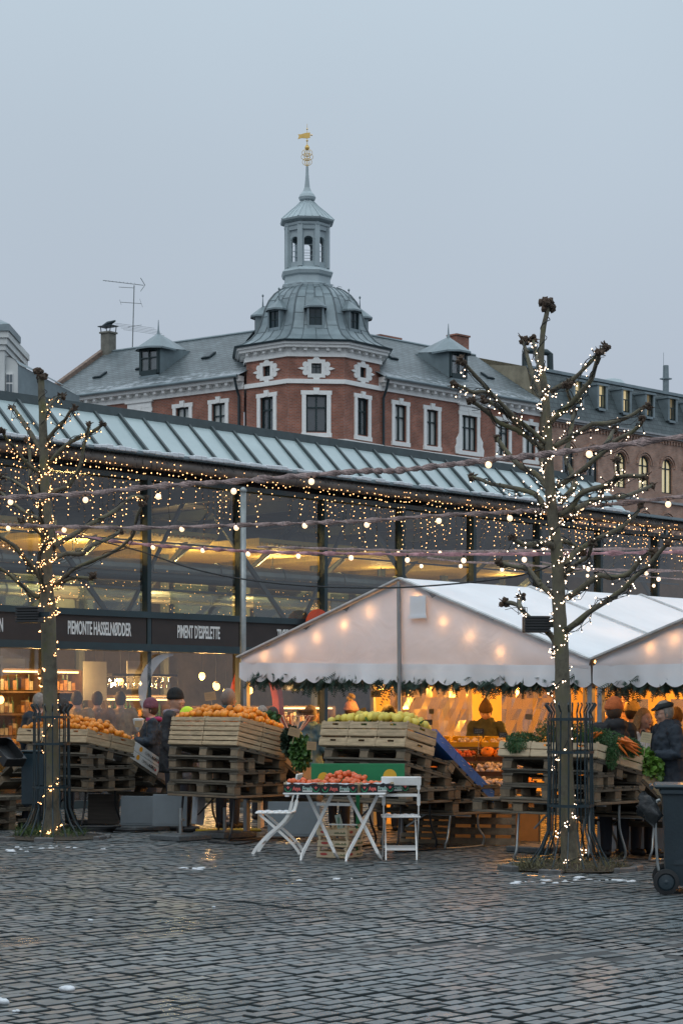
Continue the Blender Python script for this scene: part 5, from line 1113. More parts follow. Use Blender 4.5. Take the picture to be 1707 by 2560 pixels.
def bench(M,z,mt,label,L=1.2,D=.8,fx=(-1.05,-.15),fy=(.06,.66)):
    t=thing('folding_table',label,'table',M,'folding tables under the stalls'); b=MB(); b.box((-L,0.0,z-.03),(0,D,z-.004),bev=.004); b.build('tabletop',mat('table_ply',(.16,.12,.08),.7,.3,4),t)
    for x in fx:
        a,c=fy; sp=.05
        b=MB(); b.tube(smooth([Vector(p) for p in [(x,a+.06,z-.03),(x-.01,a+.04,z*.55),(x+.02,a-.02,.12),(x+.0,a-.03,.04),(x,a+.03,.016),(x,c-.03,.016),(x,c+.03,.04),(x+.02,c+.02,.12),(x-.01,c-.04,z*.55),(x,c-.06,z-.03)]],4),.0135,8); b.build('leg',mt,t,smooth=True)
    b=MB(); b.bar((fx[0],.36,z-.05),(fx[-1],.36,z-.05),.03,.02); b.bar((fx[0],.36,z*.5),(fx[0]+.3,.36,z-.05),.016); b.build('brace',mt,t)
leg_dk=mat('leg_black',(.02,.022,.025),.35,.2,4,metal=.3); leg_gr=mat('leg_galv',(.28,.30,.30),.35,.2,8,metal=.7)
def stall(n,C,z0,nlev,spacer,tilts,crates,tilt,leg,zlift=0):
    Fs=FR(C,GR); bench(Fs,z0,leg,'folding table with bent tube legs under the '+SN[n]); z=z0; k=0
    for i in range(nlev):
        put(pal,Fs@T((-.6+rg.uniform(-.02,.02),.41+rg.uniform(-.02,.02),z))@RZ(R(rg.uniform(-1.5,1.5))),ORD[k]+' pallet of the '+SN[n],'pallets of the market stalls'); z+=.146; k+=1
    for i in range(spacer):
        put(half,Fs@T((-.6,.16,z)),ORD[k]+' pallet, a narrow one, of the '+SN[n],'narrow pallets of the market stalls'); z+=.146; k+=1
    for i in range(tilts):
        F_=Fs@T((0,0,z+.004))@RX(-R(tilt)); put(pal,F_@T((-.6+rg.uniform(-.01,.01),.4,0)),('lower' if tilts>1 and i==0 else 'top')+' tilted pallet of the '+SN[n],'pallets of the market stalls'); z+=.148; k+=1
    return Fs,Fs@T((0,0,z+.003))@RX(-R(tilt))
# fruit prototypes
def fruit(name,cat,m,r,sc=(1,1,1),jit=.06,extra=None,n=12):
    t=MB(); t.ball((0,0,0),r,n,8,sc,jit=jit); o=t.build(name,m,smooth=True); o.location=(0,-95,0); o['category']=cat
    if extra: extra(o)
    return o
def calyx(o):
    b=MB(); r=.004; b.lathe([(.006,0),(.003,.004)],5,(0,0,o.dimensions.z/2*.97 if o.dimensions.z else .04)); b.build('stem_end',mat('stem_green',(.10,.13,.04),.7),o)
om=mat('orange_peel',(.82,.27,.02),.38,.28,2.5,.25,160,rand=.2); qm=mat('quince_skin',(.66,.53,.09),.5,.25,6,.15,30,rand=.2); tmm=mat('tomato_skin',(.68,.12,.03),.25,.15,4,rand=.12)
pm=mat('pumpkin_skin',(.75,.22,.015),.45,.2,5,rand=.1); gm=mat('garlic_skin',(.70,.55,.48),.5,.3,20,rand=.06,col2=(.74,.66,.62)); dm=mat('dark_squash',(.06,.045,.02),.5,.5,6,rand=.3)
orange=fruit('orange','orange',om,.0405,(1,1,.95),.03,calyx); quince=fruit('quince','quince',qm,.046,(1,1,1.12),.12,calyx); tomato=fruit('tomato','tomato',tmm,.034,(1,1,.85),.05,calyx)
def pumpk(name,m,r):
    b=MB(); n=20; vs=[]; mm=9
    for i in range(mm+1):
        t=math.pi*i/mm
        for k in range(n): a=2*math.pi*k/n; q=r*(1+.07*abs(math.cos(a*5)))*math.sin(t)+.001; vs.append((q*math.cos(a),q*math.sin(a),r*.78*math.cos(t)*(1-.15*(i<2))))
    b.add(vs,[(i*n+k,(i+1)*n+k,(i+1)*n+(k+1)%n,i*n+(k+1)%n) for i in range(mm) for k in range(n)]); o=b.build(name,m,smooth=True); o['category']=name
    b=MB(); b.tube([(0,0,r*.6),(.004,0,r*.95)],[.012,.008],6); b.build('stem',mat('stem_tan',(.25,.2,.1),.8),o); o.location=(0,-96,0); return o
pump=pumpk('pumpkin',pm,.075); garl=pumpk('garlic',gm,.036)
def single(src,M,label,group):
    if src.name not in used: used.add(src.name); src.matrix_world=M; src['label']=label; src['group']=group; KIDS[src.name]=[(c,[]) for c in kids(src)]; return
    dup(src,M,label,group)
for s_ in (orange,quince,tomato,pump,garl): KIDS[s_.name]=[(c,[]) for c in kids(s_)]
def heap(src,F_,x0,x1,y0,y1,z,h,sp,label,group,seed=0,rot=True,skip=0):
    q=random.Random(seed); nx=max(1,round((x1-x0)/sp)); ny=max(1,round((y1-y0)/sp))
    for j in range(ny):
        for i in range(nx):
            if q.random()<skip: continue
            x=x0+(i+.5+(.25 if j%2 else -.25)*(nx>2))*(x1-x0)/nx; y=y0+(j+.5)*(y1-y0)/ny
            u=(x-(x0+x1)/2)/((x1-x0)/2); v=(y-(y0+y1)/2)/((y1-y0)/2); zz=z+h*max(0,(1-u*u*u*u))*max(0,1-v*v)*q.uniform(.7,1.2)+q.uniform(0,.03)
            M=F_@T((x+q.uniform(-.02,.02),y+q.uniform(-.02,.02),zz))@RZ(q.random()*6)@RX(q.uniform(-.9,.9)); s=q.uniform(.86,1.13)
            single(src,M@Matrix.Diagonal((s,s,s,1)),label,group)
def leafclump(name,label,cat,M,sz,n,ls,m,seed,drop=0,group=None,stems=None,narrow=1):
    q=random.Random(seed); t=thing(name,label,cat,M,group); b=MB()
    for i in range(n):
        d=Vector((q.gauss(0,1),q.gauss(0,1),q.gauss(0,1))); d.normalize(); r=q.random()**.4
        c=Vector((d.x*sz[0]*r,d.y*sz[1]*r,d.z*sz[2]*r)); f=(d+Vector((q.gauss(0,.6),q.gauss(0,.6),q.gauss(-drop,.6)))).normalized(); u=f.cross(Vector((q.gauss(0,1),q.gauss(0,1),q.gauss(0,1)))).normalized(); L=ls*q.uniform(.6,1.3); w=L*.42*narrow; nn=f.cross(u)
        p=[c,c+f*L*.35+u*w+nn*L*.12,c+f*L*.8+u*w*.8,c+f*L+nn*L*-.1,c+f*L*.8-u*w*.8,c+f*L*.35-u*w+nn*L*.12,c+f*L*.5-nn*L*.04]
        b.add(p,[(0,1,6),(1,2,6),(2,3,6),(3,4,6),(4,5,6),(5,0,6)])
    b.build('foliage',m,t)
    s=MB()
    for i in range(stems or 8): a=Vector((q.uniform(-.6,.6)*sz[0],q.uniform(-.6,.6)*sz[1],-.6*sz[2])); s.tube([a,a*.4+Vector((0,0,.4*sz[2]))],[.006,.004],4)
    s.build('stem',mat('stem_green',(.10,.13,.04),.7),t); return t
kale=mat('kale_leaf',(.018,.04,.022),.6,.5,10); lettuce=mat('leaf_green',(.05,.13,.025),.5,.45,10); carrotg=mat('carrot_green',(.035,.105,.03),.6,.5,14); celery=mat('celery_green',(.13,.26,.045),.45,.4,9)
# ---- stall 1
Fs,Ft=stall(1,C1,.545,2,1,1,None,11,leg_dk)
for i in range(3):
    for j in range(2): put(c50,Ft@T((-1.19+i*.475,.2+j*.405,0)),['left','middle','right'][i]+' crate of the '+['front','rear'][j]+' row on '+SN[1],'orange crates at the left')
heap(orange,Ft,-1.38,-.02,.03,.8,.165,.19,.090,'orange in the heap behind the left tree','oranges behind the left tree',1)
cb_w=mat('carton_white',(.62,.62,.60),.7,.08,5)
txtd=mat('print_dark',(.10,.09,.09),.7); txtr=mat('print_red',(.55,.05,.06),.6); txto=mat('print_orange',(.8,.35,.03),.6)
def carton(M,w,d,h,m,label,name='carton',txt=None,grp=None):
    t=thing(name,label,'carton',M,grp); b=MB(); th=.006
    for (a,c) in (((-w/2,-d/2,0),(w/2,-d/2+th,h)),((-w/2,d/2-th,0),(w/2,d/2,h)),((-w/2,-d/2+th,0),(-w/2+th,d/2-th,h)),((w/2-th,-d/2+th,0),(w/2,d/2-th,h)),((-w/2+th,-d/2+th,0),(w/2-th,d/2-th,th))): b.box(a,c)
    b.build('box',m,t)
    b=MB(); 
    for x in (-1,1):
        for y in (-1,1): b.add([(x*(w/2-th-.001),y*(d/2-th-.001),h+.004),(x*(w/2-.07),y*(d/2-th-.001),h+.004),(x*(w/2-th-.001),y*(d/2-.07),h+.004)],[(0,1,2)])
    b.build('corner_flap',m,t)
    if txt: txt(t,w,d,h)
    return t
def agro(t,w,d,h):
    M=T((w/2+.002,0,0))@RZ(math.pi/2)@RX(math.pi/2)
    text('OPEN',.055,M@T((.0,h*.5,0)),mat('print_grey',(.22,.21,.20),.7),t,sx=.85,extr=.0008); text('AGRO',.055,M@T((.135,h*.5,0)),txtd,t,sx=.85,extr=.0008,bold=.0025)
    b=MB(); b.add([(.03*math.cos(k*.628),.035*math.sin(k*.628),.001) for k in range(10)],[tuple(range(10))]); b.build('emblem',txto,t,M=M@T((-.14,h*.55,0)))
    b=MB(); b.add([(.014*math.cos(k*.628),.018*math.sin(k*.628),.001) for k in range(10)],[tuple(range(10))]); b.build('emblem',txtr,t,M=M@T((.205,h*.45,0)))
Fst=Fs@T((0,.80,.90))@RX(-R(28)); put(pal,Fst@T((-.6,.40,-.145)),'steeply tilted rear pallet of the '+SN[1],'pallets of the market stalls')
for i in range(2): carton(Fst@T((-.2,.18,.0+i*.115)),.38,.52,.11,cb_w,['lower','upper'][i]+' white lettered carton on the steep pallet by the cone bag','carton',agro,'white lettered cartons')
carton(Fst@T((-.62,.30,.0)),.38,.52,.16,cb_w,'plain white carton behind the two lettered cartons')
# steep left end of stall 1
Fl=Fs@T((-1.25,.45,.93))@RZ(R(90))@RX(-R(32)); put(pal,Fl@T((0,.42,-.15)),'pallet tilting down to the far left edge','pallets of the market stalls')
blk=mat('carton_black',(.012,.014,.016),.5,.2)
def slog(t,w,d,h):
    M=T((w/2+.002,0,0))@RZ(math.pi/2)@RX(math.pi/2); 
    b=MB(); q=random.Random(2); xx=-.1
    for k in range(7): b.bar((xx,h*.35+q.uniform(0,.02),0),(xx+.02,h*.65+q.uniform(-.02,.02),0),.006,.002); xx+=.03
    b.build('script_mark',gold,t,M=M)
    b=MB(); b.add([(.022*math.cos(k*.628),.022*math.sin(k*.628),.001) for k in range(10)],[tuple(range(10))]); b.build('sticker',mat('sticker_red',(.6,.08,.05),.5),t,M=M@T((-.14,h*.7,0)))
pl=P(18,1880,24.3); carton(T(pl)@RZ(R(-43))@RY(R(38))@T((0,0,-.06))@RZ(R(-90)),.3,.42,.12,blk,'black carton with gold script tipped at the left picture edge','carton',slog)
for i in range(3): put(pal,FR(Vector((P(-10,0,25.9).x-.15,25.9,i*.146)),GR+R(rg.uniform(-2,2))),['lowest','middle','upper'][i]+' pallet of the ground stack at the far left edge','pallets of the market stalls')
# ---- stall 2
Fs,Ft=stall(2,C2,.545,2,1,1,None,11,leg_dk)
for L_ in range(2):
    for i in range(2):
        for j in range(2): put(c60,Ft@T((-.9+i*.6,.2+j*.4,L_*.172)),['lower','upper'][L_]+' '+['left','right'][i]+' crate of the '+['front','rear'][j]+' row on '+SN[2],'orange crates beside the side chair')
heap(orange,Ft,-1.18,-.02,.03,.79,.33,.17,.088,'orange in the heap left of the tent post','oranges left of the tent post',2)
Fst=Fs@T((0,.80,.93))@RX(-R(30)); put(pal,Fst@T((-.6,.40,-.145)),'steeply tilted rear pallet of the '+SN[2],'pallets of the market stalls')
carton(Fst@T((-.2,.27,0)),.38,.5,.16,card,'brown carton of dark kale hanging off the orange stall')
MK=T(P(728,1855,23.6)); leafclump('kale_bunch','dark kale bunch spilling over the brown carton','kale',MK,(.10,.14,.17),900,.05,kale,1,.3)
leafclump('leafy_greens','bright green lettuce leaves hanging below the dark kale','greens',T(P(752,1880,23.3)),(.10,.11,.2),700,.055,lettuce,2,.7)
leafclump('parsley_bunch','small green bunch behind the last orange of stall','greens',T(P(668,1800,24.2)),(.14,.12,.07),200,.06,mat('parsley',(.04,.12,.04),.6,.4,9),3)
# ---- stall 3
Fs,Ft=stall(3,C3,.56,2,0,2,None,13,leg_dk)
for i in range(3):
    put(c40l,Ft@T((-1.07+i*.428,.25,0)),['left','middle','right'][i]+' shallow under crate on '+SN[3],'shallow crates on the quince stall'); put(c40,Ft@T((-1.07+i*.428,.25,.112)),['left','middle','right'][i]+' deep crate holding yellow quinces on '+SN[3],'quince crates')
heap(quince,Ft,-1.25,-.03,.04,.50,.28,.11,.092,'yellow quince in the heap above tilted crates','quinces on the middle stall',3,skip=.04)
for i in range(6): leafclump('quince_leaves',['leftmost','second','third','fourth','fifth','rightmost'][i]+' sprig of leaves among the yellow quinces','leaves',Ft@T((-1.05+i*.2,.12+.1*(i%2),.30)),(.05,.05,.02),10,.06,lettuce,30+i,group='leaf sprigs among quinces',stems=2)
Fst=Fs@T((0,.48,1.245))@RX(-R(35)); put(pal,Fst@T((-.6,.80,-.15)),'steeply tilted pallet under the long blue cartons','pallets of the market stalls')
blue=mat('carton_blue',(.015,.12,.42),.5,.25,5,.2,20)
def blu(t,w,d,h):
    q=random.Random(int(h*100)+3); b=MB()
    for k in range(4): y=q.uniform(-.15,.15); z=q.uniform(.03,h-.03); b.bar((w/2+.002,y,z),(w/2+.002,y+.04,z+.015),.004,.003)
    b.build('scuff',mat('scuff_pale',(.45,.5,.5),.7),t)
for i in range(3): carton(Fst@T((-.16,.22+i*.445,0)),.30,.44,.11,blue,['uppermost','middle','lowest'][i]+' blue carton in the steep row down the quince stall','carton',blu,'blue cartons on the steep slope')
put(pal,Fs@T((-.6,1.25,.56)),'level pallet behind on the quince stall','pallets of the market stalls'); put(pal,Fs@T((-.62,1.24,.41)),'weathered teal edged pallet low behind the side chair','pallets of the market stalls')
bench(Fs@T((0,.82,0)),.41,leg_gr,'folding table with grey tube legs right of the side chair',fy=(-.05,.55),fx=(-1.0,-.05))
# ---- stall 4
Fs4,Ft4=stall(4,C4,.635,1,1,1,None,11,leg_gr)
put(pal,Fs4@T((-1.0,.42,.49)),'pallet low behind the right tree guard','pallets of the market stalls')
for i in range(3):
    for j in range(2): put(c43,Ft4@T((-1.05+i*.418,.21+j*.405,0)),['left','middle','right'][i]+' pale crate of the '+['front','rear'][j]+' row on '+SN[4],'carrot crates')
for i,(x,y,z,s) in enumerate([(-1.08,.2,.2,(.2,.16,.08)),(-.75,.28,.29,(.22,.18,.15)),(-.42,.25,.28,(.2,.18,.12)),(-.16,.3,.24,(.2,.2,.10)),(.0,.48,.20,(.13,.2,.09))]):
    leafclump('carrot_greens',['leftmost','second','third','fourth','rightmost'][i]+' mass of feathery carrot tops on the carrot stall','greens',Ft4@T((x,y,z)),s,2000,.026,carrotg,40+i,.3,'carrot greens on the carrot stall',narrow=.4)
leafclump('carrot_greens','feathery tuft hanging down over the carrot crate side','greens',Ft4@T((.03,.22,.07)),(.05,.07,.15),800,.028,carrotg,50,.9,narrow=.35)
leafclump('carrot_greens','feathery tuft hanging over the crate front left of guard','greens',Ft4@T((-1.02,-.02,.12)),(.13,.04,.08),600,.028,carrotg,51,.9,narrow=.35)
cm_=mat('carrot_skin',(.72,.17,.02),.5,.2,14,rand=.1)
cr=MB(); cr.tube([(0,0,0),(.0,.0,-.05),(.004,0,-.12),(0,0,-.19)],[.012,.014,.009,.002],8); cr=cr.build('carrot',cm_,smooth=True); cr['category']='carrot'; b=MB(); b.tube([(0,0,0),(0,.005,.03)],[.005,.003],5); b.build('stalk',carrotg,cr); KIDS[cr.name]=[(c,[]) for c in kids(cr)]
q=random.Random(4)
for i in range(14):
    px=1546+q.uniform(-6,16); py=1846+q.uniform(-6,22); single(cr,T(P(px,py,20.02-.012*i))@RY(-R(q.uniform(25,75)))@RX(R(q.uniform(-12,12)))@Matrix.Diagonal((1.15,1.15,1.0,1)),'orange carrot in the bunch lolling over the crate side','carrots lolling over the crate side')
for i in range(6): single(cr,Ft4@T((-.1+q.uniform(-.05,.05),.14,.28))@RZ(R(q.uniform(40,100)))@RX(R(q.uniform(60,85))),'orange carrot lying high behind the right guard','carrots behind the right guard')
Fst=Fs4@T((0,.80,.86))@RX(-R(32)); put(pal,Fst@T((-.6,.40,-.145)),'steeply tilted rear pallet of the '+SN[4],'pallets of the market stalls')
carton(Fst@T((-.2,.26,0)),.36,.5,.17,mat('box_wood',(.38,.30,.18),.7,.2,5),'tan box of celery beside the lettered price card','carton')
def cher(t,w,d,h):
    M=T((w/2+.002,0,0))@RZ(math.pi/2)@RX(math.pi/2); b=MB(); b.bar((-.05,h*.9,0),(-.03,h*.55,0),.006,.002); b.bar((.03,h*.9,0),(.0,h*.6,0),.006,.002); b.build('leaf_mark',mat('print_green',(.03,.2,.08),.6),t,M=M)
    b=MB(); [b.bar((.03*math.cos(k*.785)-.02,h*.35+.03*math.sin(k*.785),0),(.03*math.cos((k+1)*.785)-.02,h*.35+.03*math.sin((k+1)*.785),0),.006,.002) for k in range(8)]; b.build('emblem',txtr,t,M=M)
carton(Fst@T((-.18,.72,0)),.36,.38,.24,cb_w,'white carton with red emblem at lower end of carrot stall','carton',cher)
leafclump('celery_bunch','broad leaved celery cascading down beside the orange carrots','celery',Fst@T((-.10,.10,.20)),(.14,.24,.13),800,.065,celery,60,.5)
put(pal,Fs4@T((-.55,1.25,.48)),'level pallet low near the wheeled bin','pallets of the market stalls')
bench(Fs4@T((.15,.85,0)),.47,leg_gr,'folding table with grey tube legs near the wheeled bin',fx=(-1.0,-.12))
b=MB()
for k in range(6): b.ball((rg.uniform(-.05,.05),rg.uniform(-.03,.03),.03+.01*k),.035,8,5,jit=.5)
t=b.build('plastic_bag',glassmat('plastic_film',(.7,.72,.74),4,.15,dirt=.4)); t.matrix_world=Fs4@T((-.25,.98,.63)); tag(t,'crumpled clear plastic bag left on the low pallet','bag')
# ---- inner display inside the tent
Di=thing('stepped_display','stepped wooden produce display under the seller','display',FR(Vector((1.60,23.6,0)),R(-12)))
b=MB()
for j in range(4): b.box((-.9,j*.34-.02,.55+j*.17),(.75,j*.34+.34,.58+j*.17))
for x in (-.9,.7): b.box((x,0,0),(x+.05,.06,.55)); b.box((x,1.3,0),(x+.05,1.36,1.05))
b.build('shelf',wood_blk,Di); b=MB(); b.box((-.88,-.012,.0),(.73,-.001,.54)); b.build('apron',mat('tarp_orange',(.45,.2,.05),.6,.2,3),Di)
DM=Di.matrix_world.copy() if False else FR(Vector((1.60,23.6,0)),R(-12))
yel_c=mat('carton_yellow',(.75,.50,.04),.5,.15); dk_c=mat('tray_brown',(.10,.05,.03),.6,.3)
items=[(0,-.65,'g2'),(0,-.25,'g'),(0,.15,'g'),(0,.5,'p'),(1,-.7,'p'),(1,-.3,'p'),(1,.1,'g'),(1,.45,'g'),(2,-.7,'d'),(2,-.3,'d'),(2,.1,'p'),(2,.5,'g'),(3,-.7,'y'),(3,-.3,'y'),(3,.1,'y'),(3,.5,'y')]
RN=['bottom','second','third','top']; CN={-.7:'leftmost',-.65:'leftmost',-.25:'inner left',-.3:'inner left',.1:'inner right',.15:'inner right',.45:'rightmost',.5:'rightmost'}
for j,x,k in items:
    M=DM@T((x,j*.34+.15,.585+j*.17))@RX(R(14)); carton(M,.37,.3,.09,{'y':yel_c}.get(k,dk_c),CN[x]+' tray on the '+RN[j]+' step of display inside tent','produce_tray',None,'trays on the stepped display')
    if k in 'g': heap(garl,M,-.16,.16,-.12,.12,.06,.05,.068,'garlic bulb in the trays facing the camera inside tent','garlic bulbs in the tent',j*7+int(x*10))
    if k=='g2': heap(garl,M,-.16,.16,-.12,.12,.06,.02,.08,'garlic bulb in the trays facing the camera inside tent','garlic bulbs in the tent',j*7+3)
    if k=='p': heap(pump,M,-.15,.15,-.1,.1,.07,.03,.13,'small orange pumpkin in the trays inside the tent','pumpkins in the tent',j*5+int(x*10))
    if k=='d': heap(tomato,M,-.16,.16,-.12,.12,.05,.03,.075,'dark red fruit in the trays inside the tent','dark fruit in tent trays',j*3+int(x*10))
    if k=='y': heap(garl,M,-.15,.15,-.1,.1,.04,.01,.09,'pale bulb in the yellow trays inside the tent','pale bulbs in the yellow trays',j+int(x*10))
# striped canes
cs=MB(); cr_=MB(); q=random.Random(8)
for k in range(26):
    a=q.uniform(-1,1); p0=Vector((a*.1,q.uniform(-.06,.06),-.08)); p1=p0+Vector((a*.10,0,.12)); p2=p1+Vector((a*.03+q.uniform(-.03,.03),0,.06)); p3=p2+Vector((.04*(1 if a>0 else -1),0,-.01))
    (cs if k%2 else cr_).tube(smooth([p0,p1,p2,p3],4),.0065,5)
t=thing('striped_stalks','bundle of curling red and white stalks between oranges and blue coat','stalks',T(P(733,1810,24.6))); cs.build('pale_stalk',mat('stalk_pale',(.75,.6,.45),.5),t); cr_.build('red_stalk',mat('stalk_red',(.45,.06,.03),.5),t)
# ---- price cards
def pcard(x0,x1,y0,y1,Y,m,label,yb,ang=0,scr=True):
    a=P(x0,y0,Y); c=P(x1,y1,Y); mid=(a+c)/2; w=abs(c.x-a.x); h=abs(a.z-c.z); t=thing('price_card',label,'price card',T(mid)@RY(R(ang))); b=MB(); b.box((-w/2,-.002,-h/2),(w/2,.002,h/2)); b.build('card',m,t)
    z=EYE+(HY-yb)/F*Y-mid.z; b=MB(); b.bar((0,.004,h*.3),(.01,.006,z),.006); b.build('stick',wood_new,t)
    if scr:
        b=MB(); q=random.Random(int(x0))
        for r in range(3):
            xx=-w*.36
            while xx<w*.3: L=w*q.uniform(.06,.16); zz=h*(.25-.24*r); b.bar((xx,-.0035,zz),(xx+L,-.0035,zz+q.uniform(-.004,.004)),.004,.002); xx+=L+w*.05
        b.build('writing',txtd if m!=slatec else mat('chalk',(.7,.7,.68),.8),t)
slatec=mat('slate_card',(.02,.024,.028),.6,.3); kraft=mat('kraft_card',(.36,.25,.14),.8,.12,6); olive=mat('olive_card',(.16,.16,.10),.8)
pcard(512,540,1730,1751,24.2,kraft,'brown card standing in oranges before the bald man',1780,-8); pcard(721,751,1820,1841,23.2,kraft,'kraft card tipped over the dark kale',1860,15); pcard(767,791,1854,1875,23.1,kraft,'kraft card beside blue puffer coat hem',1900,4)
pcard(927,952,1727,1743,24.4,olive,'olive card on a tall stick above the quinces',1800,0); pcard(901,916,1770,1786,24,mat('yellow_card',(.4,.25,.05),.7),'small yellow card left of quince heap centre',1800,-20)
pcard(1059,1080,1799,1812,23.6,slatec,'slate price card left of pumpkins at the tent display',1825,0); pcard(1183,1209,1821,1835,22.9,slatec,'slate price card on a stick between pumpkins and garlic',1885,3); pcard(1246,1268,1831,1844,22.5,slatec,'slate price card at right end of garlic',1850,2)
pcard(1312,1330,1785,1799,22.4,kraft,'small kraft card above carrot greens left of guard',1830,4); pcard(1601,1627,1831,1857,20.3,mat('tan_card',(.50,.42,.26),.8,.1),'tan card on stick before the blonde person',1890,10)
pcard(1072,1084,1772,1785,24.4,olive,'tiny olive card before the clear tent window',1800,0)
pcard(337,356,1802,1818,24.6,kraft,'brown card on the white cone bag at the left',1822,0,False)
t=thing('cone_bag','white paper cone bag standing at end of left oranges','bag',T(P(347,1822,24.7))); b=MB(); b.lathe([(.015,-.03),(.06,.06),(.075,.12),(.05,.13)],9,cap=False); b.build('paper',cb_w,t)
# ---- boards and boxes below the stalls
def board(px0,px1,py0,py1,Y,m,label,rz=0,th=.03,name='foam_board',lean=4):
    a=P(px0,py0,Y); c=P(px1,py1,Y); w=abs(c.x-a.x); h=abs(a.z-c.z); o=MB(); o.box((-w/2,0,0),(w/2,th,h),bev=.006); o.box((-w/2+.03,-.006,.03),(w/2-.03,-.0005,.06)); o=o.build(name,m); o.matrix_world=T(Vector(((a.x+c.x)/2,Y,max(0,min(a.z,c.z)))))@RZ(rz)@RX(-R(lean)); tag(o,label,'board'); return o
foam=mat('foam_grey',(.15,.18,.20),.6,.15,2); foamw=mat('foam_white',(.40,.43,.46),.6,.1)
board(380,468,1986,2066,24.6,foam,'grey insulation board under the oranges left of trestle leg',R(-10)); board(470,500,1986,2060,24.3,foamw,'white foam board end tilted beside the grey insulation board',R(-60),.1)
board(300,392,1990,2064,25.4,foam,'dark grey board below the left oranges',R(-10)); board(668,800,2004,2092,23.4,foam,'grey board below pallets behind the left folding chair',R(-8)); board(1492,1662,2060,2150,21.6,foamw,'pale panel under carrot stall near the bin',R(-30)); board(215,300,1985,2060,26.2,mat('plank_board',(.16,.14,.12),.8,.4,3,stretch=(.4,1,9)),'stack of grey planks seen under the left oranges',R(-20))
slab=mat('granite_slab',(.075,.085,.09),.5,.35,30,.4,60)
def base(px,py,w,rz,label,post,ph=.36):
    c=G(px,py); t=thing('parasol_base',label,'stone base',T(c)@RZ(rz)); b=MB(); b.box((-w/2,-w/2,0),(w/2,w/2,.07),bev=.012); b.build('slab',slab,t)
    if post: b=MB(); b.tube([(0,0,.07),(0,0,ph)],.022,10); b.box((.022,-.02,ph*.6),(.05,.02,ph*.6+.03)); b.box((-.05,-.05,.0705),(.05,.05,.08)); b.build('tube',leg_gr,t)
base(452,2100,.52,GR,'granite slab with steel tube before the orange stall',1,.38); base(562,2093,.55,GR,'granite slab with steel tube behind the orange stall legs',1,.36); base(345,2077,.6,GR,'bare granite slab right of the left tree',0); base(1345,2130,.5,GR,'granite slab at foot of tent post left of guard',0)
base(240,2060,.5,R(-20),'bare weathered slab behind the left tree guard',0)
# lattice panels
for i,(px,py,Y,w,h,rz,ln) in enumerate([(1060,2118,22.95,.62,.42,R(-25),22),(1205,2122,22.7,.75,.66,R(-14),10)]):
    t=thing('lattice_panel',['dark slatted panel leaning behind grey trestle legs','tall slatted wooden panel leaning below the blue cartons'][i],'panel',T(Vector((P(px,py,Y).x,Y,0.01)))@RZ(rz)@RX(-R(ln)))
    b=MB()
    for k in range(6): z=k*h/5.6; b.box((-w/2,0,z),(w/2,.012,z+h*.12))
    b.build('slat',wood_blk,t); b=MB()
    for k in range(4): x=-w/2+k*(w-.05)/3; b.box((x,.0125,0),(x+.05,.04,h*1.02))
    b.build('batten',wood_old,t)
t=thing('greens_crate','low crate of pale leaves on the ground behind the orange stall','crate',FR(Vector((P(560,0,26).x,26.0,.0)),R(-5))); b=MB()
b.box((-.5,0,.36),(.5,.02,.42)); b.box((-.5,.4,.36),(.5,.42,.42)); b.box((-.5,.02,.34),(.5,.4,.36)); b.box((-.48,.02,0),(-.44,.4,.34)); b.box((.44,.02,0),(.48,.4,.34)); b.build('tray',wood_pale,t)
leafclump('leafy_greens','heap of pale green leaves in the low crate behind','greens',T(Vector((P(560,0,26).x,26.2,.46))),(.45,.16,.09),420,.09,mat('pale_leaf',(.18,.28,.08),.6,.4,9),71)
t=MB(); t.box((-.42,-.06,0),(.42,.06,.035),bev=.012)
for k in range(16): t.box((-.40+k*.05,-.055,.036),(-.38+k*.05,.055,.042))
t=t.build('cable_ramp',mat('ramp_yellow',(.55,.38,.04),.6,.2)); t.matrix_world=T(Vector((P(570,0,25.3).x,25.3,0)))@RZ(R(8)); tag(t,'yellow ribbed cable ramp on the ground behind oranges','cable ramp')
# litter bin behind left guard
c=P(89,2010,24.6); t=thing('litter_bin','dark blue plastic litter bin mounted behind the left tree guard','bin',T(Vector((c.x,24.6,0)))@RZ(R(-8))); b=MB(); b.box((-.145,-.1,.37),(.145,.14,1.02),bev=.02); b.build('body',mat('bin_blue',(.014,.035,.05),.35,.25,3),t); b=MB(); b.box((-.155,-.11,1.021),(.155,.15,1.05),bev=.01); b.build('rim',steel_dk,t); b=MB(); b.tube([(0,.17,0),(0,.17,1.1)],.025,8); b.build('post',steel_dk,t)
# hose coil
t=MB(); q=random.Random(5)
for k in range(4): t.tube([(.22*math.cos(a/8*6.283)*(1+.15*k)+q.uniform(-.02,.02),.14*math.sin(a/8*6.283),.02+.02*k) for a in range(9)],.013,6)
t.tube([(.2,0,.03),(.5,-.05,.04),(.8,.08,.02)],.012,5); t=t.build('hose_coil',black,smooth=True); t.location=G(235,2082); tag(t,'black cable coil on the ground right of left tree','cable')
t=MB(); t.tube(smooth([G(520,2106)+Vector((0,0,.012)),G(600,2112)+Vector((0,0,.012)),G(660,2100)+Vector((0,0,.012)),G(720,2097)+Vector((0,0,.012)),G(790,2090)+Vector((0,0,.012))],6),.012,6); t=t.build('ground_cable',cable); tag(t,'dark cable snaking on setts behind folding chair','cable')
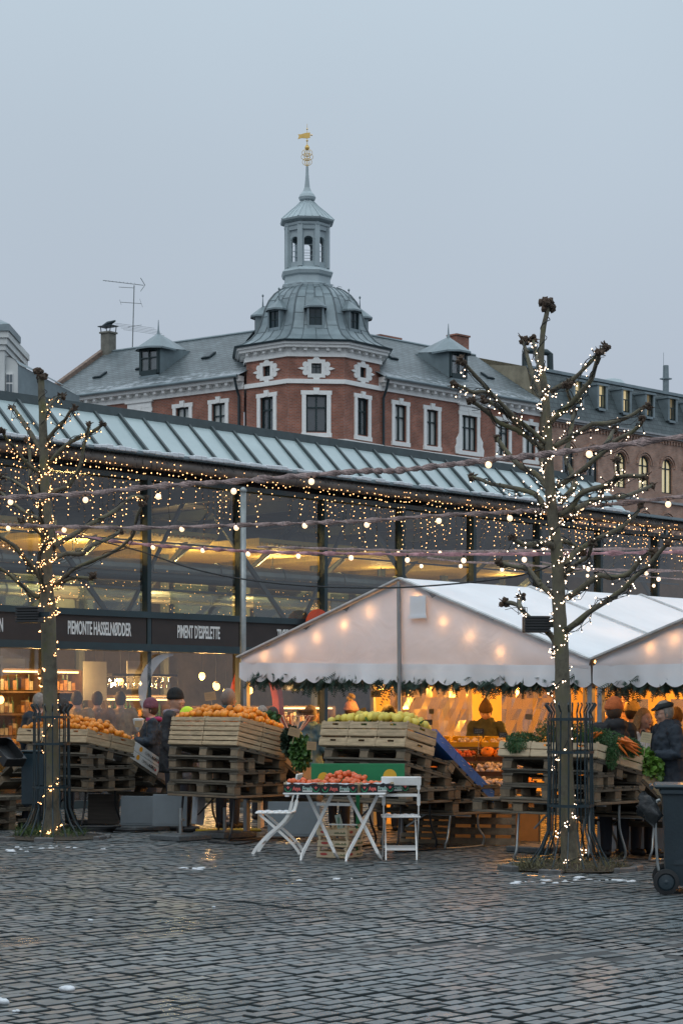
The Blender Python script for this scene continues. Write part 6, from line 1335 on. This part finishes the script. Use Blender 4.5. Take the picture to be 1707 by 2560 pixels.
# ================= BISTRO SET =================
def chair(M,label):
    t=thing('folding_chair',label,'chair',M,'white folding chairs'); w=.18
    for s in (-1,1):
        b=MB(); pts=smooth([Vector(p) for p in [(.225,s*w,.86),(.19,s*w,.68),(.14,s*w,.46),(.06,s*w,.34),(-.10,s*w,.20),(-.21,s*w,.08),(-.26,s*w,0)]],4)
        for a,c in zip(pts[:-1],pts[1:]): b.bar(a,c,.014,.034)
        b.build('back_leg',white_pt,t)
        b=MB(); w2=w-.022; pts=smooth([Vector(p) for p in [(-.19,s*w2,.43),(-.05,s*w2,.31),(.06,s*w2,.215),(.18,s*w2,.10),(.25,s*w2,0)]],4)
        for a,c in zip(pts[:-1],pts[1:]): b.bar(a,c,.014,.028)
        b.build('front_leg',white_pt,t)
    b=MB()
    for k in range(6): x=-.23+k*.066; b.box((x,-.20,.435),(x+.056,.20,.452),bev=.004)
    b.build('seat',white_pt,t); sb=MB()
    for k in range(30): sb.ball((rnd.uniform(-.22,.13),rnd.uniform(-.18,.18),.453),rnd.uniform(.012,.03),6,4,(1.2,1,.3),jit=.3)
    tag(sb.build('snow_dusting',snowm,t),kind='stuff')
    b=MB(); b.box((.19,-.205,.77),(.208,.205,.865),M=T((.215,0,.82))@RY(R(12))@T((-.199,0,-.82)),bev=.008); b.build('backrest',white_pt,t)
    b=MB(); b.box((.155,-.175,.655),(.168,.175,.685)); b.build('rail',white_pt,t); b=MB(); b.box((-.185,-.175,.10),(-.172,.175,.128)); b.box((.16,-.155,.10),(.173,.155,.125)); b.build('stretcher',white_pt,t)
c=G(698,2133); chair(T(c)@RZ(R(-7)),'white folding chair seen from the side left of bistro table')
c=G(1001,2147); chair(T(c)@RZ(R(-86+180+176)),'white folding chair facing the camera right of bistro table')
Yt=20.55; tc_=P(842,0,Yt); BT=thing('bistro_table','white slatted folding bistro table loaded with fruit trays','table',T(Vector((tc_.x,Yt,0)))@RZ(R(-6)))
b=MB()
for k in range(9): y=-.3+k*.067; b.box((-.52,y,.688),(.52,y+.058,.704),bev=.003)
b.box((-.5,-.29,.665),(-.46,.29,.687)); b.box((.46,-.29,.665),(.5,.29,.687)); b.build('tabletop',white_pt,BT)
for lab_,(x0,x1),(x2,x3),yy in (('a',(-.355,-.05),(-.31,.0),-.02),('b',(.12,.43),(.125,.455),-.12)):
    for (a,c),oy in (((x0,x1),-.0),((x3,x2),.05)):
        b=MB(); pts=smooth([Vector((a,yy+oy-.12 if oy==0 else yy+oy+.15,0)),Vector((a+(.02 if a<c else -.02),yy+oy-.08,.09)),Vector(((a+c)/2,yy+oy,.36)),Vector((c,yy+oy,.675))],4)
        for p_,q_ in zip(pts[:-1],pts[1:]): b.bar(p_,q_,.018,.032)
        b.build('leg',white_pt,BT)
b=MB(); b.bar((-.2,-.05,.58),(.15,-.1,.58),.03,.03); b.bar((.2,.1,.36),(-.1,.15,.36),.014); b.build('stretcher',white_pt,BT)
def fresh(t,w,d,h):
    M=T((0,-d/2-.002,0))@RX(math.pi/2)
    text('Asya',.052,M@T((-.055,h*.48,0)),mat('print_coral',(.62,.12,.10),.6),t,sx=.8,extr=.0006,bold=.0025); text('Fresh',.056,M@T((.055,h*.5,0)),mat('print_mint',(.35,.50,.45),.6),t,sx=.8,extr=.0006,bold=.002)
    b=MB(); b.box((-.01,-.0005,0),(.09,.0005,.012)); b.build('caption_bar',cb_w,t,M=T((0.015,-d/2-.0015,h*.12)))
    for x in (-.142,.142):
        b=MB(); b.add([(x+.0,h*.42,.001),(x-.022,h*.72,.001),(x-.008,h*.66,.001),(x,h*.82,.001),(x+.008,h*.66,.001),(x+.022,h*.72,.001)],[(0,5,4),(0,4,3),(0,3,2),(0,2,1)]); b.build('tulip_mark',mat('print_coral',(.62,.12,.10),.6),t,M=M)
        b=MB(); pr=None
        for k in range(9):
            a=math.pi*(1.0+k/8); p=(x+.03*math.cos(a),h*.52+.034*math.sin(a),.001)
            if pr: b.bar(pr,p,.006,.001)
            pr=p
        b.build('leaf_mark',mat('print_leaf',(.03,.35,.15),.6),t,M=M)
def tray(M,label,w=.375,d=.30,h=.085):
    t=thing('fruit_tray',label,'tray',M,'black printed fruit trays'); b=MB(); th=.006
    b.box((-w/2,-d/2,0),(w/2,-d/2+th,h)); b.build('printed_side',blk,t); b=MB(); b.box((-w/2,d/2-th,0),(w/2,d/2,h)); b.build('printed_side',blk,t)
    b=MB(); b.box((-w/2,-d/2+th,0),(-w/2+th,d/2-th,h)); b.box((w/2-th,-d/2+th,0),(w/2,d/2-th,h)); b.box((-w/2+th,-d/2+th,0),(w/2-th,d/2-th,th))
    for x in (-1,1):
        for y in (-1,1): b.box((min(x*w/2,x*(w/2-.03)),min(y*(d/2-.0065),y*(d/2-.03)),h*.2),(max(x*w/2,x*(w/2-.03)),max(y*(d/2-.0065),y*(d/2-.03)),h+.02))
    b.build('wood_end',wood_pale,t); b=MB(); n=10; vs=[(-w/2+.012+(w-.024)*i/n,-d/2+.012+(d*.45)*j/4,h+.006+rnd.uniform(-.008,.01)) for i in range(n+1) for j in range(5)]; b.add(vs,[(i*5+j,(i+1)*5+j,(i+1)*5+j+1,i*5+j+1) for i in range(n) for j in range(4)]); b.build('film',mat('tray_film',(.45,.47,.50),.25,.4,30,.5,60),t)
    fresh(t,w,d,h); return t
TM=T(Vector((tc_.x,Yt,0)))@RZ(R(-6)); zt=.706
trs=[(TM@T((-.335,-.13,zt))@RZ(R(3)),'leftmost black printed tray at the table front'),(TM@T((.05,-.15,zt))@RZ(R(2)),'middle black printed tray at the table front'),(TM@T((.36,-.02,zt+.0))@RZ(R(28)),'black printed tray turned askew at table right'),(TM@T((-.33,.17,zt)),'black printed tray at table back left'),(TM@T((.06,.17,zt)),'black printed tray at back heaped with orange tomatoes'),(TM@T((.50,.19,zt))@RZ(R(28)),'rightmost black printed tray beside the chair back')]
for M,l in trs: tray(M,l)
heap(tomato,trs[0][0],-.17,.17,.0,.14,.08,.01,.068,'red fruit half covered by film in leftmost tray','red fruit in the leftmost tray',5); heap(tomato,trs[1][0],-.17,.17,.0,.14,.08,.01,.068,'red fruit half covered by film in the middle tray','red fruit in the middle tray',6)
heap(tomato,trs[4][0],-.17,.2,-.14,.14,.10,.065,.062,'orange red tomato in the heap on the bistro table','tomatoes heaped on bistro table',7); heap(tomato,trs[2][0],-.16,.16,-.02,.13,.075,.0,.068,'tomato in the askew tray at table right','tomatoes in the askew tray',8)
heap(tomato,trs[3][0],-.16,.16,-.12,.13,.075,.0,.075,'red fruit in back left tray on table','red fruit in back left tray',9)
# green board with yellow discs
a=P(778,1909,20.98); c=P(1011,1974,20.98); t=thing('green_board','green board with two yellow discs propped behind the trays','board',T(Vector(((a.x+c.x)/2,20.98,c.z)))); w=c.x-a.x; h=a.z-c.z
b=MB(); b.box((-w/2,0,0),(w/2,.02,h),bev=.004); b.box((-.02,.021,-c.z),(.02,.05,h*.8)); b.build('panel',mat('board_green',(.01,.20,.075),.5,.15,3),t)
for x,z,r_ in ((-w/2+.13,h*.42,.062),(w/2-.155,h*.5,.072)):
    b=MB(); b.add([(x+r_*math.cos(k*.3142),-.003,z+r_*1.1*math.sin(k*.3142)) for k in range(20)],[tuple(range(20))]); b.build('disc',mat('disc_yellow',(.72,.42,.03),.5,.1),t)
# three printed crates under the table
def seals(t,w,d,h):
    for M,L in ((T((0,-d/2-.002,h*.5))@RX(math.pi/2),w),(T((w/2+.002,0,h*.5))@RZ(math.pi/2)@RX(math.pi/2),d)):
        b=MB(); b.add([(-L*.26+.043*math.cos(k*.3927),.014*math.sin(k*.3927),.0008) for k in range(16)],[tuple(range(16))]); b.build('oval_seal',mat('seal_red',(.42,.06,.05),.6),t,M=M)
        b=MB(); q=random.Random(3)
        for k in range(12): x=L*.08+k*.011; hh=q.uniform(.008,.024); b.box((x,-.016,.0),(x+.007,-.016+hh,.0009))
        b.build('printed_garden',mat('print_green_dk',(.06,.12,.05),.7),t,M=M)
cM=T(Vector((P(850,0,20.85).x,20.9,0)))@RZ(R(-27))
for i in range(3):
    t=mk_crate(.36,.36,.075,1,wood_pale,False,'printed_crate'); t.matrix_world=cM@T((rnd.uniform(-.006,.006),0,.004+i*.115)); tag(t,['bottom','middle','top'][i]+' printed wooden crate of the stack under bistro table','crate','printed crates under the bistro table'); seals(t,.36,.36,.085)
    for x in(-1,1):
        for y in (-1,1): b=MB(); xx=x*(.18-.022); yy=y*(.18-.022); b.box((xx-.016,yy-.016,.084),(xx+.016,yy+.016,.114)); b.build('corner_block',wood_pale,t)
t=MB(); t.box((-.03,-.01,0),(.03,.01,.15),bev=.003); t=t.build('leaflet',mat('leaflet',(.45,.55,.5),.6)); t.matrix_world=cM@T((-.02,.05,.3))@RY(R(-14)); tag(t,'green and white leaflet stuck in the top printed crate','leaflet')
b=MB(); b.bar((-.012,-.0125,.02),(.012,-.0125,.12),.022,.002); b.build('stripe',mat('leaf_stripe',(.02,.25,.10),.6),t)
# ================= WHEELED BIN =================
Yb=16.75; wc=P(1664,2213,Yb); bx=wc.x
BN=thing('wheeled_bin','dark wheeled rubbish bin cut by the right picture edge','bin',T(Vector((bx,Yb,0)))@RZ(R(-8)))
bm_=mat('bin_plastic',(.018,.032,.042),.42,.2,3,.1,40)
b=MB(); p=[(-.0,.05,.07),(.52,.05,.07),(.52,.58,.07),(.0,.58,.07)]; q_=[(-.03,.0,.88),(.62,.0,.88),(.62,.63,.88),(-.03,.63,.88)]; b.add(p+q_,[(3,2,1,0),(4,5,6,7),(0,1,5,4),(1,2,6,5),(2,3,7,6),(3,0,4,7)]); b.box((-.05,-.02,.84),(.64,.65,.885),bev=.01); b.box((.06,.03,.25),(.46,.0505,.29)); b.build('body',bm_,BN)
b=MB(); b.box((-.10,-.03,.888),(.66,.66,.925),bev=.015); b.tube([(-.12,.05,.90),(-.12,.58,.90)],.018,8); b.build('lid',mat('bin_lid',(.020,.034,.042),.4,.2,3),BN)
for y in (-.035,.60):
    wl=MB(); n=24
    for (r0,r1,y0,y1) in ((.075,.108,y-.03,y+.03),):
        vs=[(r*math.cos(2*math.pi*k/n),yy,r*math.sin(2*math.pi*k/n)) for r,yy in ((r0,y0),(r1,y0+.006),(r1,y1-.006),(r0,y1)) for k in range(n)]; wl.add(vs,[(i*n+k,i*n+(k+1)%n,((i+1)%4)*n+(k+1)%n,((i+1)%4)*n+k) for i in range(4) for k in range(n)])
    w_=wl.build('wheel',mat('tyre',(.012,.014,.016),.7,.2),BN,smooth=False,loc=(0,0,.109)); h_=MB(); vs=[(r*math.cos(2*math.pi*k/n),yy,r*math.sin(2*math.pi*k/n)) for r,yy in ((.0745,y-.012),(.06,y-.02),(.02,y-.024),(.001,y-.03)) for k in range(n)]; h_.add(vs,[(i*n+k,(i+1)*n+k,(i+1)*n+(k+1)%n,i*n+(k+1)%n) for i in range(3) for k in range(n)]); h_.build('rim',bm_,w_)
b=MB(); b.tube([(0,-.03,.109),(0,.6,.109)],.012,8); b.build('axle',steel_gr,BN)
b=MB(); b.tube(smooth([Vector(v) for v in [(-.05,-.03,.80),(-.085,-.03,.77),(-.09,-.03,.6),(-.075,-.03,.3),(-.06,-.03,.20)]],4),.012,8); b.build('handle_bar',steel_gr,BN,smooth=True)
b=MB(); q=random.Random(6); n=14; rows=9; vs=[]
for i in range(rows):
    for k in range(n): a=2*math.pi*k/n; r=[.02,.05,.075,.08,.09,.085,.07,.05,.02][i]*(1+.9*noise.noise(Vector((k*1.1,i*.5,3)))); vs.append((-.17+r*1.05*math.cos(a)+.06*i/9,-.04+r*.5*math.sin(a),.86-.035*i-.02*math.cos(a)))
b.add(vs,[(i*n+k,i*n+(k+1)%n,(i+1)*n+(k+1)%n,(i+1)*n+k) for i in range(rows-1) for k in range(n)]+[tuple(range(n)),tuple(range(rows*n-1,rows*n-n-1,-1))]); t=b.build('rubbish_bag',mat('bag_black',(.015,.018,.02),.25,.2,6,.8,14),smooth=True); t.matrix_world=T(Vector((bx,Yb,0)))@RZ(R(-8)); tag(t,'crumpled black rubbish bag hanging beside the wheeled bin','bag')
# ================= PEOPLE =================
skin=mat('skin',(.52,.30,.22),.55,.12,6); skin2=mat('skin_warm',(.58,.34,.25),.55,.1,6)
lipm=mat('lips',(.35,.09,.08),.5); eyew=mat('eye_white',(.55,.53,.5),.3); eyed=mat('eye_dark',(.03,.03,.035),.3)
FOLD=bpy.data.textures.new('folds','CLOUDS'); FOLD.noise_scale=.11; FOLD.noise_depth=2
def rem(o,v,sm=2):
    m=o.modifiers.new('r','REMESH'); m.mode='VOXEL'; m.voxel_size=v; m.use_smooth_shade=True
    s=o.modifiers.new('s','SMOOTH'); s.iterations=sm; s.factor=.5; return o
def capsule(mb,pts,rs,n=10,sq=1):
    pts=[Vector(p) for p in pts]; mb.tube(pts,rs,n,sq=sq)
    mb.ball(pts[0],rs[0]*.98,n,6); mb.ball(pts[-1],rs[-1]*.98,n,6)
def person(px,Y,H,face,label,coat,hat=None,hair=None,pose='down',head=0,tilt=0,trs=(.02,.022,.03),vox=.016,beard=None,hood=None,puff=0,glasses=False,phones=False,group=None,bald=False,long_hair=False,hatname='beanie',sk=None,crouch=0,pom=False,lean=0,scarf=None):
    x=P(px,0,Y).x; M=T(Vector((x,Y,-crouch)))@RZ(R(face))@RX(R(lean)); s=H/1.75; sk=sk or skin
    def J(a,b,c): return Vector((a*s,b*s,c*s))
    hz=1.60; hp=J(0,-.02,hz); hm=Matrix.Translation(hp)@RZ(R(head))@RX(R(tilt))
    def hp_(a,b,c): return hm@J(a,b,c)
    sh=.185; arms={}
    if pose=='down': arms={1:[J(sh,0,1.40),J(.27,.02,1.13),J(.27,-.07,.90)],-1:[J(-sh,0,1.40),J(-.27,.02,1.13),J(-.27,-.07,.90)]}
    if pose=='front': arms={1:[J(sh,0,1.40),J(.25,-.02,1.14),J(.12,-.26,1.16)],-1:[J(-sh,0,1.40),J(-.25,-.02,1.14),J(-.10,-.28,1.12)]}
    if pose=='reach': arms={1:[J(sh,0,1.40),J(.30,-.12,1.20),J(.22,-.42,1.08)],-1:[J(-sh,0,1.40),J(-.30,-.12,1.20),J(-.22,-.42,1.08)]}
    if pose=='chest': arms={1:[J(sh,0,1.40),J(.26,-.05,1.15),J(.13,-.22,1.27)],-1:[J(-sh,0,1.40),J(-.25,-.03,1.14),J(-.06,-.22,1.10)]}
    b=MB(); F3=lambda v: v
    # body: torso, limbs, neck, head in one skin
    capsule(b,[J(0,0,.92),J(0,.0,1.12),J(0,.0,1.32),J(0,.0,1.42)],[.14*s,.13*s,.145*s,.09*s],12)
    capsule(b,[J(0,.01,1.38),hp_(0,.01,-.06)],[.06*s,.052*s])
    for q in (1,-1):
        capsule(b,[J(.09*q,0,.90),J(.10*q,-.01,.50),J(.10*q,.01,.10)],[.085*s,.058*s,.04*s]); capsule(b,[J(.10*q,.03,.05),J(.11*q,-.14,.04)],[.04*s,.035*s])
        a=arms[q]; capsule(b,a,[.048*s,.04*s,.028*s],8)
        d=(a[2]-a[1]).normalized(); side=d.cross(Vector((0,0,1))); side=side.normalized() if side.length>.1 else Vector((1,0,0)); up=side.cross(d)
        w=a[2]; capsule(b,[w,w+d*.07*s],[.026*s,.034*s],8)
        for k in range(4): o_=side*(k-1.5)*.019*s; kn=w+d*.085*s+o_; L_=[.055,.065,.06,.045][k]*s; b.tube([kn,kn+d*L_*.55-up*.008*s,kn+d*L_-up*.03*s],[.0095*s,.009*s,.0065*s],6)
        b.tube([w+d*.02*s+side*.025*s*q,w+d*.055*s+side*.052*s*q,w+d*.09*s+side*.055*s*q],[.012*s,.011*s,.008*s],6)
    hb=MB(); hb.ball((0,0,0),.1*s,18,14,(.78,.93,1.17)); hb.ball((0,-.035*s,-.055*s),.062*s,12,8,(.92,.95,.95)); hb.tube([(0,-.088*s,.015*s),(0,-.108*s,-.012*s),(0,-.112*s,-.026*s),(0,-.09*s,-.032*s)],[.008*s,.012*s,.015*s,.009*s],8)
    hb.ball((0,-.088*s,-.095*s),.02*s,8,6); hb.tube([(-.03*s,-.086*s,.028*s),(0,-.095*s,.03*s),(.03*s,-.086*s,.028*s)],[.008*s,.009*s,.008*s],6); hb.ball((.0,-.088*s,-.058*s),.018*s,8,6,(1.3,.7,.6))
    for q in (1,-1): hb.ball((.078*q*s,.005*s,-.01*s),.026*s,8,6,(.35,.7,1.1)); hb.ball((.042*q*s,-.07*s,-.025*s),.026*s,8,6)
    b.add([hm@Vector(v) for v in hb.v],hb.f)
    o=b.build('person',sk); rem(o,min(vox,.011 if vox<.012 else vox),1); o.matrix_world=M; tag(o,label,'person',group)
    def part(name,mb,m,v=None,sm=2,smooth=True):
        c=mb.build(name,m,o,smooth=smooth)
        if v: rem(c,v,sm)
        return c
    if H:   # face details
        for q in (1,-1):
            e=MB(); e.ball(hp_(.032*q,-.082,.005),.012*s,8,6,(1,.5,.7)); c=part('eye',e,eyew); e=MB(); e.ball(hp_(.032*q,-.0885,.005),.006*s,6,4,(1,.5,1)); p_=e.build('pupil',eyed,c)
            e=MB(); e.bar(hp_(.018*q,-.093,.024),hp_(.05*q,-.085,.025),.006*s,.005*s); part('eyebrow',e,hair or mat('hair_brown',(.07,.04,.025),.7),smooth=False)
        e=MB(); e.ball(hp_(0,-.1,-.062),.019*s,8,6,(1.1,.4,.38)); part('mouth',e,lipm)
    # coat
    c=MB(); br=1.06+.0; f=lambda i: (1+puff*(.5 if i%2 else -.2))
    zz=[.72,.80,.88,.96,1.04,1.12,1.20,1.28,1.36,1.42]; rs=[.185,.19,.18,.175,.17,.17,.175,.18,.155,.10]
    c.tube([J(0,.0,z) for z in zz],[r*s*f(i) for i,r in enumerate(rs)],16,sq=1)
    for q in (1,-1):
        a=arms[q]; n=7; pts=[a[0]*.5+J(0,0,1.38)*.5]+[a[0].lerp(a[1],k/3) for k in range(4)]+[a[1].lerp(a[2],k/3) for k in (1,2,2.8)]
        c.tube(pts,[.085*s]+[r*s*f(i) for i,r in enumerate([.085,.075,.07,.066,.062,.056,.05])],10)
        c.ball(a[0],.085*s,10,8)
    if hood:
        c.tube([J(.0,.02,1.38),J(0,.03,1.46),J(0,.05,1.50)],[.13*s,.135*s,.10*s],12); c.ball(J(0,.10,1.45),.10*s,12,8,(1.3,.65,.75))
    else: c.tube([J(0,.01,1.38),J(0,.01,1.47)],[.095*s,.075*s],12)
    cc=part('coat',c,coat,vox if vox>.013 else .013,3); dm_=cc.modifiers.new('d','DISPLACE'); dm_.texture=FOLD; dm_.strength=.05; dm_.mid_level=.5; dm_.texture_coords='LOCAL'
    if scarf: q=MB(); q.tube([J(.085*math.cos(a*.5236),.03+.085*math.sin(a*.5236),1.455+.012*math.sin(a)) for a in range(13)],.036*s,8,jit=.2); part('scarf',q,scarf,.012)
    t=MB()
    for q in (1,-1): capsule(t,[J(.09*q,0,.86),J(.10*q,-.01,.50),J(.10*q,.01,.08)],[.105*s,.078*s,.062*s])
    part('trousers',t,mat('trousers_%d'%int(trs[0]*1000),trs,.85),.018)
    t=MB()
    for q in (1,-1): capsule(t,[J(.10*q,.05,.045),J(.11*q,-.15,.04)],[.048*s,.042*s])
    part('shoes',t,black,.014)
    if hair and not bald:
        h=MB(); h.ball((0,.012*s,.018*s),.108*s,16,10,(.82,.95,1.13)); vs=[]
        hh=MB()
        for k in range(5 if not long_hair else 15):
            a=R(-165+ k*330/(4 if not long_hair else 14)); a=a
        if long_hair:
            for k in range(60):
                q=random.Random(k+int(px)); a=R(q.uniform(-10,190)); x0=.078*math.cos(a); y0=.08*math.sin(a)+.0; L=.27+q.random()*.05; pts=[]
                for j in range(7): f_=j/6; pts.append(Vector(((x0*(1+.95*f_)+.018*math.sin(j*2+k))*s,(y0+.02*f_+.012*math.cos(j*2.3+k))*s,(.06-L*f_)*s)))
                h.tube(pts,[.018*s,.024*s,.026*s,.026*s,.024*s,.02*s,.012*s],6)
        # carve: keep only behind the face
        h.v=[tuple(hm@Vector((v[0],max(v[1],-.062*s+(.0 if v[2]>.05*s else .05*s) if abs(v[0])<.066*s and v[2]<.085*s else v[1]),v[2]))) for v in h.v]
        part('hair',h,hair,None)
    if hat:
        h=MB()
        if hatname=='flat_cap':
            h.ball((0,.015*s,.072*s),.108*s,16,10,(.88,1.04,.45)); h.tube([(-.06*s,-.08*s,.058*s),(0,-.122*s,.052*s),(.06*s,-.08*s,.058*s)],[.02*s,.02*s,.02*s],8,sq=.5); h.ball((0,-.075*s,.062*s),.07*s,12,6,(1,1,.22))
        elif hatname=='pointed beanie':
            h.ball((0,.0,.055*s),.112*s,16,10,(.84,.98,.95)); h.tube([(0,.0,.08*s),(0,.02*s,.15*s),(0,.03*s,.20*s)],[.09*s,.055*s,.015*s],12); h.tube([(0,.0,.02*s),(0,.0,.055*s)],[.100*s,.101*s],16,cap=True)
        else:
            h.ball((0,.008*s,.055*s),.113*s,16,10,(.84,.98,1.02)); h.tube([(0,.005*s,.016*s),(0,.005*s,.055*s)],[.108*s,.109*s],16); h.tube([(0,.005*s,.05*s),(0,.005*s,.07*s)],[.1*s,.1*s],16)
        if pom: pass
        h.v=[tuple(hm@Vector((v[0],v[1] if v[1]>-.2 else v[1],max(v[2],.012*s)))) for v in h.v]; hc=part(hatname.replace(' ','_'),h,hat,.010)
        if pom:
            g=MB(); q=random.Random(1)
            for k in range(260):
                d=Vector((q.gauss(0,1),q.gauss(0,1),q.gauss(0,1))).normalized(); p_=hp_(0,.03,.20); g.add([p_+d*.01,p_+d*.062*s+Vector((.003,0,0)),p_+d*.062*s-Vector((.003,0,.003))],[(0,1,2)])
            g.build('pompom',mat('pompom_fur',(.42,.36,.30),.95,.2,20),o)
    if beard:
        h=MB(); h.ball(hp_(0,-.05,-.075),.06*s,12,8,(1.0,.8,.75)); part('beard',h,beard,None)
    if glasses:
        g=MB()
        for q in (1,-1):
            pr=None
            for k in range(13): a=k*2*math.pi/12; p_=hp_(.034*q+.021*math.cos(a),-.102,.004+.017*math.sin(a)); 
            pts=[hp_(.034*q+.021*math.cos(k*2*math.pi/12),-.102,.004+.017*math.sin(k*2*math.pi/12)) for k in range(13)]; g.tube(pts,.002,4,cap=False); g.bar(hp_(.055*q,-.1,.008),hp_(.08*q,.0,.006),.003)
        g.build('glasses',black,o)
    if phones:
        for q in (1,-1): g=MB(); g.ball(J(.075*q,-.10,1.43),.045*s,12,8,(.6,.9,1.1)); part('headphones',g,black)
    return o
def cm(n,c,r=.75,v=.35,sc=5,b=.9,bs=9): return mat(n,c,r,v,sc,b,bs)
hb_=mat('hair_brown',(.07,.04,.025),.7,.3,20,stretch=(6,6,1)); hg=mat('hair_grey',(.22,.20,.18),.7,.4,30); hbl=mat('hair_blonde',(.42,.27,.13),.6,.4,25,.6,60,stretch=(5,5,1)); hd=mat('hair_dark',(.025,.018,.015),.7,.3,20)
navy=cm('coat_navy',(.016,.026,.040)); blk2=cm('coat_black',(.016,.018,.022)); tan=cm('coat_tan',(.38,.25,.14)); brn=cm('coat_brown',(.28,.16,.10)); oliv=cm('coat_olive',(.05,.045,.025)); petrol=cm('coat_petrol',(.10,.23,.32),.55,.2,6,.5,9); cream=cm('coat_cream',(.80,.76,.75),.5,.15,6,.4,9)
person(380,27.0,1.70,-82,'person in mauve beanie and dark jacket facing left by shop window',navy,hat=cm('wool_mauve',(.16,.06,.085),.95,.2,30,.6,60),hair=hb_,pose='front',scarf=cm('scarf_magenta',(.35,.03,.13)))
person(436,25.6,1.82,75,'person in black beanie and dark gilet facing right behind oranges',blk2,hat=cm('wool_black',(.012,.013,.014),.95,.2,30,.6,60),pose='down',scarf=cm('scarf_grey',(.20,.17,.20)))
person(462,25.2,1.58,80,'person in neon yellow beanie bending behind the oranges',cm('coat_grey',(.10,.10,.11)),hat=cm('wool_neon',(.60,.80,.05),.9,.1,30,.4,60),pose='front',tilt=25)
pb=person(570,25.9,1.84,150,'person with shaved grey head and dark hooded jacket seen from behind',cm('coat_teal',(.012,.035,.042)),hair=mat('hair_stubble',(.20,.16,.14),.9,.2,40),pose='down',hood=1)
b=MB(); b.bar((.11,.20,1.44),(.13,.21,1.05),.04,.012); b.build('strap',mat('strap_olive',(.14,.14,.11),.8),pb)
person(682,27.5,1.60,160,'dim figure in dark coat behind the tent left post',blk2,hair=hd,pose='down')
person(655,28.0,1.62,150,'dim grey haired figure by the tent left post',cm('coat_dim',(.03,.03,.03)),hair=hg)
pp_=person(775,25.2,1.62,140,'person in petrol blue puffer coat with furry hood seen from behind',petrol,hair=hg,pose='front',hood=1,puff=.10)
b=MB(); q=random.Random(3)
for k in range(420):
    a=q.uniform(0,6.28); p_=Vector((.085*math.cos(a),.085+.05*math.sin(a),1.50)); d=Vector((q.gauss(0,.6),q.gauss(0,.6),q.gauss(.4,.6))).normalized()*.05; b.add([p_,p_+d+Vector((.004,0,0)),p_+d-Vector((.004,0,0))],[(0,1,2)])
b.build('fur_trim',mat('fur_grey',(.20,.17,.14),.95,.4,20),pp_)
person(877,26.0,1.66,170,'person in pink beanie with pompom and black fur collar behind quinces',cm('coat_dkgreen',(.02,.03,.03)),hat=cm('wool_pink',(.48,.30,.36),.95,.2,30,.6,60),hair=hb_,pose='front',pom=True,hood=1)
pc=person(848,25.7,1.50,180,'person in black fur hooded coat seen from behind quinces',blk2,hair=hd,pose='down',hood=1)
person(970,25.4,1.60,180,'person in plain black beanie seen from behind at the quinces',blk2,hat=MC['wool_black'],pose='down')
person(1214,25.9,1.66,-8,'seller in brown pointed beanie looking down behind garlic display',cm('coat_seller',(.035,.045,.03)),hat=cm('wool_brown',(.13,.075,.03),.95,.2,30,.6,60),hair=hb_,pose='front',tilt=24,hatname='pointed beanie',vox=.012,hood=1,sk=skin2)
person(1535,21.0,1.68,195,'person in rust orange beanie and black hooded jacket seen from behind',blk2,hat=cm('wool_rust',(.55,.14,.04),.95,.15,30,.6,60),hair=hb_,pose='front',hood=1,vox=.013)
person(1551,24.2,1.80,20,'tall bearded person with dark swept hair behind the yellow beanie',brn,hair=hd,beard=hd,pose='down',glasses=True)
person(1578,23.4,1.66,150,'person in cream yellow beanie inside the tent',cm('coat_rust',(.10,.05,.03)),hat=cm('wool_cream',(.62,.42,.14),.95,.15,30,.5,60),hair=hd,pose='front')
wb=person(1606,21.3,1.585,30,'blonde curly haired person in cream puffer with headphones round neck',cream,hair=hbl,long_hair=True,pose='chest',puff=.12,vox=.011,phones=True,sk=skin2,head=8)
b=MB(); b.box((-.035,-.205,.82),(.035,-.17,1.38),bev=.012); b.build('inner_top',blk2,wb)
person(1692,20.7,1.67,-72,'person in black flat cap glasses and dark parka facing left',navy,hat=cm('cap_black',(.010,.014,.016),.8,.2,20),hair=hg,pose='front',hood=1,glasses=True,hatname='flat_cap',vox=.012,tilt=8,head=-8,lean=5)
person(1690,23.8,1.60,200,'dim person in mustard coat behind flat cap wearer',cm('coat_mustard',(.35,.19,.03)),hair=hb_,pose='down')
for i,(px,Y,c,l) in enumerate([(193,32.0,tan,'person in tan coat inside the hall nearest the left tree'),(244,32.3,brn,'person in brown coat inside hall, middle of three'),(302,32.6,tan,'person in long camel coat inside hall near crescent ornament')]):
    person(px,Y,1.86,170+8*i,l,c,hair=hb_,pose='front',vox=.02)
person(98,28.0,1.80,150,'grey haired person in dark coat partly behind left tree guard',navy,hair=hg,pose='down')
pr=person(60,25.9,1.62,100,'person in black jacket reaching over crates at far left',blk2,hair=cm('hair_auburn',(.20,.06,.02)),pose='reach',lean=12)
person(158,27.0,1.72,160,'person in black coat hidden behind the left tree trunk',blk2,hair=hd,pose='down')
